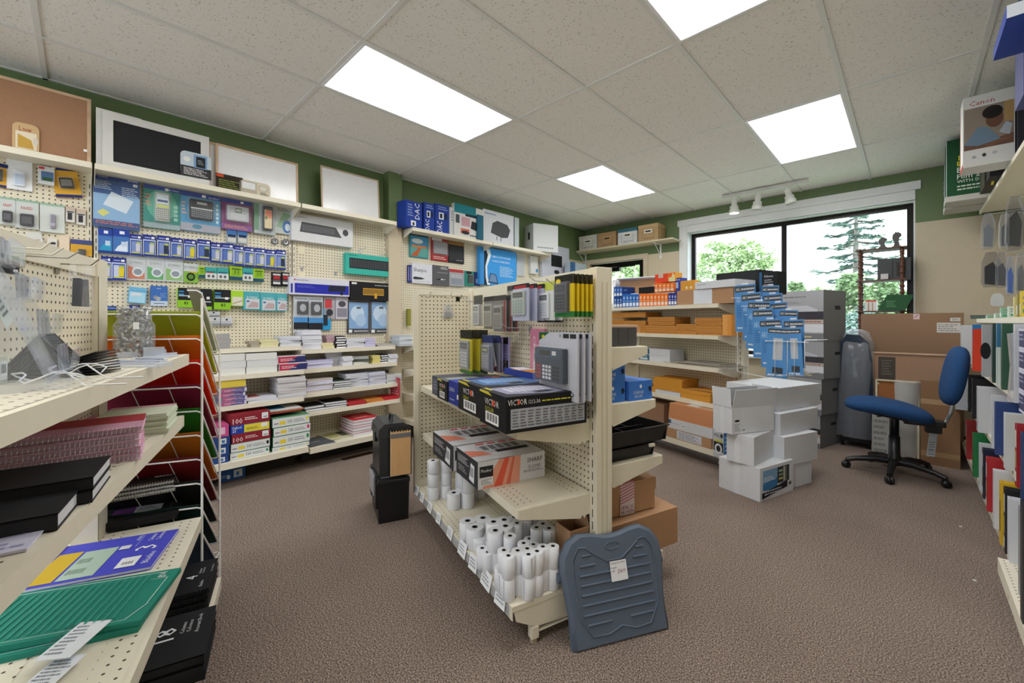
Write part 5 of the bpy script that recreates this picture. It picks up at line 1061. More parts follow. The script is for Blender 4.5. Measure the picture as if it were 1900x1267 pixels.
fan(915,936,548,615,3,0,['grey calculator pack with a red edge, front one','grey pack between the red and blue edged ones','grey pack with a blue edge behind'], 'grey calculator packs', .16, .035, body='#85827c', head=(.14,'#4b4a48'), prod=(.1,.08,.85,.7,.012,'#8d8a82',calc_prod('#8d8a82','#6c6962','#4d4b46')), art=[('r',.9,0,1,.85,'#a33a40')])
fan(897,917,550,610,2,0,['grey calculator pack with a white bezel and blue edge','grey pack behind the blue edged one'], 'grey blue calculator packs', .12, .035, body='#7c7a76', head=(.14,'#3c3b3a'), prod=(.1,.08,.85,.75,.012,'#9a9890',calc_prod('#9a9890','#77746c','#4d4b46')), art=[('r',.9,0,1,.85,'#3f7fb8')])
fan(878,892,548,605,1,0,['narrow white calculator pack next to the end panel'], 'narrow calculator packs', .10, .03, body='#a9a6a2', head=(.3,'#5b5956'), prod=(.1,.05,.85,.68,.012,'#b9b9bb',calc_prod('#b9b9bb','#8d8d91')))
fan(940,952,530,590,1,0,['grey striped pack between the fans'], 'narrow calculator packs', .12, .03, body='#8f8b84', head=(.15,'#4a4947'), art=[('l',.1,.1,.9,.8,9,'#b3afa6')])
fan(853,873,612,693,3,0,['front pack of the lower yellow fan with white key rows','second pack of the lower yellow fan','rear pack of the lower yellow fan'], 'lower yellow calculator packs', .25, .045, body='#c9bc33', head=(.2,'#24241f'), foot=(.08,'#4f7f45'), prod=(.1,.12,.88,.75,.012,'#8f9294',calc_prod('#8f9294','#c9ccd0','#5b5e60')))
fan(893,912,622,690,2,0,['grey blue calculator pack with a blue badge','grey pack behind the blue badge one'], 'grey blue calculator packs', .18, .04, body='#7f8590', head=(.2,'#34406e'), prod=(.1,.08,.85,.72,.012,'#8a8f9c',calc_prod('#8a8f9c','#a9aeb8')))
for i, (x0, x1) in enumerate(((917,930),(931,943))):
    cg_pack((x0,x1,625,690), .10-.03*i, 'violet flowered pack above a black foot lettered VICTOR, %s one' % ('left','right')[i], 'violet packs', body='#a9a3d4', th=.012, head=(.2,'#1d1d20'), art=[('r',0,0,1,.34,'#1b1b1e'),('D',.3,.03,.75,.33,'VICTOR','#f0efee'),('e',.5,.5,.25,.1,'#c3bdea'),('l',.1,.36,.9,.76,5,'#8d86c4')])
t = cg_pack((903,919,648,684), .155, 'grey calculator hanging askew before the violet packs', None, body='#c9cacc', th=.01, art=[('r',.1,.1,.9,.6,'#4a4b4e'),('l',.1,.66,.9,.94,4,'#8f9094')], tilt=-.35)
cg_pack((984,1010,610,702), .012, 'pink ribbon calculator pack peeping out behind the large one', None, body='#d98aa8', th=.02, bubble=(.3,.08,.98,.55,.012,'#d5a9b8',[('g',.05,.05,.95,.55,4,4,'#efe6ea'),('r',.1,.65,.9,.9,'#9a8a8c')]), art=[('e',.3,.75,.1,.1,'#f0d3de'),('e',.3,.75,.06,.07,'#d98aa8'),('p',[(.27,.68),(.38,.55),(.42,.55),(.32,.7)],'#f0d3de')])
# the big desk calculator in its shell
fan(999,1070,617,738,3,0,['large white pack holding a navy desk calculator with red and white keys','white pack behind the navy desk calculator, second one','white pack behind the navy desk calculator, rear one'], 'large desk calculator packs', .15, .03, body='#c9cbd8',
    prod=(.04,.24,.78,.76,.03,'#3a4656',[('r',.05,.72,.95,.98,'#3f5468'),('r',.2,.77,.6,.92,'#2c2a26'),('r',.66,.8,.8,.92,'#d8d9dc'),('g',.06,.06,.26,.5,2,4,'#a8303a'),('g',.3,.06,.64,.5,3,4,'#d3d5dc'),('g',.68,.06,.92,.5,2,4,'#1d1e22')]),
    art=[('p',[(0,.86),(0,1),(.3,1)],'#235c34'),('e',.12,.93,.04,.025,'#e6cf3a'),('t',.56,.93,.62,.98,'10','#2b2c30'),('r',.66,.92,.8,.985,'#2b3432'),('r',.83,.92,.97,.985,'#2b3432'),('l',.05,.06,.5,.12,2,'#8f929c'),('e',.86,.1,.06,.035,'#2b2c30'),('e',.86,.1,.045,.025,'#c9cbd8')])
# bare hooks on the island panel
for px, py, lb in ((1075,530,'bare prong at the top rail beside the yellow fan'),(1040,524,'prong carrying the pale yellow packs'),(985,608,'bare white prong below the pale packs'),(905,560,'prong carrying the grey packs'),(958,625,'bare prong right of the violet packs')):
    hook(CG, px, py, 'island '+lb, L=.17, d=.02, group='island prongs')
EPF = Fr(*(CG.w(0.02, 0, 0)).xy, CG.rz+PI/2)   # end panel: its inner face
def ep_at(px, py):
    y, z = CG.side(px, py, .02); return y, z
for px, py, lb in ((794,545,'white prong at the left of the end panel'),(832,547,'white prong carrying the small bag on the end panel'),(850,553,'dark prong at the right of the end panel')):
    y, z = ep_at(px, py); t = empty('peg_hook', CG.w(.0145, -y, z), CG.rz+PI/2, lb, 'hook', 'prongs on the end panel')
    m_ = M('#d9d5c6','plastic') if 'white' in lb else M('#2b2824','metal')
    b = MB(); b.box(-.012,.012,-.005,0,-.02,.008,m_); b.obj('back_plate', t); b = MB(); b.tube([(0,-.004,0),(0,-.05,-.004),(0,-.07,.015)], .003, m_, 6); b.obj('prong', t)
y, z = ep_at(831, 577)
t = empty('parts_bag', CG.w(.018, -y, z-.03), CG.rz+PI/2, 'small clear bag of grey parts on the end panel', 'bag')
b = MB(); b.prism([(-.018,.07),(.018,.07),(.035,.0),(.03,-.012),(-.03,-.012),(-.035,.0)], 'y', -.02, 0, clear('#e6e8ec', .25)); b.obj('bag', t)
b = MB(); b.prism([(-.026,-.006),(.026,-.008),(.018,.02),(-.01,.026)], 'y', -.016, -.004, '#8d8f90'); b.obj('contents', t)
# ================================================================ gondola beside the camera
LGo = LG.w(-1.75, 0, 0); LG2 = Fr(LGo.x, LGo.y, LG.rz)
lg = empty('display_gondola', LGo, LG.rz, 'cream gondola at the left edge with stationery on deep shelves', 'gondola shelving')
Lg = 1.75
for x in (0, .85, Lg-.045):
    b = MB(); b.box(x, x+.045, -.033, .033, 0, 1.42, STEEL, bev=.003); b.obj('upright', lg)
b = MB(); b.box(Lg-.055, Lg+.036, -.036, .036, .02, 1.425, STEEL, bev=.002); b.box(Lg-.0545, Lg-.051, -.037, -.0355, .02, 1.36, '#8a7f62'); b.obj('end_cover', lg)
b = MB(); b.box(.045, Lg-.055, -.03, .03, 1.36, 1.42, STEEL); b.obj('top_rail', lg)
b = MB(); b.box(.045, Lg-.055, -.019, .019, .76, 1.36, PEG); b.obj('perforated_panel', lg)
for z, d, x1 in ((1.072,.285,.0),(.832,.27,.0)):
    shelf_plate(lg, 'shelf', .0, Lg+.0, -.02, d-.02, z, .042)
def wide(z, d, nm):
    b = MB(); b.box(0, Lg, -d, .32, z-.018, z, STEEL); b.box(0, Lg, -d, -d+.012, z-.045, z-.018, STEEL)
    for y0 in (-d+.015, -.10, .02): b.quad((.02,y0,z+.0008),(Lg-.01,y0,z+.0008),(Lg-.01,y0+.07,z+.0008),(.02,y0+.07,z+.0008), PERF)
    b.box(.87, .873, -d+.1, .3, z, z+.0012, '#8a7f62'); b.obj(nm, lg)
wide(.42, .325, 'shelf'); wide(.16, .39, 'base_deck')
b = MB(); b.box(.02, Lg-.02, -.3, .3, 0, .11, '#3a352a'); b.obj('plinth', lg)
# hooks
for px, py, L, m_, lb in ((8,458,.16,'#e6e2d2','white prong cut by the left edge'),(12,468,.2,'#e6e2d2','long white prong under the rail'),(38,474,.22,'#a9a79e','long grey prong with a square foot'),(104,489,.19,'#7d7868','dark prong above the hanging bag'),(136,493,.12,'#e6e2d2','white prong carrying the hanging bag')):
    hook(LG, px, py, 'near gondola '+lb, L=L*.5, m=M(m_, 'plastic'), d=.020, group='prongs on the near gondola')
u, z = LG.at(150, 497, .13)
t = empty('accessory_bag', LG.w(u, .115, z-.115), LG.rz, 'clear bag with two black cable boots hanging on the near gondola', 'bag')
b = MB(); b.prism([(-.018,.125),(.02,.125),(.034,.07),(.042,.0),(-.042,0),(-.036,.07)], 'y', -.03, 0, clear('#ffffff', .06, .1)); b.obj('bag', t)
for x in (-.021, .021):
    b = MB(); b.prism([(x-.007,.085),(x+.007,.085),(x+.013,.01),(x-.013,.01)], 'y', -.022, -.008, '#232a38'); b.obj('cable_boot', t)
pack(LG, (-40,36,468,503), 'black card pack cut by the left edge under white prongs', 'blister pack', None, d0=.12, th=.01, body='#2b2a2c', art=[('r',.82,.1,.95,.25,'#d9d9d9')])
# shelf 1: acrylic rack
ACR = clear('#f4f8ff', .06, .06)
RC = Fr(0, 0, 1.267)
def lgp(u, d, z): return LG.w(u, d, z)
_u = LG.at(2, 600, .15)[0]
t = empty('brochure_rack', lgp(_u, .15, 1.0725), LG.rz+.25, 'tall clear acrylic rack with pale card holders at the left edge', 'display rack')
b = MB(); b.prism([(.10,.0),(-.09,.0),(-.10,.012),(.02,.30),(.05,.30)], 'x', -.085, -.081, ACR); b.prism([(.10,.0),(-.09,.0),(-.10,.012),(.02,.30),(.05,.30)], 'x', .081, .085, ACR)
b.prism([(.03,.30),(.034,.30),(-.066,.012),(-.07,.012)], 'x', -.081, .081, ACR); b.obj('body', t)
for i in range(4):
    z = .03+i*.068; y = -.075+i*.026; k = MB(); k.prism([(y,z),(y-.022,z+.006),(y-.026,z+.045),(y-.023,z+.045),(y-.019,z+.008),(y,z+.003)], 'x', -.08, .08, ACR); k.obj('pocket', t)
    for s in (-.05, .0, .05):
        k = MB(); k.prism([(y-.003,z+.006),(y-.008,z+.006),(y-.006,z+.052),(y-.001,z+.052)], 'x', s-.012, s+.016, clear('#c3c9d6', .25)); k.obj('card_holder', t)
u, z = LG.at(33, 585, .17)
b = MB(); b.box(-.034, .034, -.0008, 0, 0, .085, '#dfe6da'); b.face((-.034,-.0008,0), (1,0,0), (0,0,1), .068, .085, [('l',.2,.2,.85,.75,4,'#7f8a80')])
o = b.obj('paper_slip', None, LG.w(u+.01, .155, z-.018), LG.rz+.2); tag(o, 'pale green printed slip leaning on the acrylic rack', 'paper'); o.rotation_euler = (-.25, -.25, LG.rz+.25)
u, z = LG.at(50, 625, .14)
b = MB(); b.box(-.03, .03, -.012, 0, 0, .055, clear('#e8efe0', .3)); b.face((0,-.012,.008), (1,0,0), (0,0,1), .028, .04, [('r',0,0,1,1,'#e3e8e0'),('b',.15,.2,.9,.9,'#55584f')])
tag(b.obj('clear_packet', None, LG.w(u-.03, .10, 1.0725), LG.rz), 'clear packet with a bar code sticker beside the black wire stands', 'packet')
# black mesh wedge holders, nested
MESH = M('#26262a', 'plastic')
_u = LG.at(88, 650, .135)[0]
t = empty('mesh_stand', lgp(_u, .135, 1.0725), RC.rz+.12, 'nest of black wire mesh stands shaped like an inverted V', 'file stand')
for i in range(5):
    h = .098-.010*i; hw = .070-.007*i; b = MB(); y0, y1 = -.055+i*.002, .05-i*.004
    for s in (-1, 1):
        b.prism([(0,h),(s*hw,0),(s*(hw-.004),0),(0,h-.005)], 'y', y0, y1, MESH)
        b.tube([(0,y0,h),(s*hw,y0,0)], .0022, BLACK, 5); b.tube([(0,y1,h),(s*hw,y1,0)], .0022, BLACK, 5)
    b.tube([(0,y0,h),(0,y1,h)], .0022, BLACK, 5)
    if i == 0:
        for j in range(16):
            f = (j+.5)/16
            for s in (-1, 1): b.tube([(s*hw*f+s*.001,y0,h*(1-f)+.001),(s*hw*f+s*.001,y1,h*(1-f)+.001)], .0007, '#3d3d42', 3, False)
    b.obj('mesh_wedge', t)
_u = LG.at(152, 665, .185)[0]
t = empty('mesh_stand', lgp(_u, .185, 1.0725), RC.rz-.2, 'black wire mesh stands lying in a fan before the inverted V nest', 'file stand')
for i in range(8):
    b = MB(); a = .10+.07*i; x0 = -.02
    b.prism([(x0-.055,.004+.004*i),(x0,.002+.004*i),(x0+.075*math.cos(a),.004*i+.075*math.sin(a)*.6),(x0+.075*math.cos(a),.004*i+.003+.075*math.sin(a)*.6),(x0,.004+.004*i),(x0-.054,.007+.004*i)], 'y', -.05+.003*i, .045, MESH); b.obj('mesh_wedge', t)
for i, (u, d, a) in enumerate(((LG.at(140,672,.215)[0],.215,.3),(LG.at(88,690,.225)[0],.225,2.2))):
    b = MB(); pts = []
    for k in range(15):
        A = k/14*5.2+a; r = .028+.010*math.sin(k*1.3); pts.append((r*math.cos(A)*1.5, r*math.sin(A), .012+.02*abs(math.sin(k*.55))))
    b.tube(pts, .0016, WHITE, 5); b.tube([pts[-1], (pts[-1][0]+.04,pts[-1][1]-.03,.004), (pts[-1][0]+.10,pts[-1][1]-.025,.002)], .0016, WHITE, 5)
    tag(b.obj('string_loop', None, lgp(u, d, 1.0735), RC.rz), 'white looped cord lying over the black wire stands, '+('larger loop' if i == 0 else 'loop nearer the rack'), 'string')
rnd = random.Random(4)
for i, (u, d, L, w_, a, lb) in enumerate(((-.42,.225,.16,.05,1.0,'clear sleeve with blue pens, nearest the camera'),(-.32,.235,.13,.035,.7,'clear sleeve with blue pens beside the white loop'),(-.52,.25,.16,.06,1.2,'clear flat sleeve at the left edge of the top shelf'))):
    t = empty('pen_sleeve', lgp(u, d, 1.0728), RC.rz+a, lb, 'packet', 'pen sleeves'); b = MB(); b.box(-w_/2, w_/2, -L/2, L/2, 0, .012, clear('#eaf0fb', .2), bev=.004); b.obj('sleeve', t)
    for k in range(2 if i < 2 else 0): q_ = MB(); q_.tube([(-.01+.02*k,-L*.4,.006),(-.008+.02*k,L*.4,.006)], .0035, M('#5b6f9c','plastic'), 6); q_.obj('pen', t)
for i, (u, d, sx, sy, h, a) in enumerate(((-.10,.20,.03,.02,.035,.4),(-.055,.205,.022,.02,.024,-.2),(-.085,.24,.03,.025,.012,.9),(-.15,.25,.03,.015,.008,.3),(-.03,.19,.03,.02,.014,.1),(-.12,.13,.03,.03,.02,.6))):
    b = MB(); b.box(-sx, sx, -.001, .001, 0, h, clear('#e6ecf6', .35)); b.box(-sx, sx, .001, sy, 0, .002, clear('#e6ecf6', .35)); b.box(-.001, .001, 0, sy, 0, h*.8, clear('#dfe6f2', .35))
    tag(b.obj('badge_holder', None, lgp(u, d, 1.0728), RC.rz+a), ('upright clear badge holder just before the jar','small clear badge holder at the foot of the jar','flat clear badge holder on the shelf edge','flat clear badge holder beside the black wire fan','tilted clear badge holder right of the jar','clear badge holder left of the jar')[i], 'badge holder', 'clear badge holders before the jar')
b = MB(); b.prism([(-.19,-.02),(.02,.0),(.045,.05),(-.06,.085),(-.2,.05)], 'z', 0, .004, clear('#e6ecf4', .35)); tag(b.obj('clear_sheet', None, lgp(-.005, .245, 1.0735), LG.rz), 'clear plastic sheet poking over the end of the top shelf', 'plastic sheet')
SILV = M('#c3c5c6', 'gloss')
# jar of badge clips
jp = lgp(-.055, .135, 1.0725); t = empty('clip_jar', jp, 0, 'clear jar heaped with silver badge clips at the shelf end', 'jar')
b = MB(); b.lathe([(.0,.001),(.054,.001),(.058,.006),(.058,.115),(.048,.132),(.048,.150)], clear('#f2f4f6', .10, .04), n=28); b.obj('glass', t)
b = MB(); b.box(.0565, .0590, -.008, .008, .10, .125, '#e9eaec'); b.obj('price_sticker', t)
b = MB(); rnd = random.Random(11)
for i in range(820):
    zz = rnd.uniform(.004, .178); r0 = .052 if zz < .11 else .040+.012*((zz-.11)/.07)
    a = rnd.uniform(0, 2*PI); r = r0*math.sqrt(rnd.uniform(.25, 1)); p = Vector((r*math.cos(a), r*math.sin(a), zz))
    d1 = Vector((rnd.uniform(-1,1), rnd.uniform(-1,1), rnd.uniform(-1,1))).normalized(); d2 = d1.cross(Vector((rnd.uniform(-1,1), rnd.uniform(-1,1), 1))).normalized()
    L = rnd.uniform(.006, .011); w_ = .0035; b.add([p-d1*L-d2*w_, p+d1*L-d2*w_, p+d1*L+d2*w_, p-d1*L+d2*w_], [(0,1,2,3)], (SILV if i % 3 else CHROME) if i % 4 else clear('#dfe3e6', .5))
    if i % 9 == 0: b.tube([p-d1*L, p+d2*.004+Vector((0,0,.004)), p+d1*L*1.5], .0009, CHROME, 4, False)
o = b.obj('badge_clip_heap', None, jp+Vector((0,0,.002))); tag(o, 'heap of silver badge clips filling and overflowing the clear jar', 'clips', None, 'stuff')
# ---------------------------------------------------------------- books on the lower shelves; seen from their spine side
def lay(px, py, z, W, D, H, n, name, what, where, cols, da=0, group=None, art=None, top=None, spiral=None, page='#dfe0e2', cat=None, cover=True, jit=.004, right=None):
    p = onz(px, py, z); a = RC.rz+da; r = Vector((math.cos(a), math.sin(a), 0)); base_ = p-r*(W/2); h = H/n
    rnd = random.Random(int(px*7+py))
    for i in range(n):
        k = n-1-i; b = MB(); c = cols[k % len(cols)]
        if cover:
            b.box(-W/2, W/2, 0, D, 0, h*.1, c); b.box(-W/2+.002, W/2-.002, .003 if not spiral else .012, D-.002, h*.1, h*.88, page); b.box(-W/2, W/2, 0, D, h*.88, h-.0006, c)
            if not spiral and art == 'spine': b.box(-W/2, W/2, 0, .004, 0, h-.0006, c)
        else: b.box(-W/2, W/2, 0, D, 0, h-.0006, c)
        if spiral:
            nn = int(W/.0085)
            for j in range(nn):
                x = -W/2+.004+j*.0085; pts = [(x+.0015*s, .008*1.0+.010*math.cos(A), h*.5+(h*.56)*math.sin(A)) for s, A in ((0,-.6),(0,-1.57),(0,-2.5),(1,3.14),(1,2.3),(1,1.57),(1,.6))]
                b.tube(pts, .0011, spiral, 4, False)
        if isinstance(art, list): b.face((-W/2,0,0), (1,0,0), (0,0,1), W, h, art)
        if top and k == 0: b.face((-W/2,0,h-.0006), (1,0,0), (0,1,0), W, D, top)
        if right and k == 0: b.face((W/2,0,0), (0,1,0), (0,0,1), D, h, right)
        wpos = ORD[k] if (k < n-1 or n == 1) else 'bottom'
        lb = '%s, %s of %s' % (what, wpos, where) if n > 1 else '%s, %s' % (what, where)
        tag(b.obj(name, None, base_+Vector((rnd.uniform(-jit,jit), rnd.uniform(-jit,jit), i*h)), a+rnd.uniform(-.012,.012)), lb, cat or name.replace('_', ' '), group)
    return base_
WIRE = M('#d9dbe2', 'metal')
zA = .8335
lay(262, 852, zA, .26, .20, .088, 5, 'spiral_notebook', 'pink spiral notebook', 'the near pile', ['#cf9db2','#d7b3c6','#d7b3c6'], .184, 'pink spiral notebooks', spiral=WIRE, page='#dfc3d6', top=[('r',0,.45,1,1,'#a83a44')])
lay(311, 803, zA, .175, .19, .066, 8, 'writing_pad', 'cream pad with pink backing', 'the pile at the shelf end', ['#d6ddc6','#cfd8c0'], .05, 'cream writing pads', cover=False, top=[('r',0,.8,1,1,'#d9a9b3')])
lay(205, 803, zA, .105, .16, .035, 3, 'writing_pad', 'pink topped pad', 'the pile near the panel', ['#c98a96','#d3d2b6','#d3d2b6'], .0, 'pink topped pads', cover=False)
lay(168, 932, zA, .21, .17, .05, 2, 'planner', 'black leather planner', 'the near pair', ['#222327'], .12, 'black planners', page='#d3d5da', art='spine')
lay(105, 985, zA, .20, .16, .03, 1, 'planner', 'black planner', 'lying alone nearer the camera', ['#25262a'], .1, None, page='#d3d5da', art='spine')
lay(56, 1020, zA, .18, .12, .006, 2, 'paper_sheet', 'lilac ruled sheet', 'the loose papers', ['#cfcfe8'], .1, 'lilac sheets', cover=False, top=[('l',.1,.1,.95,.9,6,'#9fa0c4')])
z3 = .4212
lay(329, 961, z3, .30, .23, .030, 2, 'notebook', 'thick black notebook', 'the pair at the shelf end', ['#1d1c1e'], .06, 'black notebooks at the shelf end', page='#35343a', cover=False,
    top=[('r',.30,.25,.52,.55,'#6b3a78'),('r',.52,.25,.80,.55,'#c9cbd4'),('l',.55,.3,.75,.5,3,'#55565c'),('r',.90,.1,.905,.9,'#6f7076'),('l',.86,.6,.97,.9,2,'#e3e3e6')])
lay(330, 922, z3+.0305, .24, .20, .075, 4, 'notebook', 'pale paged notebook', 'the pile between black covers', ['#b9b5a4','#cfcbbb'], .10, 'pale paged notebooks', page='#d8d4c4')
lay(323, 911, z3+.106, .24, .20, .045, 3, 'spiral_notebook', 'black covered spiral notebook', 'the pile on the thick black notebooks', ['#2a1f1c','#4a4644','#8a8678'], .10, 'black spiral notebooks', spiral=WIRE, page='#d6d4cc', top=[('l',.72,.3,.95,.8,2,'#e3e3e6'),('r',.1,.3,.4,.9,'#8b8680'),('r',.45,.75,.58,.9,'#c9c9c6')])
lay(279, 1057, z3, .36, .26, .010, 1, 'notebook', 'blue violet notebook with a large white 3', 'lying on the wide shelf', ['#4a4cc0'], -.10, None, cover=True,
    top=[('r',.0,.0,.16,1,'#3a2f86'),('r',.17,.05,.34,.75,'#c9a92f'),('r',.36,.05,.60,.72,'#a9bfb0'),('l',.38,.1,.5,.6,2,'#7f9486'),('T',.76,.50,.92,.72,'3','#eef0f8'),('T',.80,.75,.84,.95,'Columns','#eef0f8'),('T',.86,.75,.90,.97,'Colonnes','#eef0f8'),('T',.9,.12,.95,.4,'Blueline','#e6e8f6'),('r',.72,.10,.86,.34,'#e3e5ea'),('b',.74,.14,.84,.24,'#55565c'),('r',.62,.6,.70,.7,'#d6d8de'),('r',.74,.62,.743,.95,'#c9cbe6'),('T',.70,.8,.73,.95,'A7832','#e6e8f6')])
GT = '#23806f'
gt_art = [('r',.02,.04,.024,.96,'#c9e0da'),('r',.02,.05,.90,.055,'#c9e0da'),('p',[(.02,.94),(.93,.94),(.93,.95),(.02,.95)],'#c9e0da'),('p',[(.90,.05),(.96,.3),(.965,.3),(.905,.05)],'#c9e0da'),('r',.955,.3,.96,.8,'#c9e0da'),('r',.86,.8,.965,.805,'#c9e0da'),
          ('T',.89,.82,.945,.93,'gco','#e6f0ee')]+[('r',.06+.045*i,.09,.075+.045*i,.9,'#2f8c7a') for i in range(18)]
lay(254, 1173, z3, .40, .235, .014, 1, 'cutting_mat', 'green patterned folder with a white slip', 'lowest of the two near the camera', [GT], -.10, 'green folders', cover=False, top=gt_art)
p = lay(262, 1158, z3+.0145, .40, .235, .014, 1, 'cutting_mat', 'green patterned folder', 'upper one under a white printed slip', [GT], -.16, 'green folders', cover=False, top=gt_art)
b = MB(); b.box(-.035, .035, -.06, .06, 0, .001, '#dfe3ea'); b.face((-.035,-.06,.001), (0,1,0), (-1,0,0), .12, .07, [('t',.05,.1,.95,.22,'WWW.BLUELINE.COM','#4b5158')], .0004) ; b.face((-.035,-.06,.001), (1,0,0), (0,1,0), .07, .12, [('l',.1,.1,.6,.9,8,'#8b9098')])
u_ = onz(140, 1185, z3+.03); tag(b.obj('paper_slip', None, Vector((u_.x, u_.y, z3+.0287)), RC.rz-.35), 'white printed slip lying on the upper green folder', 'paper')
b = MB(); b.box(-.03, .03, -.05, .05, 0, .001, '#dfe3ea'); b.face((-.03,-.05,.001), (1,0,0), (0,1,0), .06, .10, [('l',.1,.1,.9,.9,8,'#8b9098')])
u_ = onz(95, 1250, z3+.015); tag(b.obj('paper_slip', None, Vector((u_.x, u_.y, z3+.0147)), RC.rz-.35), 'white printed slip on the lower green folder', 'paper')
# base deck: black columnar books
BSP = M('#2b2c30', 'metal')
lay(388, 1128, .161, .25, .22, .075, 3, 'columnar_book', 'black spiral account book', 'the far pile with a white 4', ['#17181c'], .0, 'black account books with a 4', spiral=BSP, page='#26272b', top=[('T',.66,.42,.80,.62,'4','#e6e8ec'),('T',.80,.55,.83,.75,'Columns','#d6d8dc'),('T',.84,.55,.87,.78,'Colonnes','#d6d8dc'),('T',.95,.55,.975,.8,'Account Book','#d6d8dc'),('T',.86,.12,.90,.3,'Blueline','#d6d8dc')])
lay(379, 1262, .161, .27, .24, .075, 3, 'columnar_book', 'black account book', 'the near pile with a white 18', ['#17181c'], .0, 'black account books with an 18', page='#26272b', art='spine', top=[('T',.46,.48,.66,.92,'18','#dcdfe4'),('T',.70,.55,.74,.8,'Columns','#d6d8dc'),('T',.76,.55,.80,.82,'Colonnes','#d6d8dc'),('T',.84,.5,.88,.9,'Account Book','#d6d8dc'),('T',.30,.55,.34,.85,'A787-107','#d6d8dc'),('r',.38,.5,.384,.95,'#9fa1a6'),('r',.36,.86,.44,.96,'#c9ccd2')])
# ================================================================ wire rack of coloured folders
ra = 1.151; RK = Fr(*(LG.w(.03, .322, 0)).xy, ra)     # local x towards the right of the picture is +x, far side +y
t = empty('folder_rack', RK.o, ra, 'tall white wire rack of sloping coloured folders behind the near gondola', 'wire rack')
RW_ = .345; T_ = .24; WW_ = M('#fafafa', 'plastic')
b = MB()
for (x, y, z1) in ((0,0,1.295),(-RW_,0,1.295),(.004,T_,1.07),(-RW_,T_,1.07)): b.tube([(x,y,0.0),(x,y,z1)], .0045, WW_, 6)
for z in (.02, .14): b.tube([(0,0,z),(.004,T_,z),(-RW_,T_,z),(-RW_,0,z),(0,0,z)], .003, WW_, 5)
b.tube([(0,0,1.292),(.004,T_,1.07)], .003, WW_, 5); b.obj('wire_frame', t)
cols = [('grey','#a9a8a6',clear('#b0aeac', .6)),('lime green','#ccd640',None),('orange','#f59a28',None),('red','#f23c20',None),('dark pink','#b02a58',None),('green','#2f9a2c',None),('light orange','#d98624',None),('dark red','#8a1a1e',None),('black','#1d1f1f',None),('dark green','#173f35',None),('navy','#17405f',None)]
for i, (nm, c, mm) in enumerate(cols):
    py = 584+45.2*(i-1); z0 = 1.2-(py-597)/768*1.66; z1 = z0-.263
    if i == 0: z0 += .0; 
    k = MB(); r_ = .018
    x_l = -RW_ if i else -.05
    loop = [(x_l,.004,z0-.0), (-r_,.004,z0), (-.005,.004+r_*.6,z0-r_*.6), (.002,T_-.01,z1+.008), (-.012,T_+.004,z1), (x_l,T_+.004,z1)]
    k.tube(loop, .0034, WW_, 6)
    for s in ((.32, .66) if i else ()): k.tube([(-RW_*s,.004,z0),(-RW_*s,T_+.002,z1)], .0018, WW_, 4, False)
    k.obj('wire_tray', t)
    if i == 10: pass
    f = MB(); m_ = mm or M(c, 'sheet'); n_ = 2
    for j in range(n_):
        o_ = .0035*(j+1); x1 = -.012+.003*j
        f.prism([(.0+.004,z0+.004+o_),(T_+.015,z1-.012+o_),(T_+.015,z1-.0095+o_),(.004,z0+.0065+o_)], 'x', (-RW_+.01 if i else -.05), x1, m_)
    o = f.obj('poster_folder', None, RK.o, ra)
    tag(o, '%s cardboard folders in the %s tray of the wire rack' % (nm, ('top','second','third','fourth','fifth','sixth','seventh','eighth','ninth','tenth','lowest')[i]), 'folders', 'sheaves in the wire rack')
# ================================================================ gondola of envelopes
bg_ = gondola('display_gondola', BG, 2.42, 'cream gondola of yellow envelopes beyond the island', H=1.42)
base(bg_, 2.42, .42, .15)
ZS4 = (1.352, 1.083, .806, .50)
for z in ZS4:
    for a, c in ((.045, 1.19), (1.195, 2.375)): shelf_plate(bg_, 'shelf', a, c, -.03, .29, z, .034)
b = MB(); b.box(1.17, 1.215, -.034, .034, 0, 1.42, STEEL); b.obj('upright', bg_)
def K(a, b_): return 1100+a/4.527, 480+b_/4.527
def bgbox(r, z, d, D, name, label, cat, col, group=None, rz=0, H=None, **kw):
    x0, y0 = K(r[0], r[1]); x1, _ = K(r[2], r[1]); loc, W, H0 = on_shelf(BG, x0, x1, y0, z, d, D)
    return carton(name, label, cat, loc, BG.rz+rz, W-.0015, D, (H or H0)-.0005, M(col) if isinstance(col, str) else col, group=group, **kw)
z1, z2, z3_, z4 = [z+.0008 for z in ZS4]
INKB = '#2b6cc0'; INKO = '#f07a2c'
def ink(c): return [('r',.1,.08,.9,.34,'#e8d8c8' if c == INKO else '#dfe9f6'),('r',.15,.42,.85,.5,'#f2b48c' if c == INKO else '#8fb4e2'),('e',.5,.7,.25,.12,'#f6c8a8' if c == INKO else '#a9c4ea')]
on = 'first second third fourth fifth sixth seventh eighth'.split()
for i in range(3): bgbox((176+i*24, 320, 199+i*24, 405), z1, .28, .1, 'ink_box', 'dark blue ink box in the lower row, %s from the left end' % on[i], 'ink box', '#23488f', 'dark blue ink boxes', front=ink(INKB))
for i in range(5): bgbox((249+i*28, 296, 276+i*28, 400), z1, .285, .1, 'ink_box', 'bright blue ink box beside the orange ones, %s from the left' % on[i], 'ink box', INKB, 'bright blue ink boxes', front=ink(INKB))
hz = on_shelf(BG, K(176,320)[0], K(199,320)[0], K(176,320)[1], z1, .28, .1)[2]
for i in range(3): bgbox((176+i*24, 236, 199+i*24, 320), z1+hz, .28, .1, 'ink_box', 'blue ink box in the upper row, %s from the left end' % on[i], 'ink box', '#2a58a8', 'upper blue ink boxes', front=ink(INKB))
bgbox((250, 240, 294, 318), z1+hz, .27, .1, 'ink_box', 'dark blue ink box lying on the bright blue row', 'ink box', '#1f3a78', front=[('l',.2,.6,.8,.8,1,'#8fa8d4')])
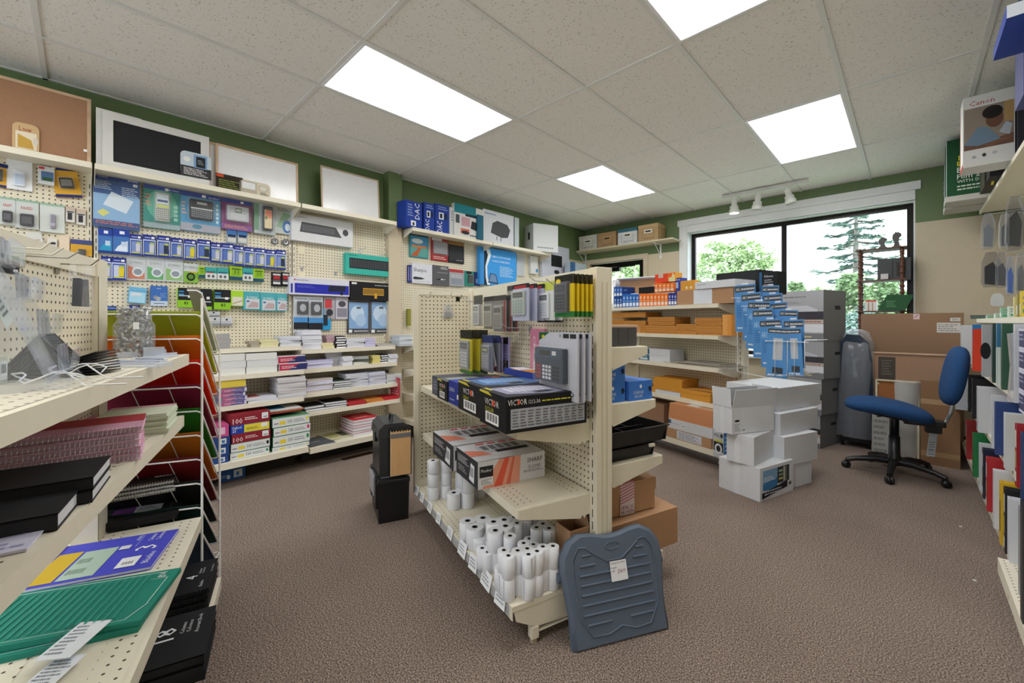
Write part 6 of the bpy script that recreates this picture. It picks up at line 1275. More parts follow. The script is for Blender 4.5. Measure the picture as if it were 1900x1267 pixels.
for i in range(8): bgbox((389+i*30.3, 292, 418+i*30.3, 392), z1, .285, .1, 'ink_box', 'orange ink box in the bottom row, %s from the left' % on[i], 'ink box', INKO, 'orange ink boxes', front=ink(INKO))
ho = on_shelf(BG, K(389,292)[0], K(418,292)[0], K(400,292)[1], z1, .285, .1)[2]
for i in range(5): bgbox((517+i*33, 203, 549+i*33, 290), z1+ho, .28, .1, 'ink_box', 'orange ink box in the second row, %s from the left' % on[i], 'ink box', INKO, 'upper orange ink boxes', front=ink(INKO))
h2 = on_shelf(BG, K(517,203)[0], K(549,203)[0], K(560,203)[1], z1+ho, .28, .1)[2]
bgbox((522, 124, 690, 203), z1+ho+h2, .27, .1, 'toner_box', 'red and orange carton on top of the orange ink boxes', 'box', '#ee6a22', front=[('r',0,0,.65,1,'#e2482a'),('r',.18,.55,.42,1,'#c9b8a8'),('p',[(.78,0),(.9,1),(1,.6),(1,0)],'#e8dfa0'),('r',.7,.05,.95,.5,'#d9d6a0')], right=[('r',0,0,1,1,'#e0a03a')])
for i in range(3): bgbox((634+i*24, 287, 657+i*24, 382), z1, .285, .1, 'ink_box', 'purple ink box beside the brown tray, %s from the left' % on[i], 'ink box', '#3c2f86', 'purple ink boxes', front=ink(INKB))
hp = on_shelf(BG, K(634,287)[0], K(657,287)[0], K(650,287)[1], z1, .285, .1)[2]
bgbox((688, 160, 738, 285), z1+hp, .25, .1, 'ink_box', 'tall blue violet carton behind the yellow pad', 'ink box', '#3445a6', front=[('r',.1,.3,.6,.7,'#a9c4e4'),('l',.1,.8,.9,.95,1,'#b9c4ea')], rz=.1)
# tilted lid with brown inside
u0, zz = BG.at(*K(172,290), .22)[0], 0; u1 = BG.at(*K(520,290), .22)[0]; Wt = u1-u0
t = empty('box_lid', BG.w((u0+u1)/2, .17, z1+hz+.004), BG.rz, 'white rimmed box lid standing tilted with its brown inside showing', 'box lid')
b = MB(); h = .19; b.box(-Wt/2, Wt/2, 0, .004, 0, h, CARD); b.face((-Wt/2,0,0),(1,0,0),(0,0,1),Wt,h,[('r',.84,.25,.97,.6,'#c9cbce')])
for (x0, x1, a, c) in ((-Wt/2,-Wt/2+.008,0,h),(Wt/2-.008,Wt/2,0,h),(-Wt/2,Wt/2,0,.008),(-Wt/2,Wt/2,h-.008,h)): b.box(x0, x1, -.06, 0, a, c, '#dfe1e4')
b.obj('lid', t); t.rotation_euler = (-.25, .05, BG.rz)
bgbox((385, 237, 515, 291), z1+ho*.98, .285, .02, 'black_case', 'black flat case between the ink boxes and the tilted lid', 'case', '#1a1b1d')
u_, z_ = BG.at(*K(210,200), .25)
t = empty('pump_bottle', BG.w(u_, .25, z1+hz*2+.002), 0, 'small clear bottle of grey gel standing on the blue boxes', 'bottle')
b = MB(); b.lathe([(.0,.0),(.024,.0),(.025,.005),(.025,.03),(.012,.045),(.008,.05)], clear('#c9ccd0', .5), n=16); b.obj('bottle', t); b = MB(); b.lathe([(.008,.05),(.008,.06),(.003,.062),(.003,.07)], WHITE, n=12); b.obj('pump', t)
b = MB(); b.box(-.12, .12, -.01, .0, 0, .34, '#d6dae2'); b.face((-.12,-.01,0),(1,0,0),(0,0,1),.24,.34,[('p',[(0,.2),(.6,1),(0,.9)],'#eef1f6'),('l',.1,.1,.4,.5,5,'#a9b0bc')])
u_, z_ = BG.at(1142, 530, .12); tag(b.obj('paper_poster', None, BG.w(u_, .05, 1.3535), BG.rz), 'white poster sheet standing behind the tilted box lid', 'paper')
# brown tray with white label, white lid, yellow pad
bgbox((706, 252, 1180, 372), z1, .30, .25, 'cardboard_tray', 'brown cardboard tray with a wide white label on the top shelf', 'cardboard box', CARD, front=[('r',.325,.02,.655,.98,'#d9dde6')])
ht = on_shelf(BG, K(706,252)[0], K(1180,252)[0], K(940,252)[1], z1, .30, .25)[2]
bgbox((858, 182, 1192, 250), z1+ht, .32, .28, 'white_carton', 'white carton lid resting on the brown tray', 'box', '#d3d6dc', front=[('l',.05,.5,.3,.7,1,'#8f929c')])
bgbox((736, 182, 856, 252), z1+ht, .30, .06, 'sticky_pad_pack', 'yellow pack beside the white lid on the brown tray', 'pack', '#d99a3a', front=[('e',.45,.25,.08,.14,'#e8dfc8'),('e',.75,.25,.08,.14,'#e8dfc8')])
# black cartons at the right end, standing behind on the rear of the gondola top
def bgpx(x0, x1, yt, z, d, D, name, label, cat, col, group=None, H=None, rz=0, **kw):
    loc, W, H0 = on_shelf(BG, x0, x1, yt, z, d, D)
    return carton(name, label, cat, loc, BG.rz+rz, W, D, (H or H0), M(col) if isinstance(col, str) else col, group=group, **kw)
bgpx(1329, 1409, 504, 1.421, .035, .20, 'black_carton', 'long black carton on top of the gondola before the window', 'box', '#222326')
bgpx(1409, 1441, 504, 1.421, .045, .14, 'black_carton', 'black and blue laminator carton at the end of the long black one', 'box', '#1f2124', front=[('r',0,0,.15,1,'#2f5f8c'),('t',.3,.75,.8,.85,'Fellowes','#dfe1e4'),('l',.3,.5,.8,.68,2,'#a9abb0'),('r',.22,.0,.75,.45,'#a98d76'),('e',.25,.2,.1,.16,'#3f7f8c')])
b = MB(); b.box(0, .5, -.05, .26, -.012, 0, STEEL); tag(b.obj('top_board', None, BG.w(1.92, 0, 1.4205+.0), BG.rz), 'cream top board carrying the black cartons', 'board')
# second shelf: kraft envelope bundles
ENV = '#c98a4e'; ENV2 = '#e0a040'
def bundle(r, z, d, D, label, tone=ENV, rz=0, H=None):
    x0, y0 = K(r[0], r[1]); x1, _ = K(r[2], r[1]); loc, W, H0 = on_shelf(BG, x0, x1, y0, z, d, D); H = H or H0
    n_ = max(4, int(H/.007)); b = MB(); rnd = random.Random(int(r[0]+r[1]))
    for i in range(n_):
        e = rnd.uniform(-.004,.004); g_ = .5-abs(i/(n_-1)-.5); bulge = .006*math.sin(PI*i/n_)
        b.box(-W/2-bulge+e, W/2+bulge+e, -bulge+rnd.uniform(-.003,.003), D, H*i/n_, H*(i+.8)/n_, tone if i % 3 else ENV2)
    b.box(-W/2+.004, W/2-.004, .004, D-.004, 0, H*.985, '#a87442')
    return tag(b.obj('envelope_bundle', None, loc, BG.rz+rz), label, 'envelopes', 'bundles of kraft envelopes')
bundle((136,508,262,578), z2, .27, .2, 'kraft envelope bundle at the left end of the second shelf, lower one')
bundle((264,518,442,612), z2, .28, .2, 'wide kraft envelope bundle second from the left, lower layer')
bundle((446,558,702,614), z2, .28, .2, 'curved kraft envelope bundle in the middle of the second shelf')
bundle((706,548,872,614), z2, .28, .2, 'kraft envelope bundle right of the middle, lower layer')
bundle((876,562,1084,620), z2, .28, .2, 'wrapped kraft envelope bundle at the right, lower layer')
hb = [on_shelf(BG, K(a,0)[0], K(c,0)[0], K(a,y)[1], z2, .28, .2)[2] for a, c, y in ((136,262,508),(446,702,558),(876,1084,562))]
bundle((136,452,254,510), z2+hb[0]+.012, .27, .2, 'kraft envelope bundle at the left end, upper one')
bundle((256,458,440,520), z2+hb[0]+.018, .27, .22, 'long kraft envelope bundle on the wide one', H=.055)
bundle((472,488,680,552), z2+hb[1]+.003, .27, .25, 'large kraft envelope bundle on the curved one', rz=.06)
bundle((862,494,1084,560), z2+hb[2]+.002, .27, .2, 'kraft envelope bundle under a yellow sheet, upper right')
bgbox((1088, 468, 1166, 628), z2, .28, .16, 'envelope_pack', 'upright orange envelope pack at the right end of the second shelf', 'envelopes', '#dc9548', front=[('r',0,0,.55,1,'#e3a45c')])
# third shelf
for i, (y0, y1) in enumerate(((775,845),(702,776))):
    H_ = .062; x0, x1 = K(386,0)[0], K(660,0)[0]
    bgpx(x0, x1-3, 0, z3_+i*H_, .27, .2, 'file_carton', 'white and teal ring binder carton, '+('lower' if i == 0 else 'upper')+' of two on the third shelf', 'box', '#cfd2da', 'white and teal cartons', H=H_-.001, front=[('r',0,.05,.36,.95,'#2f5f78'),('r',.05,.15,.3,.45,'#c9d6dc'),('l',.06,.55,.3,.85,1,'#b9cfd8')])
for i in range(4):
    a = 590+60*i*(i < 3)+ (180 if i == 3 else 0)
    x0 = K(a,0)[0]; x1 = K(1150-30*i,0)[0]; loc, W, _ = on_shelf(BG, x0, x1, 600, z3_+.008*i, .285-.012*(i % 2), .24)
    b = MB(); b.box(-W/2, W/2, 0, .24, 0, .006, '#a9a399'); b.face((-W/2,0,.006),(1,0,0),(0,1,0),W,.24,[('l',.05,.05,.95,.9,8,'#98938a')])
    tag(b.obj('newsprint_pad', None, loc, BG.rz+.03*(i-1)), 'grey newsprint pad, %s of the spread pile on the third shelf' % ('bottom','second','third','topmost')[i], 'paper pad', 'grey newsprint pads')
# fourth shelf
bgbox((525,1092,735,1166), z4, .285, .05, 'white_carton', 'flat white envelope box under the left envelope stack', 'box', '#c9ccd4', H=.035)
bundle((322,1000,545,1090), z4, .27, .2, 'loose orange envelopes at the left of the fourth shelf', ENV2, H=.05)
bundle((520,975,745,1105), z4+.036, .27, .24, 'tall orange envelope stack in the middle of the fourth shelf', ENV2, rz=.05, H=.12)
bundle((738,1075,990,1210), z4, .285, .26, 'orange envelope stack at the right of the fourth shelf', ENV2, rz=-.05, H=.085)
b = MB(); b.prism([(-.2,-.02),(.24,.06),(.2,.22),(-.12,.2)], 'z', 0, .004, '#d99a48'); u_, _ = BG.at(*K(1000,1060), .2); tag(b.obj('envelope', None, BG.w(u_, .26, z4+.0865), BG.rz-.05), 'single large orange envelope fanned over the right stack', 'envelope')
# base
zb_ = .1508
bgpx(1222, 1319, 812, zb_, .42, .26, 'cardboard_box', 'brown carton with a white shipping label on the gondola base', 'cardboard box', '#b58f6c', front=[('r',.38,.08,.84,.92,'#cfd2da'),('l',.42,.15,.8,.85,5,'#8b8d96')], H=.085)
bgpx(1241, 1322, 786, zb_+.086, .42, .26, 'white_carton', 'white carton under the peach envelope stack', 'box', '#cfd2d8', front=[('r',.0,.5,.06,.9,'#2f5f88'),('b',.30,.35,.42,.6,'#4b4d55'),('l',.08,.5,.26,.6,1,'#a0a2aa')], H=.085)
for i in range(5):
    loc, W, _ = on_shelf(BG, 1240+i*.6, 1322, 700, zb_+.1725+i*.028, .415, .26); b = MB()
    for j in range(5): b.box(-W/2+.002*(j % 2), W/2-.002*(j % 3), .003*((j+i) % 2), .25, .0055*j, .0055*j+.004, '#e0a274')
    b.box(-W/2+.003, W/2-.003, .004, .248, 0, .0265, '#b97f56')
    if i == 4: b.face((-W/2,0,.0262),(1,0,0),(0,1,0),W,.24,[('r',.35,.15,.7,.6,'#d6d2ce'),('r',.6,.1,.98,.9,'#b39274')])
    tag(b.obj('envelope_bundle', None, loc, BG.rz), 'peach coloured envelope bundle, %s of the stack on the white carton' % ('bottom','second','middle','fourth','top')[i], 'envelopes', 'peach envelope bundles')
bgpx(1170, 1232, 755, zb_, .30, .2, 'cardboard_box', 'dim brown carton at the back of the gondola base', 'cardboard box', '#8f6f58', H=.25)
# ---------------------------------------------------------------- wire display of blue packs on the gondola end
RE = Fr(*BG.w(2.45, 0, 0).xy, BG.rz)
t = empty('wire_display', BG.w(2.41, .31, .9), BG.rz, 'white wire display rack hung with blue lettering packs', 'wire rack')
BM2 = M('#e3e6ea', 'plastic')
def AT(px, py, d): u, z = BG.at(px, py, d); return u, z
b = MB()
loc0 = BG.w(2.41, .31, .9)
def tl(u, d, z): return (u-2.41, -(d-.31), z-.9)
for ki, (x0, y0, x1, y1, dd) in enumerate(((1357,553,1380,553,.34),(1375,568,1396,568,.38),(1382,584,1402,584,.42),(1395,600,1412,600,.46),(1407,616,1425,616,.5),(1420,633,1440,633,.54))):
    ua, za = AT(x0, y0, dd); ub, zb0 = AT(x1, y1, dd)
    b = MB(); b.tube([tl(ua, dd, za), tl(ub, dd, za)], .0022, BM2, 5); b.obj('prong', t)
b = MB()
for px, y0, y1, dd in ((1368,615,689,.36),):
    ua, za = AT(px, y0, dd); ub, zb0 = AT(px, y1, dd); uc, _ = AT(1424, 692, .45)
    b.tube([tl(ua, dd, za), tl(ub, dd, zb0), tl(uc, .45, zb0-.01)], .003, BM2, 5)
for px in (1438, 1461, 1474, 1493):
    ua, za = AT(px, 632, .58); _, zb0 = AT(px, 697, .58); b.tube([tl(ua, .3, za), tl(ua, .58, za), tl(ua, .58, zb0), tl(ua-.05, .58, zb0), tl(ua-.05, .3, zb0)], .0028, BM2, 5)
ua, za = AT(1420, 632, .58); ub, _ = AT(1500, 630, .58); b.tube([tl(ua, .58, za), tl(ub, .58, za)], .0028, BM2, 5)
b.tube([tl(2.40, .0, 1.3), tl(2.40, .0, .75)], .004, BM2, 6)
b.obj('wire_frame', t)
MB1 = '#2f8fd0'
def mats_art(k):
    return [('r',.0,.0,1,1,'#3588ca'),('r',.03,.85,.97,.97,'#1d2126'),('t',.07,.88,.3,.94,'ABC','#e3e8ec'),('l',.34,.87,.95,.95,1,'#c3c9ce'),('t',.08,.62,.5,.74,'ABCD','#a9d0ec'),('l',.1,.3,.7,.58,6,'#1d6aa8'),('r',.45,.16,.85,.3,'#16263a'),('l',.1,.05,.8,.13,1,'#cfe0ee')] if k == 0 else \
           [('r',.0,.0,1,1,'#3588ca'),('r',.03,.88,.97,.97,'#1d2126'),('l',.1,.89,.9,.95,1,'#c9ced4'),('r',.3,.35,.75,.78,'#b9bec6'),('r',.3,.08,.8,.2,'#2b3542'),('l',.1,.02,.8,.07,1,'#dfe6ec')]
packs = [(1365,1404,528,616,.30,'blue lettering pack at the top left of the wire display'),(1411,1442,530,610,.28,'blue lettering pack at the top right of the wire display'),(1379,1416,543,632,.36,'blue lettering pack in the second tier, left'),(1418,1454,545,632,.34,'blue lettering pack in the second tier, right'),
         (1384,1426,559,648,.42,'blue lettering pack in the third tier, left'),(1431,1464,561,640,.40,'blue lettering pack in the third tier, right'),(1398,1437,573,664,.46,'blue lettering pack in the fourth tier with a curled corner'),(1443,1477,575,650,.44,'blue lettering pack in the fourth tier, right'),
         (1413,1454,592,682,.50,'blue lettering pack in the fifth tier, left'),(1456,1494,593,682,.49,'blue lettering pack in the fifth tier, right'),(1421,1460,607,700,.56,'blue pack with a white strip in the lowest tier, left'),(1461,1491,608,697,.56,'blue pack with a black strip in the lowest tier, right')]
for i, (x0, x1, y0, y1, d, lb) in enumerate(packs):
    o = pack(BG, (x0,x1,y0,y1), lb, 'lettering pack', 'blue lettering packs', 'lettering_pack', d0=d, th=.004, body='#2f86c8', cov=.003, tab=.012, art=mats_art(0 if i < 10 else 1), tilt=(-.03, .04, -.05)[i % 3])
# ---------------------------------------------------------------- stacks of boxes on the floor
def box3(pL, pC, pR, z, yC, name, label, cat, col, group=None, frontart=None, rightart=None, topart=None, mk=None):
    """box whose near bottom corner is seen at pC, its left and right bottom corners at pL and pR (only directions and lengths are used)"""
    C_ = onz(*pC, z); L_ = onz(*pL, z); R_ = onz(*pR, z)
    a = (C_-L_); W = a.length; r = a.normalized(); D = (R_-C_).length
    rr = ray(pC[0], yC); s = (C_.xy-CAM.xy).length/rr.xy.length; H = CAM.z+rr.z*s-z
    rz = math.atan2(r.y, r.x); cen = L_.lerp(C_, .5)
    if mk: return mk(cen, rz, W, D, H)
    return carton(name, label, cat, Vector((cen.x, cen.y, z)), rz, W, D, H, M(col), front=frontart, right=rightart, top=topart, group=group, bev=.002), (W, D, H)
WB = '#d8dbe1'
pic = [('r',.06,.08,.92,.92,'#dfe4ec'),('r',.08,.45,.5,.9,'#7fa8cf'),('p',[(.08,.3),(.5,.25),(.5,.6),(.08,.5)],'#3f7fb8'),('l',.1,.55,.45,.7,3,'#e6ecf4'),('r',.5,.4,.86,.9,'#3a3f46'),('r',.54,.74,.66,.8,'#a9c4a8'),('r',.54,.62,.66,.68,'#86a886'),('r',.54,.5,.66,.56,'#c9c06a'),('r',.68,.42,.72,.88,'#d6d2c4'),('r',.74,.42,.77,.88,'#8f8c84'),('p',[(.05,.06),(.05,.24),(.8,.42),(.8,.22)],'#23242e'),('l',.12,.14,.7,.3,2,'#d6d8e0'),('e',.88,.3,.04,.06,'#55585e')]
_, (Wa, Da, Ha) = box3((1334,903),(1410,932),(1472,910), 0, 870, 'white_carton', 'white carton with a blue picture of a desk sorter at the foot of the stack', 'box', WB, 'white cartons in the pile', rightart=pic, frontart=[('r',.38,0,.52,1,'#dfe2e8')])
_, (Wb, Db, Hb) = box3((1348,853),(1399,866),(1473,853), Ha+.001, 812, 'white_carton', 'plain white carton second in the front stack', 'box', WB, 'white cartons in the pile', frontart=[('r',.3,0,.5,1,'#dfe2e8')])
zc = Ha+Hb+.002
def mkopen(cen, rz, W, D, H):
    return open_carton(Vector((cen.x, cen.y, zc)), rz, W, D, H, 'open white carton with raised flaps on top of the front stack', .13, M(WB), flaps=(4, 14, 10, -22), arts=[[('r',.4,0,.6,1,'#dfe2e8')],[('e',.12,.5,.06,.04,'#1d1e22'),('l',.06,.1,.2,.4,4,'#b0b3ba'),('b',.22,.05,.32,.22,'#55585e')]])
box3((1323,796),(1358,807),(1455,804), zc, 757, '', '', '', WB, mk=mkopen)
carton('headset_box', 'small black, white and blue camera carton beside the open white carton', 'box', onz(1333, 849, .15)+Vector((0,0,0)), BG.rz-.15, .10, .1, .20, M('#c9ccd2'), front=[('r',.05,.25,.95,.6,'#26282c'),('e',.5,.35,.35,.2,'#dfe2e6'),('e',.5,.35,.2,.12,'#2a2c30'),('r',.1,.62,.9,.68,'#c9d23a'),('l',.08,.8,.6,.92,2,'#6b6d74'),('r',.7,.8,.9,.93,'#2c3036')], right=[('r',0,0,1,1,'#3f86c4'),('l',.1,.1,.9,.9,5,'#b9d4ea')])
def bgfloor(x0, x1, yb, yt, z, D, label, rz=0, col=WB, **kw):
    p0 = onz(x0, yb, z); r = Vector((math.cos(BG.rz+rz), math.sin(BG.rz+rz), 0)); f = Fr(p0.x, p0.y, BG.rz+rz); u1 = f.at(x1, yb)[0]; zt = f.at((x0+x1)/2, yt)[1]
    return carton('white_carton', label, 'box', p0+r*(u1/2), BG.rz+rz, u1, D, zt-z, M(col), group='white cartons in the pile', bev=.002, **kw), zt
_, q1 = bgfloor(1462, 1506, 908, 858, 0, .3, 'white carton at the foot of the rear stack', rz=1.52)
_, q2 = bgfloor(1455, 1517, 866, 806, q1+.001, .34, 'white carton second in the rear stack', rz=1.50)
_, q3 = bgfloor(1448, 1517, 808, 762, q2+.001, .34, 'white carton third in the rear stack', rz=1.56)
_, q4 = bgfloor(1440, 1522, 764, 716, q3+.001, .40, 'widest white carton on top of the rear stack', rz=1.54)
# grey multifunction printer cartons
PB = '#8f9093'
def prart(s=1):
    return [('r',0,0,1,1,'#9c9da3'),('l',.2,.86,.7,.9,1,'#5c5d63'),('l',.28,.74,.6,.79,2,'#7c7d84'),('p',[(.3,.58),(.36,.7),(.72,.7),(.9,.62),(.9,.58)],'#b9bac2'),('r',.3,.42,1,.58,'#3c3a42'),('r',.38,.47,.46,.52,'#d6d6da'),('r',.42,.34,1,.42,'#b9a9a0'),('l',.45,.36,.95,.4,1,'#8c3f44'),('r',.42,.16,1,.33,'#d3d4dc'),('r',0,0,1,.14,'#7a7b80'),('l',.6,.05,.8,.11,1,'#d9d3a0')]
SD = [('r',0,0,1,1,'#7e7f82'),('r',.5,.62,.75,.70,'#2b2b2e')]
PR = Fr(3.06, 4.93, BG.rz)
zz = 0; PX = [(1440,1540,705,.0),(1436,1538,633,.01),(1440,1545,560,.02)]
pc = onz(1522, 833, 0); prf = Fr(pc.x, pc.y, BG.rz+.03)
W_, D_ = .50, .42; zz = 0
for i, (lb, yt, dx) in enumerate((('bottom grey printer carton standing on the carpet', 772, 0),('second grey printer carton from the floor', 704, .012),('third grey printer carton with a printer picture', 633, .03),('top grey printer carton with a printer picture, reaching the window', 537, .03))):
    zt = prf.at(1530, yt)[1]; H = zt-zz
    carton('printer_carton', lb, 'printer carton', prf.w(dx-W_/2, 0, zz), prf.rz-.01*i, W_, D_, H-.002, M('#86878a'), front=prart(), right=SD, group='stack of grey printer cartons', bev=.002); zz = zt
# copier under plastic
cp = Fr(3.36, 5.36, BG.rz+.0)
t = empty('draped_copier', Vector((3.60, 5.38, 0)), .0, 'dark machine draped in shiny clear plastic beside the printer cartons', 'copier')
b = MB(); prof = [(.0,0),(.22,0),(.23,.35),(.235,.7),(.22,.95),(.16,1.07),(.05,1.11),(.0,1.115)]
b.prism([(-.12,.12),(.11,.12),(.12,.6),(.115,.85),(.09,1.0),(.03,1.07),(-.07,1.08),(-.12,1.0)], 'y', -.12, .25, M('#1f2936', 'gloss'), True); b.obj('machine', t)
b = MB(); rnd = random.Random(2); n_ = 40; rows = [(.235,.10),(.225,.45),(.225,.8),(.205,.98),(.15,1.09),(.06,1.12),(.0,1.125)]; vs_ = []
for r, z in rows:
    for k in range(n_):
        a = 2*PI*k/n_; q_ = r*(1+.05*math.sin(7*a+z*9)+rnd.uniform(-.015,.015)); vs_.append((.64*q_*math.copysign(abs(math.cos(a))**.6, math.cos(a))-.01, q_*math.copysign(abs(math.sin(a))**.6, math.sin(a))*.95+.06, z+rnd.uniform(-.006,.006)))
b.add(vs_, [(i*n_+k, i*n_+(k+1)%n_, (i+1)*n_+(k+1)%n_, (i+1)*n_+k) for i in range(len(rows)-1) for k in range(n_)], clear('#eef2fa', .16, .04), True); b.obj('plastic_cover', t)
b = MB(); b.box(-.12, .11, -.1, .22, .05, .12, '#1d1d20'); 
for x in (-.12, .07):
    for y in (-.08, .18): b.box(x, x+.03, y, y+.03, 0, .05, '#141416')
b.obj('stand', t)
# ---------------------------------------------------------------- shelf above the door with archive boxes
sf = .30
u0, zs = WW.at(1068, 470, sf); u1, zs2 = WW.at(1248, 449, sf); u0 = max(u0, .06); zs = 2.345
t = empty('wall_shelf', WW.w(u0, 0, zs), 0, 'cream wall shelf on steel brackets above the shop door', 'shelf')
b = MB(); b.box(0, u1-u0, -sf, 0, -.02, 0, TAN); b.obj('board', t)
for px in (1087, 1226):
    x = WW.at(px, 465, 0)[0]-u0; k = MB(); k.box(x-.012, x+.012, -.24, -.001, -.026, -.02, WHITE); k.box(x-.012, x+.012, -.006, -.001, -.22, -.02, WHITE); k.tube([(x,-.2,-.026),(x,-.01,-.18)], .005, WHITE, 5); k.obj('bracket', t)
def arch(col, lid=None): 
    return [('r',.30,.60,.70,.88,'#eceadf' if col != '#b08f68' else '#c09c72'),('r',.36,.68,.64,.80,'#2c2722')]+[('r',.04,y,.96,y+.012,'#4a4238') for y in (.14,.30,.46,.6,.74)]+[('r',x,.14,x+.008,.74,'#4a4238') for x in (.2,.8)]+[('l',.3,.18,.8,.27,1,'#55493c')]
for (x0, x1, yt, col, lid, lb) in ((1074,1107,437,'#d0cdc4','#d0cdc4','white archive box at the left end of the shelf over the door'),(1109,1143,431,'#b08f68','#a98a62','brown archive box second on the shelf over the door'),(1146,1182,424,'#d6d9da','#3f7186','white archive box with a blue lid'),(1184,1221,416,'#b99a72','#c6a87e','brown archive box nearest the window with a pale side')):
    ua = WW.at(x0, 450, .27)[0]; ub = WW.at(x1, 450, .27)[0]; zt = WW.at((x0+x1)/2, yt, .27)[1]; W = ub-ua; H = zt-zs-.001
    t = empty('archive_box', WW.w((ua+ub)/2, .27, zs+.0005), 0, lb, 'archive box', 'archive boxes over the door')
    b = MB(); b.box(-W/2+.003, W/2-.003, .003, .25, 0, H*.8, col); b.face((-W/2+.003,.003,0),(1,0,0),(0,0,1),W-.006,H*.8, arch(col)); b.obj('body', t)
    b = MB(); b.box(-W/2, W/2, 0, .253, H*.8, H, lid); b.obj('lid', t)
# ---------------------------------------------------------------- track light
pa, pb = onz(1337, 366, 2.69), onz(1502, 341, 2.69)
t = empty('track_light', Vector(((pa.x+pb.x)/2, (pa.y+pb.y)/2, HC)), 0, 'white ceiling track with three spotlights above the window', 'track light')
L = (pb.x-pa.x)/2
b = MB(); b.box(-L, L, -.017, .017, -.045, -.009, '#d9d9d6'); b.box(-.07, .07, -.03, .03, -.03, -.009, '#d9d9d6'); b.obj('track', t)
for px, tilt in ((1359, 0), (1416, .10), (1472, -.22)):
    x = onz(px, 362, 2.69).x-(pa.x+pb.x)/2
    b = MB(); b.tube([(0,0,-.04),(0,0,-.085)], .008, WHITE, 6); b.lathe([(.03,-.08),(.03,-.155),(.045,-.158),(.045,-.20),(.053,-.203),(.053,-.245)], M('#dcdcd9','paint'), n=20); b.lathe([(.03,-.08),(.001,-.08)], '#d9d9d6', n=20)
    b.lathe([(.050,-.235),(.001,-.235)], emit('spot_lamp', [1,.97,.9], 3.0) if px == 1359 else '#cfcfcc', n=20)
    b.rot(Matrix.Translation((x,0,0)) @ Matrix.Rotation(tilt, 4, 'Y')); b.obj('spotlight_head', t)
# ---------------------------------------------------------------- spindle shelf in the window
SP = Fr(0, 5.86, 0); WOODD = M('#5a3322', 'wood')
xa, xb = SP.at(1598, 520)[0], SP.at(1674, 520)[0]
zt1, zt2, zt3 = SP.at(1636, 464)[1], SP.at(1636, 521)[1], SP.at(1636, 577)[1]
t = empty('spindle_shelf', Vector(((xa+xb)/2, 5.80, 0)), 0, 'dark wooden spindle shelf standing in front of the window', 'shelf')
w_ = (xb-xa)/2
for (x, y) in ((-w_,.10),(w_,.10),(-w_,-.09),(w_,-.09)):
    b = MB(); prof = [(.012,0)]; z = .02
    while z < zt1-.03: prof += [(.012,z),(.019,z+.012),(.019,z+.022),(.011,z+.034),(.017,z+.05),(.011,z+.064)]; z += .066
    prof.append((.012, zt1-.015)); b.lathe([(r, min(zz_, zt1-.012)) for r, zz_ in prof], WOODD, x, y, n=10); b.obj('spindle', t)
for z in (zt1, zt2, zt3, zt3-.38): b = MB(); b.box(-w_-.035, w_+.035, -.125, .125, z-.012, z, WOODD, bev=.003); b.obj('shelf_board', t)
for px, yt, lb in ((1638, 440, 'left dark horse head bookend, the lower one'), (1664, 429, 'right dark horse head bookend, the taller one')):
    x, zt = SP.at(px, yt, .02)[0], SP.at(px, yt, .02)[1]; H = zt-zt1; b = MB(); m_ = M('#3c3632','plastic')
    b.prism([(-.045,0),(.045,0),(.035,.02),(.022,.03),(.014,.05*H/.12),(.02,.075*H/.12),(.036,H*.72),(.03,H*.86),(.014,H*.9),(.012,H),(.004,H*.92),(-.004,H*.92),(-.012,H),(-.016,H*.88),(-.030,H*.82),(-.034,H*.6),(-.024,H*.42),(-.014,.05*H/.12),(-.022,.03),(-.035,.02)], 'y', -.02, .02, m_)
    b.box(-.05, .05, -.035, .035, 0, .014, m_, bev=.003)
    tag(b.obj('horse_bookend', None, Vector((x, 5.84, zt1+.0005)), .0), lb, 'bookend', 'horse head bookends')
def spbox(x0, x1, yt, z, D, name, lb, cat, col, y=5.66, **kw):
    y += .05; f = Fr(0, y, 0); a, c = f.at(x0, 500)[0], f.at(x1, 500)[0]; zt = f.at((x0+x1)/2, yt)[1]
    return carton(name, lb, cat, Vector(((a+c)/2, y, z+.0005)), 0, c-a, D, zt-z, M(col, 'plastic') if isinstance(col, str) else col, **kw)
spbox(1628, 1690, 479, zt2, .15, 'loudspeaker', 'black loudspeaker on the middle spindle shelf', 'loudspeaker', '#1b1b1e', y=5.72, front=[('r',.45,.1,.48,.9,'#2f2f33'),('r',.58,.15,.85,.8,'#3a3634')])
spbox(1634, 1648, 508, zt2, .02, 'display_stand', 'small pale display stand before the loudspeaker', 'stand', '#b9b4b4', y=5.61)
spbox(1605, 1627, 557, zt3, .10, 'gift_box', 'small white striped box on the lower spindle shelf', 'box', '#dad8d8', front=[('r',.25,0,.35,.8,'#b08a5c'),('r',.6,0,.68,.8,'#b08a5c'),('r',.05,.85,.95,1,'#c85a4a')], y=5.64)
b = MB(); b.prism([(-.10,0),(.10,0),(.16,.15),(-.03,.16)], 'y', 0, .006, '#24502f'); b.face((-.06,0,.02),(1,0,0),(0,0,1),.12,.1,[('l',.2,.1,.8,.8,4,'#5f8a66')])
o = b.obj('display_card', None, Vector((SP.at(1655,570)[0], 5.64, zt3+.0005)), 0); tag(o, 'dark green display card leaning on the lower spindle shelf', 'card'); o.rotation_euler = (-.15,0,0)
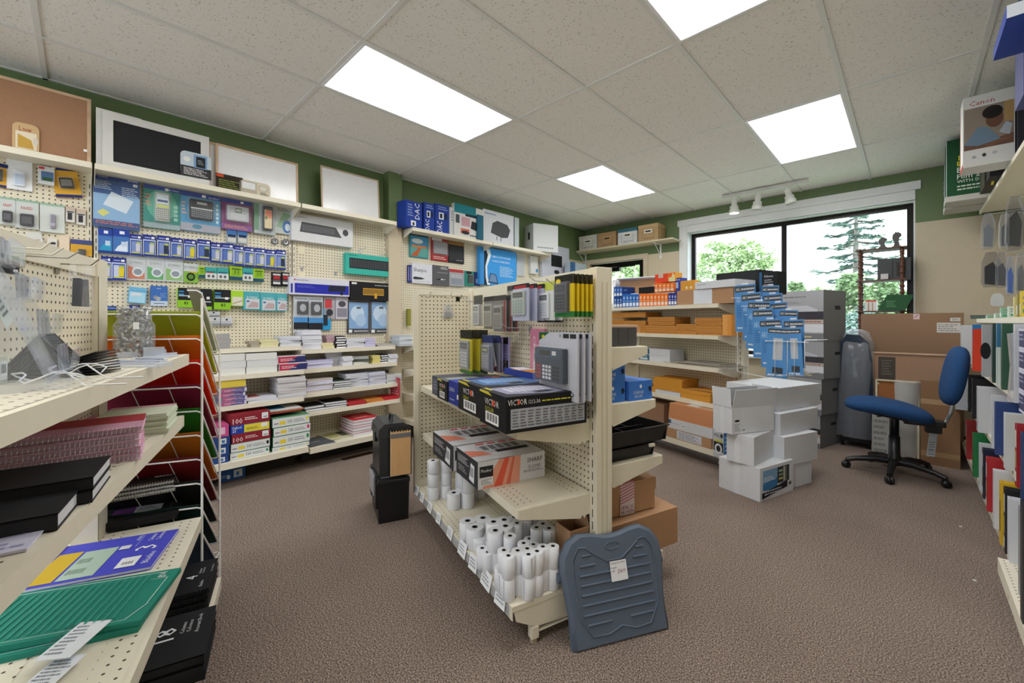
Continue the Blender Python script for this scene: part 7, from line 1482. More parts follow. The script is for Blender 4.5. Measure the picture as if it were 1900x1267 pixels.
# ---------------------------------------------------------------- things leaning on the window wall
LB = Fr(0, 5.55, .0)
def leaner(x0, x1, yt, z0, y, D, name, lb, cat, col, art=None, lean=.0, parts=None, rz=0):
    f = Fr(0, y, 0); a, c = f.at(x0, 700)[0], f.at(x1, 700)[0]; zt = f.at((x0+x1)/2, yt)[1]; W, H = c-a, zt-z0
    t = empty(name, Vector(((a+c)/2, y, z0)), rz, lb, cat); b = MB(); b.box(-W/2, W/2, 0, D, 0, H, col)
    if art: b.face((-W/2,0,0),(1,0,0),(0,0,1),W,H,art)
    b.obj('panel', t)
    for p in parts or []: p(t, W, H)
    t.rotation_euler = (-lean, 0, rz); return t
def lbl(a, c, e, f, items, nm='paper_label', col='#d6d2ce'):
    def go(t, W, H):
        b = MB(); b.box(-W/2+a*W, -W/2+e*W, -.0012, -.0002, c*H, f*H, col); b.face((-W/2+a*W,-.0012,c*H),(1,0,0),(0,0,1),(e-a)*W,(f-c)*H,items,.0003); b.obj(nm, t)
    return go
leaner(1597, 1789, 581, .0, 5.60, .035, 'flat_carton', 'huge flat brown carton leaning before the window wall', 'cardboard box', M('#94765e','card'), [('r',.2,.64,.9,.645,'#b3a08e')], .015,
       [lbl(.54,.955,.60,.995,[('p',[(.2,.2),(.8,.8),(.7,.9),(.1,.3)],'#b0606a')],'sticker','#d9c3c4'),lbl(.76,.86,.97,.93,[('l',.05,.1,.95,.9,4,'#8f8c88')]),lbl(.88,.94,.97,.965,[('t',.2,.2,.8,.8,'EXP21','#3a3634')],'sticker')])
def frame_part(fw, col):
    def go(t, W, H):
        b = MB(); 
        for (a, c, e, f) in ((-W/2,0,-W/2+fw,H),(W/2-fw,0,W/2,H),(-W/2,H-fw,W/2,H),(-W/2,0,W/2,fw)): b.box(a, e, -.012, 0, c, f, col)
        b.obj('frame', t)
    return go
leaner(1617, 1765, 655, .0, 5.30, .01, 'bulletin_board', 'large oak framed board with a chair picture sleeve, leaning by the chair', 'board', M('#a5846c','card'), None, .05,
       [frame_part(.015, OAK), lbl(.09,.72,.32,.95,[('l',.2,.2,.8,.9,6,'#6b6f5c')],'printed_sleeve','#4d453e'), lbl(.05,.46,.36,.70,[('e',.5,.5,.3,.4,'#8f9a86'),('r',.1,.1,.6,.3,'#b9ad98')],'printed_sleeve','#a9a394')])
leaner(1624, 1706, 706, .0, 5.16, .01, 'bulletin_board', 'smaller cork board with an oak frame before the larger one', 'board', M('#9a6238','card'), [('r',.05,.93,.09,.95,'#d9d4cc')], .05, [frame_part(.014, M('#d3c7ae','wood'))])
leaner(1618, 1650, 768, .0, 5.06, .06, 'white_case', 'low white plastic case before the cork boards', 'case', '#b3b3b0', [('l',.1,.1,.9,.9,6,'#8d8d88')], .0)
leaner(1708, 1782, 708, .0, 5.10, .05, 'flat_carton', 'brown flat carton standing behind the chair back', 'cardboard box', M('#8f6d50','card'), [('r',0,.72,1,.78,'#b3936f'),('r',0,.1,1,.16,'#a5845f')], .03)
rp = onz(1684, 848, 0); t = empty('paper_cylinder', Vector((rp.x, rp.y+.02, 0)), 0, 'tall white poster roll standing behind the chair', 'paper roll')
rr_ = .105; zt_ = Fr(rp.x, rp.y, 0).at(1684, 708)[1]
b = MB(); b.lathe([(rr_,0),(rr_,zt_)], M('#b3b1ae'), n=28); b.lathe([(rr_,zt_),(rr_*.62,zt_)], M('#a9a7a4'), n=28, smooth=False); b.lathe([(rr_*.62,zt_),(rr_*.62,zt_-.12)], M('#6b6966'), n=28); b.lathe([(rr_,0),(.001,0)], M('#a9a7a4'), n=28, smooth=False); b.obj('sheet', t)
# ================================================================ right wall shelving
rw = empty('wall_shelving', RW.w(-5.72, 0, 0), RW.rz, 'cream wall shelving of binders along the right wall', 'shelving unit', 'wall shelving bays')
Lr = 5.72-1.6
b = MB(); b.box(.02, Lr, 0, .012, .1, 2.17, PEG); b.obj('perforated_panel', rw)
for x in (0, 1.2, 2.4, Lr-.02):
    b = MB(); b.box(x, x+.02, -.012, .045, 0, 2.187, STEEL); b.obj('upright', rw)
for z, d, nm, xa, xb in ((2.187,.285,'ledge',.003,Lr),(1.222,.36,'shelf',.75,Lr),(.86,.375,'shelf',.25,Lr),(.487,.375,'shelf',.20,Lr)):
    shelf_plate(rw, nm, xa, xb, 0, d, z, .03, bracket=(nm == 'shelf' and z > 1), perf=False)
b = MB(); b.box(.003, 2.72, -.40, 0, .085, .128, STEEL); b.obj('base_deck', rw)
b = MB(); b.box(2.735, Lr, -.45, 0, .13, .152, STEEL); b.box(2.735, Lr, -.45, -.446, .09, .13, STEEL); b.quad((2.75,-.44,.1528),(Lr,-.44,.1528),(Lr,-.37,.1528),(2.75,-.37,.1528), PERF); b.box(3.0, 3.03, -.4506, -.45, .1, .12, '#c9c2a4'); b.obj('base_deck', rw)
b = MB(); b.box(.02, Lr-.02, -.3, -.29, 0, .085, '#2c2823'); b.obj('under_deck_shade', rw)  # same dark board for the shade beneath the right-hand decks
def ang_y(px, X): r = ray(px, 600); return CAM.y+(X-CAM.x)/r.x*r.y
def binder(px, X, z, W, H, th, label, cat, col, group, spine=None, cover=None, name='ring_binder', rings=False, mk='plastic', tops=None):
    y = ang_y(px, X); b = MB(); m_ = M(col, mk)
    c = .003; b.box(-th/2, -th/2+c, 0, W, 0, H, m_); b.box(th/2-c, th/2, 0, W, 0, H, m_); b.box(-th/2+c, th/2-c, 0, c, 0, H, m_)
    b.box(-th/2+c, th/2-c, .008, W-.01, .006, H-.012, tops or '#cfd1d6')
    if spine: b.face((-th/2,0,0),(1,0,0),(0,0,1),th,H,spine)
    if cover: b.face((th/2,0,0),(0,1,0),(0,0,1),W,H,cover)
    # local x runs towards the camera, local y into the wall
    o = b.obj(name, None, Vector((X, y-th/2, z)), -PI/2); return tag(o, label, cat, group)
SPN = [('r',.2,.62,.8,.9,'#c9c6bb'),('r',.2,.30,.8,.56,'#a89a6c'),('r',.2,.08,.8,.24,'#d6d4cc')]
SPW = [('r',.3,.1,.7,.25,'#a9abb0')]
g3 = 'binders in the bottom row'; Z3 = .1285
row3 = [(1792,4.286,'#a92a30',.05,'far red binder in the bottom row, beside the green one',SPN),(1804,4.283,'#1f7a42',.055,'green binder in the bottom row',None),(1816,4.286,'#d3d6dc',.03,'thin white binder beside the green one, bottom row',SPW),(1822,4.288,'#1f2740',.06,'navy binder with labels on its spine, bottom row',SPN),
        (1829,4.283,'#b5282e',.06,'red binder with three pale spine labels, bottom row',SPN),(1842,4.283,'#d8dadf',.05,'white binder between the red and yellow ones, bottom row',None),(1854,4.283,'#e0b62a',.05,'yellow binder in the bottom row',[('r',.3,.2,.7,.7,'#5b4d24')]),(1862,4.286,'#1a1b1e',.05,'black binder beside the yellow one, bottom row',SPN),(1869,4.28,'#d6d9e0',.05,'near white binder in the bottom row before the grey one',None)]
for px, X, c, th, lb, sp in row3: binder(px, X, Z3, .28, .30, th, lb, 'binder', c, g3, sp)
o = binder(1889, 4.27, .1535, .30, .34, .05, 'grey metal file box at the right edge of the bottom row', 'file box', '#8f9298', None, None, name='file_box')
o = binder(1893, 4.25, .1535, .02, .42, .04, 'dark box edge at the right border, in front of the grey file box', 'box', '#2b2d33', None, None, name='dark_box')
Z2 = .4875; g2 = 'binders in the middle row'
row2 = [(1772,4.235,'#c9ccd4',.05,'pale binder jutting out at the far end of the middle row',None,.27),(1795,4.30,'#202226',.06,'black binder in the middle row, farthest of two',SPN,.29),(1803,4.30,'#26272a',.05,'black binder with pale spine windows beside the large white one',SPN,.29),(1812,4.285,'#d0d2d8',.09,'large white binder in the middle row',SPW,.29),
        (1839,4.30,'#d6d9de',.02,'thin white binder left of the navy one, middle row',None,.30),(1845,4.30,'#27407e',.05,'navy blue binder in the middle row',None,.28),(1862,4.30,'#cdd3d3',.06,'white box binder in the middle row, right of the navy one',None,.27),(1883,4.30,'#a3242c',.05,'red binder with spine labels in the middle row',SPN,.27),(1893,4.29,'#243a6a',.04,'blue binder at the right border of the middle row',None,.27)]
for px, X, c, th, lb, sp, H in row2: binder(px, X, Z2, .28, H, th, lb, 'binder', c, g2, sp)
Z1 = .8605; g1 = 'binders and pads in the top row'
row1 = [(1782,4.27,'#c6c9cd',.10,'pale grey padded pack at the far end of the top row',None,.31,None),(1804,4.28,'#d24a2a',.04,'red and blue folder in the top row',[('p',[(0,0),(1,0),(1,.35),(0,1)],'#d8452a'),('p',[(0,1),(1,.35),(1,1)],'#2f78b4')],.32,[('p',[(0,0),(1,0),(1,1),(0,.9)],'#d8452a'),('p',[(0,.9),(.0,1),(1,1)],'#2f78b4')]),
        (1821,4.29,'#a9acb0',.04,'grey pack with a black disc in the top row',[('e',.5,.5,.45,.12,'#1d1f22')],.32,[('e',.05,.5,.08,.16,'#1d1f22')]),(1840,4.30,'#1f3a30',.04,'dark green binder in the top row, left of the blue edged one',None,.33,None),(1848,4.30,'#2f6f96',.03,'blue folder with a white label in the top row',[('r',.2,0,.9,.62,'#cfdad6')],.33,[('r',0,0,.05,.62,'#cfdad6')]),
        (1857,4.30,'#24503a',.04,'dark green binder in the top row, right of the blue folder',None,.33,None),(1863,4.31,'#3a3648',.03,'yellow edged dark folder in the top row',[('r',0,.0,.2,1,'#d3b23a'),('r',0,.96,1,1,'#d3b23a')],.32,[('r',0,.97,.2,1,'#d3b23a')])]
for px, X, c, th, lb, sp, H, cv in row1: binder(px, X, Z1, .27, H, th, lb, 'binder', c, g1, sp, cv)
def softbag(px, X, z, W, H, T, label, m_, inner=None, name='plastic_bag', rzj=0):
    y = ang_y(px, X); t = empty(name, Vector((X, y, z)), -PI/2+rzj, label, 'bag'); b = MB()
    b.prism([(0,0),(W,.0),(W*.95,H*.5),(W,H*.97),(W*.5,H),(0,H*.96),(W*.05,H*.5)], 'x', -T/2, T/2, m_); b.obj('bag', t)
    if inner: k = MB(); k.prism([(W*.2,.01),(W*.85,.01),(W*.75,H*.5),(W*.6,H*.82),(W*.35,H*.7),(W*.3,H*.3)], 'x', -T*.35, T*.35, inner); k.obj('contents', t)
    return t
softbag(1773, 4.27, Z1, .10, .27, .10, 'clear crumpled plastic bag at the far end of the top row', clear('#c9d0dc', .45), '#aab4c4')
softbag(1870, 4.27, Z1, .16, .30, .05, 'clear bag with amber contents in the top row', clear('#e6e6ea', .3), '#d89a3c')
binder(1880, 4.285, Z1, .27, .33, .04, 'white glossy pack right of the amber bag, top row', 'pack', '#c3c6cf', g1)
for i in range(4):
    y = ang_y(1891, 4.27); b = MB(); b.box(0, .10, 0, .2, 0, .078, '#3a3a5c'); b.face((0,0,0),(1,0,0),(0,0,1),.10,.078,[('r',0,.0,1,.12,'#c9c9dc'),('l',.1,.4,.9,.8,2,'#9a9ac0'),('r',0,.88,1,1,'#c9c9dc')])
    tag(b.obj('label_box', None, Vector((4.27, y, Z1+i*.0785)), -PI/2), 'purple and white box at the right border, %s of the column of four' % ('bottom','second','third','top')[i], 'box', 'purple boxes at the right border')
# small stock on the upper shelf
ZU = 1.2225
sm = [(1800,4.33,.10,.03,.10,'#4b4f52','black tape dispenser pack at the left end of the upper shelf'),(1829,4.35,.06,.026,.1,'#9ab8a4','pale green small box beside the dispenser pack'),(1844,4.36,.06,.03,.1,'#b9cfc0','white and green box in the middle of the upper shelf'),(1855,4.36,.06,.06,.12,'#86b59a','stack of green labelled boxes on the upper shelf'),(1869,4.35,.05,.06,.12,'#c3d2c4','pale green box right of the green stack'),
      (1880,4.34,.03,.10,.12,'#d6c98a','yellow tall box on the upper shelf, first of three'),(1886,4.34,.03,.11,.12,'#9a8e4c','olive tall box on the upper shelf, second of three'),(1892,4.34,.03,.12,.12,'#d9bf4c','yellow tall box at the right border of the upper shelf')]
for i, (px, X, th, H, D, c, lb) in enumerate(sm):
    y = ang_y(px, X); b = MB(); b.box(-th, 0, 0, D, 0, H, c); b.face((-th,0,0),(1,0,0),(0,0,1),th,H,[('r',.1,.1,.9,.5,'#dfe4e0' if i else '#8d9296')]); b.face((0,0,0),(0,1,0),(0,0,1),D,H,[('r',.05,.15,.9,.3,'#3f8f6a'),('l',.05,.4,.9,.85,2,'#7f8a84')])
    tag(b.obj('small_box', None, Vector((X, y-th-.0, ZU)), -PI/2), lb, 'box', 'small boxes on the upper shelf')
# hanging goods on the right wall
def hang(px, pyt, pyb, X, T, label, m_, inner, cat='bag', wpx=30):
    y = ang_y(px, X); f = Fr(0, y, 0); x0, zt = f.at(px-wpx/2, pyt); x1, zb = f.at(px+wpx/2, pyb); W, H = x1-x0, zt-zb
    t = empty('hanging_pack', Vector(((x0+x1)/2, y, zb)), 0, label, cat, 'packs on the right wall'); b = MB()
    b.prism([(-W*.25,H),(W*.25,H),(W*.5,H*.7),(W*.5,H*.1),(W*.3,0),(-W*.35,0),(-W*.5,H*.15),(-W*.45,H*.75)], 'y', -T/2, T/2, m_); b.obj('bag', t)
    if inner: k = MB(); k.prism([(-W*.3,H*.1),(W*.3,H*.06),(W*.38,H*.5),(W*.1,H*.72),(-W*.3,H*.6)], 'y', -T*.35, T*.35, inner); k.obj('contents', t)
    k = MB(); k.tube([(-.0,0,H-.006),(4.70-(x0+x1)/2,0,H+.01)], .0025, CHROME, 5); k.obj('hang_wire', t)
hang(1833, 398, 461, 4.40, .05, 'clear pack with silver scissors high on the right wall', clear('#cfd4da', .12), '#6a6f78', wpx=26)
hang(1838, 470, 532, 4.42, .06, 'clear bag with black cord low on the right wall', clear('#a9acb2', .08), '#1b1d22', wpx=36)
hang(1858, 470, 534, 4.45, .05, 'clear bag with dark fittings beside the black cord bag', clear('#b9bcc2', .1), '#4a4c54', wpx=22)
hang(1874, 476, 548, 4.40, .04, 'long blue tube pack hanging at the right border', clear('#c3d0e6', .1), '#2f5fae', wpx=14)
hang(1864, 398, 460, 4.40, .05, 'clear pack with a white bracket, right of the silver one', clear('#dfe2e6', .1), '#53575e', wpx=22)
hang(1882, 368, 462, 4.42, .07, 'bulky clear pack with dark parts near the right border', clear('#b9bcc0', .1), '#2f2e2d', wpx=34)
hang(1893, 470, 545, 4.45, .05, 'grey packs hanging at the right border under the bulky one', clear('#c9ccd0', .15), '#6a6c70', wpx=18)
hang(1850, 545, 568, 4.45, .05, 'pale packet low on the wall above the green boxes', clear('#d9dce0', .45), '#b9bcc4', wpx=24)
# boxes on the top ledge
ZT = 2.1875
def topbox(x0, x1, y0, y1, z0, z1, name, lb, col, near=None, left=None, group=None):
    """near = face towards the camera (-y), left = face towards the room (-x)"""
    b = MB(); b.box(x0, x1, y0, y1, 0, z1-z0, col)
    if near: b.face((x0,y0,0),(1,0,0),(0,0,1),x1-x0,z1-z0,near)
    if left: b.face((x0,y1,0),(0,-1,0),(0,0,1),y1-y0,z1-z0,left)
    return tag(b.obj(name, None, Vector((0,0,z0))), lb, 'box', group)
topbox(4.19, 4.62, 5.42, 5.70, ZT, ZT+.05, 'flat_box', 'lower flat white edged carton at the far end of the right ledge', '#b9b7b0')
topbox(4.19, 4.60, 5.42, 5.70, ZT+.0505, 2.60, 'mailer_box', 'dark green mailer carton at the far end of the right ledge', '#1f4a30', left=[('r',.7,.0,1,1,'#c9ccd0'),('l',.1,.3,.5,.7,3,'#a9bfa9')])
topbox(4.18, 4.62, 5.13, 5.38, ZT, ZT+.045, 'flat_box', 'flat white edged carton under the bubble film box', '#b9b7b0')
BUB = [('r',0,0,1,1,'#1f4f30'),('p',[(.22,.72),(.30,1),(.7,1),(.7,.74)],'#d9cf3a'),('r',.18,.62,.55,.70,'#d9cf3a'),('r',.16,.52,.55,.60,'#d9cf3a'),('t',.20,.63,.5,.69,'Duro','#23402a'),('t',.18,.53,.5,.59,'New','#23402a'),('t',.16,.40,.62,.49,'Bubble','#e8ece4'),('t',.16,.29,.62,.37,'Film a','#e8ece4'),('t',.16,.22,.62,.27,'WITH D','#e8ece4'),('l',.16,.08,.6,.19,2,'#c9d6c4')]
topbox(4.19, 4.55, 5.15, 5.37, ZT+.0455, 2.70, 'mailer_box', 'dark green box lettered Bubble Film on the right ledge', '#1f4f30', near=BUB, left=[('r',.6,0,1,1,'#c3c6c9'),('r',0,0,.3,1,'#1f4f30')])
topbox(4.36, 4.66, 4.72, 5.0, ZT, 2.50, 'mailer_box', 'box of padded mailers with yellow edges beside the bubble film box', '#3a352c', near=[('p',[(.1+.12*i,0),(.14+.12*i,0),(.3+.12*i,1),(.26+.12*i,1)],'#c9b24a') for i in range(4)]+[('r',.6,.6,1,1,'#55504a')])
CANON = [('r',0,0,1,1,'#d6d6d4'),('t',.13,.86,.62,.93,'Canon','#b3202a'),('r',.02,.24,.98,.83,'#8d7f74'),('p',[(.02,.24),(.98,.24),(.98,.38),(.6,.34),(.3,.30),(.02,.34)],'#6b4f42'),('p',[(.02,.32),(.3,.55),(.5,.52),(.75,.32),(.5,.3),(.3,.28)],'#6d8296'),('e',.62,.62,.17,.12,'#6b4a3a'),('e',.58,.72,.2,.09,'#221c1a'),('p',[(.70,.42),(.84,.55),(.95,.50),(.9,.36)],'#aab0ba'),('r',.8,.55,.98,.83,'#a98a5c'),('p',[(.4,.28),(.95,.36),(.95,.31),(.5,.24)],'#7a5646'),('e',.22,.13,.04,.02,'#9aa0a8'),('e',.42,.14,.04,.025,'#3a3c40'),('e',.62,.15,.05,.02,'#b0b4ba')]
topbox(4.215, 4.43, 4.10, 4.30, ZT, 2.635, 'printer_box', 'white printer box with a photo of a person in a denim shirt on the right ledge', '#cfcfcd', near=CANON, left=[('r',0,0,.1,1,'#b0413a'),('r',0,0,1,.06,'#b0413a')])
topbox(4.36, 4.66, 4.45, 4.60, ZT, 2.68, 'dark_box', 'black box top showing above the white printer box', '#1a1b1d')
topbox(4.435, 4.69, 4.05, 4.4, ZT, 2.60, 'dark_box', 'dark grey box right of the white printer box', '#2b2c33', near=[('r',0,.82,1,1,'#2b2c33')])
topbox(4.325, 4.62, 3.00, 3.2, ZT, 2.665, 'printer_box', 'tall blue box at the right border above the white printer box', '#4a4f86', near=[('r',0,0,1,1,'#565a92'),('p',[(0,0),(.4,0),(.4,.3)],'#2440a0'),('l',.3,.5,.9,.6,1,'#a9abc9')])
t = topbox(4.215, 4.50, 2.42, 2.75, 2.30, 2.345, 'blue_folder_box', 'flat blue box with a white corner at the top right corner of the picture', '#23409a', near=[('r',.0,.0,.25,1,'#d3d6e0')]); t.location.z = ZT+.08
topbox(4.30, 4.60, 2.46, 2.70, ZT, ZT+.079, 'flat_box', 'blue carton carrying the flat blue box at the top right corner', '#2a4aa0')
# ================================================================ chair
CN = Vector((3.88, 4.60, 0)); BLF = M('#234673', 'fabric'); ch = empty('office_chair', CN, .12, 'blue fabric office chair on a black five-star base near the window', 'chair')
def blob(b, cx_, cy_, cz_, sx, sy, sz, m, e1=.45, n=28, k=12, tilt=None, curve=0):
    vs_ = []
    for i in range(k+1):
        v = -PI/2+PI*i/k; cv = math.copysign(abs(math.cos(v))**e1, math.cos(v)); sv = math.copysign(abs(math.sin(v))**.8, math.sin(v))
        for j in range(n):
            u = 2*PI*j/n; x = sx*cv*math.copysign(abs(math.cos(u))**.7, math.cos(u)); y = sy*cv*math.copysign(abs(math.sin(u))**.7, math.sin(u)); vs_.append((x, y, sz*sv+curve*x*x))
    T4 = Matrix.Translation((cx_,cy_,cz_)) @ (tilt or Matrix.Identity(4))
    b.add([T4 @ Vector(v) for v in vs_], [(i*n+j, i*n+(j+1)%n, (i+1)*n+(j+1)%n, (i+1)*n+j) for i in range(k) for j in range(n)], m, True); return b
b = MB(); blob(b, -.04, 0, .525, .265, .24, .052, BLF, tilt=Matrix.Rotation(.13, 4, 'Y'), curve=-.45); b.obj('seat', ch)
b = MB(); blob(b, -.01, 0, .475, .20, .17, .025, BLACK, tilt=Matrix.Rotation(.13, 4, 'Y')); b.box(.05, .28, -.05, .05, .41, .455, BLACK, bev=.01); b.tube([(-.05,-.1,.47),(-.12,-.24,.48)], .005, BLACK, 6); b.obj('seat_shell', ch)
b = MB(); blob(b, .0, 0, 0, .22, .20, .05, BLF, e1=.55); b.rot(Matrix.Translation((.325,0,.80)) @ Matrix.Rotation(-PI/2+.16, 4, 'Y')); b.obj('backrest', ch)
b = MB(); b.tube([(.20,0,.43),(.28,0,.44),(.31,0,.52),(.325,0,.62)], .013, CHROME, 8); b.box(.17, .26, -.04, .04, .36, .45, BLACK, bev=.008); b.obj('back_bracket', ch)
b = MB(); b.lathe([(.028,.48),(.028,.30),(.034,.30),(.036,.16),(.045,.13),(.05,.085),(.03,.07)], BLACK, n=18); b.obj('gas_column', ch)
b = MB(); b.rot(Matrix.Identity(4)); cast = []
for k in range(5):
    A = math.radians(266+72*k)-ch.rotation_euler[2]; c, s = math.cos(A), math.sin(A)
    b.tube([(0,0,.10),(c*.12,s*.12,.105),(c*.24,s*.24,.085),(c*.30,s*.30,.065)], [.03,.026,.02,.018], BLACK, 8); cast.append((c*.30, s*.30, A))
b.obj('star_base', ch)
for x, y, A in cast:
    w_ = MB(); w_.lathe([(.0,-.022),(.022,-.022),(.028,-.016),(.028,-.004),(.02,-.002),(.02,.002),(.028,.004),(.028,.016),(.022,.022),(.0,.022)], M('#141416','plastic'), n=16); w_.rot(Matrix.Translation((x,y,.028)) @ Matrix.Rotation(A+.6, 4, 'Z') @ Matrix.Rotation(PI/2, 4, 'X')); w_.tube([(x,y,.03),(x,y,.07)], .008, BLACK, 6); w_.obj('caster', ch)
b = MB(); b.box(-.03, .03, -.001, .001, -.20, .0, '#d9dbe0'); b.face((-.03,-.001,-.2),(1,0,0),(0,0,1),.06,.2,[('l',.1,.05,.9,.6,6,'#9a9ca4'),('r',.1,.25,.9,.27,'#44464c')]); k = b.obj('paper_tag', None, CN+Vector((.22,.10,.36))); tag(k, 'white paper tag hanging from the blue chair back bracket', 'tag'); k.rotation_euler = (.04,.08,.7)
# ================================================================ footrest leaning on the island end
FA, FB = onz(1064, 1213, 0), onz(1243, 1166, 0); d_ = FB-FA; Wf = d_.length; rz = math.atan2(d_.y, d_.x)
ft = empty('footrest', FA.lerp(FB, .5), rz, 'dark slate blue ribbed plastic footrest leaning on the end of the island', 'footrest')
SL = M('#566375', 'rubber'); Hf = .385
out = [(-.5,0),(-.495,.28),(-.52,.5),(-.545,.68),(-.53,.82),(-.45,.94),(-.34,.995),(-.22,.985),(-.1,.955),(0,.945),(.1,.955),(.22,.985),(.34,.995),(.45,.94),(.53,.82),(.545,.68),(.52,.5),(.495,.28),(.5,0)]
b = MB(); P = [(x*Wf, z*Hf) for x, z in out]; inn = [(x*.93, Hf*.02+z*.955) for x, z in P]; n_ = len(P)
b.prism(P, 'y', .006, .022, SL); b.add([(x,.006,z) for x, z in P]+[(x,-.006,z) for x, z in inn], [(i,(i+1)%n_,n_+(i+1)%n_,n_+i) for i in range(n_)], SL, True)
b.add([(x,-.006,z) for x, z in inn], [tuple(range(n_))], SL)
ridge = [(x*.80, Hf*.08+z*.86) for x, z in P if z > 0]; rr2 = [(-.28*Wf,Hf*.96*.9),(-.2*Wf,.80*Hf),(-.08*Wf,.72*Hf),(.08*Wf,.72*Hf),(.2*Wf,.80*Hf),(.28*Wf,Hf*.96*.9)]
lo = [(-.40*Wf,.26*Hf),(-.30*Wf,.10*Hf),(-.14*Wf,.09*Hf),(0,.14*Hf),(.14*Wf,.09*Hf),(.30*Wf,.10*Hf),(.40*Wf,.26*Hf)]
side_l = [(-.40*Wf,.26*Hf),(-.43*Wf,.55*Hf),(-.42*Wf,.78*Hf),(-.36*Wf,.88*Hf),(-.28*Wf,.87*Hf)]
for seq in (side_l, [(-x, z) for x, z in side_l], lo, rr2): b.tube([(x,-.007,z) for x, z in seq], .0035, SL, 6)
for i in range(7):
    z = Hf*(.20+.085*i); w_ = Wf*(.34 if i > 0 else .20)
    if i in (0,): segs = ((-.34*Wf,-.10*Wf),(.10*Wf,.34*Wf))
    elif i == 6: segs = ((-.36*Wf,-.20*Wf),(.20*Wf,.36*Wf))
    else: segs = ((-.37*Wf,.37*Wf),)
    for a, c in segs: b.tube([(a,-.008,z),(c,-.008,z)], .0042, SL, 6)
for a, c in ((-.33*Wf,-.24*Wf),(.24*Wf,.33*Wf)): b.tube([(a,-.008,Hf*.80),(c,-.008,Hf*.80)], .0042, SL, 6)
b.tube([(.08*Wf*math.cos(2*PI*k/20),-.0075,.85*Hf+.035*Hf*math.sin(2*PI*k/20)) for k in range(21)], .002, SL, 5)
b.obj('platform', ft)
b = MB(); b.tube([(-.56*Wf,.03,.62*Hf),(-.46*Wf,.03,.62*Hf)], .018, SL, 14); b.tube([(.46*Wf,.03,.62*Hf),(.56*Wf,.03,.62*Hf)], .018, SL, 14); b.box(-.40*Wf, .40*Wf, .022, .05, .03, .07, SL, bev=.006); b.obj('pivot_frame', ft)
b = MB(); x0, z0 = -.06*Wf, .53*Hf; b.box(x0, x0+.072, -.0145, -.0135, z0, z0+.07, '#e3e5e9')
INKc = '#4a3f46'
b.face((x0,-.0145,z0),(1,0,0),(0,0,1),.072,.07,[('t',.04,.82,.9,.95,'Kensington Foot Rest',INKc),('t',.04,.6,.4,.72,'Regular',INKc),('t',.04,.46,.25,.56,'est',INKc),('t',.42,.34,.9,.56,'$34.99','#8c3f5a')], .0003); b.obj('price_label', ft)
ft.rotation_euler = (-.27, 0, rz)
# ================================================================ file boxes beside the island
# the wide side (between the near corner and the right one) faces the camera
pC, pR = onz(703,974,0), onz(758,963,0); rr = (pR-pC); Wt = rr.length; rzt = math.atan2(rr.y, rr.x); Dt = .34
base_c = pC.lerp(pR, .5)
zt_ = CAM.z+ray(730,885).z*((base_c.xy-CAM.xy).length/ray(730,885).xy.length)
t = empty('file_tote', Vector((base_c.x, base_c.y, 0)), rzt, 'black portable file tote with a grey lid panel, standing on the carpet', 'file box'); H = zt_; W = Wt; D = Dt
b = MB(); b.prism([(-W*.5,0),(W*.5,0),(W*.54,H*.84),(-W*.54,H*.84)], 'y', .008, D-.008, BLACK); b.obj('body', t)
b = MB(); b.box(-W*.56, W*.56, -.006, D+.006, H*.84, H-.010, BLACK, bev=.012); b.box(-W*.42, W*.2, .03, D-.03, H-.010, H-.001, M('#8f97a6','plastic'), bev=.003); b.obj('lid', t)
b = MB(); b.box(-W*.56-.012, -W*.54, .10, D-.06, H*.5, H*.93, M('#a9adb4','plastic'), bev=.005); b.obj('latch', t)
b = MB(); b.box(-W*.56-.006, -W*.5, .03, .09, H*.3, H*.97, BLACK, bev=.004); b.obj('clasp', t); b = MB(); b.box(-W*.56-.006, -W*.5, D-.09, D-.03, H*.3, H*.97, BLACK, bev=.004); b.obj('clasp', t)
f = Fr(base_c.x, base_c.y, rzt); 
ua, _ = f.at(724, 876, -.0); ub, _ = f.at(763, 874, 0); zt2_ = f.at(743, 797, 0)[1]; Hh = zt2_-H
t = empty('expanding_file', f.w((ua+ub)/2, -.006, H+.0005), rzt, 'expanding file with cream pleats and a grey tab row, standing on the tote', 'file')
W = ub-ua; b = MB(); b.box(-W/2-.004, W/2+.004, .0, .012, -.0, Hh+.006, BLACK, bev=.003); b.obj('cover', t)
b = MB(); np_ = 26
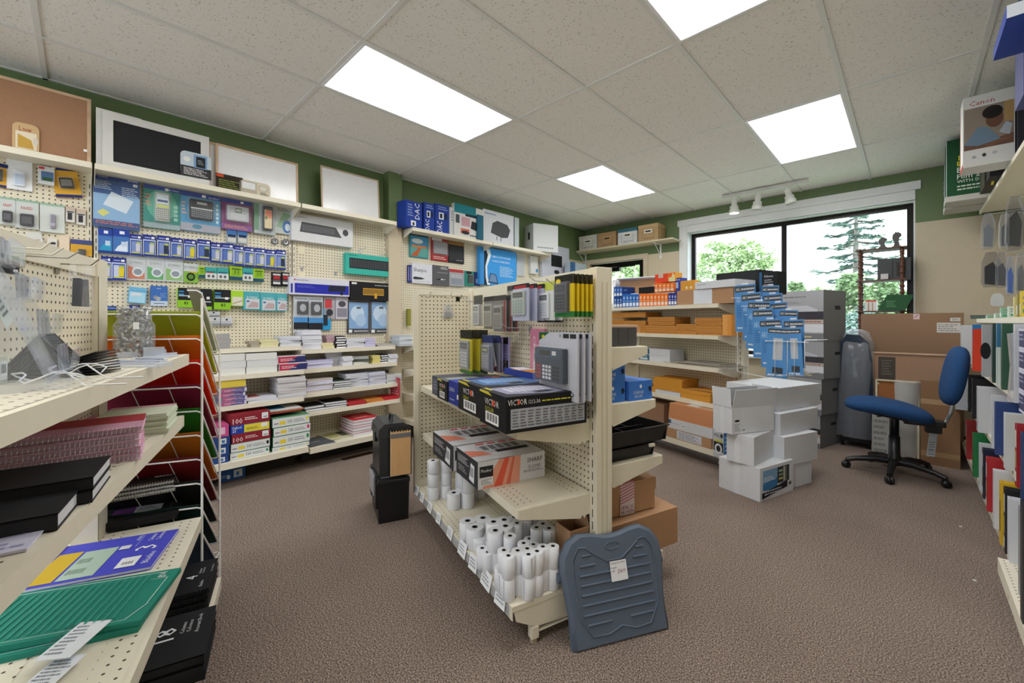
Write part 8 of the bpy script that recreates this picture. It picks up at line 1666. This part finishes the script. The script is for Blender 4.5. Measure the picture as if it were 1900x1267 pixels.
for i in range(np_):
    x0 = -W/2+.002+(W-.004)*i/np_; x1 = -W/2+.002+(W-.004)*(i+1)/np_; z1 = Hh-.004-.010*abs(math.sin(i*.9)); b.add([(x0,-.001,.004),((x0+x1)/2,-.006,.004),(x1,-.001,.004),(x0,-.001,z1),((x0+x1)/2,-.006,z1),(x1,-.001,z1)], [(0,1,4,3),(1,2,5,4)], '#f2d09c')
b.box(-W/2+.003, W/2-.003, -.0072, -.006, Hh*.83, Hh*.92, '#75767c'); b.obj('pleats', t)
t = empty('file_case', f.w((ua+ub)/2-.035, -.025, H+.0005), rzt+.03, 'tall black plastic file case with a handle, behind the pleated file', 'file box')
Wc, Dc, Hc = W+.05, .26, Hh+.035
b = MB(); b.box(-Wc/2, Wc/2, 0, Dc, 0, Hc*.74, M('#2b2d30','plastic'), bev=.006); b.obj('body', t)
b = MB(); b.prism([(-Wc/2-.008,Hc*.74),(Wc/2+.008,Hc*.74),(Wc/2+.002,Hc*.9),(Wc/2-.03,Hc),(-Wc/2+.03,Hc),(-Wc/2-.002,Hc*.9)], 'y', -.004, Dc+.004, M('#2f3134','plastic')); b.obj('lid', t)
b = MB(); b.tube([(-.0,.06,Hc-.002),(-.0,.06,Hc+.035),(-.0,.14,Hc+.035),(-.0,.14,Hc-.002)], .007, BLACK, 7); b.obj('handle', t)
b = MB(); b.box(-Wc/2-.014, -Wc/2-.001, .08, .13, Hc*.62, Hc*.8, BLACK, bev=.003); b.obj('latch', t)
# floor vent and litter
v = onz(664, 846, 0); b = MB(); b.box(-.14, .14, -.03, .03, 0, .004, M('#6f4f38','metal'))
for i in range(24): b.box(-.13+.011*i, -.125+.011*i, -.024, .024, .004, .0045, '#2b211a')
tag(b.obj('floor_vent', None, v, PI/2+.0), 'brown metal floor vent in the carpet by the keyboard bay', 'floor vent')
for px, py, lb in ((1808,1077,'white paper scrap on the carpet near the right shelving'),(1782,977,'tiny pale scrap on the carpet behind the larger one')):
    p = onz(px, py, 0); b = MB(); b.prism([(-.006,-.003),(.005,-.005),(.007,.003),(-.002,.006)], 'z', 0, .003, '#dcdcda'); tag(b.obj('paper_scrap', None, p), lb, 'scrap')
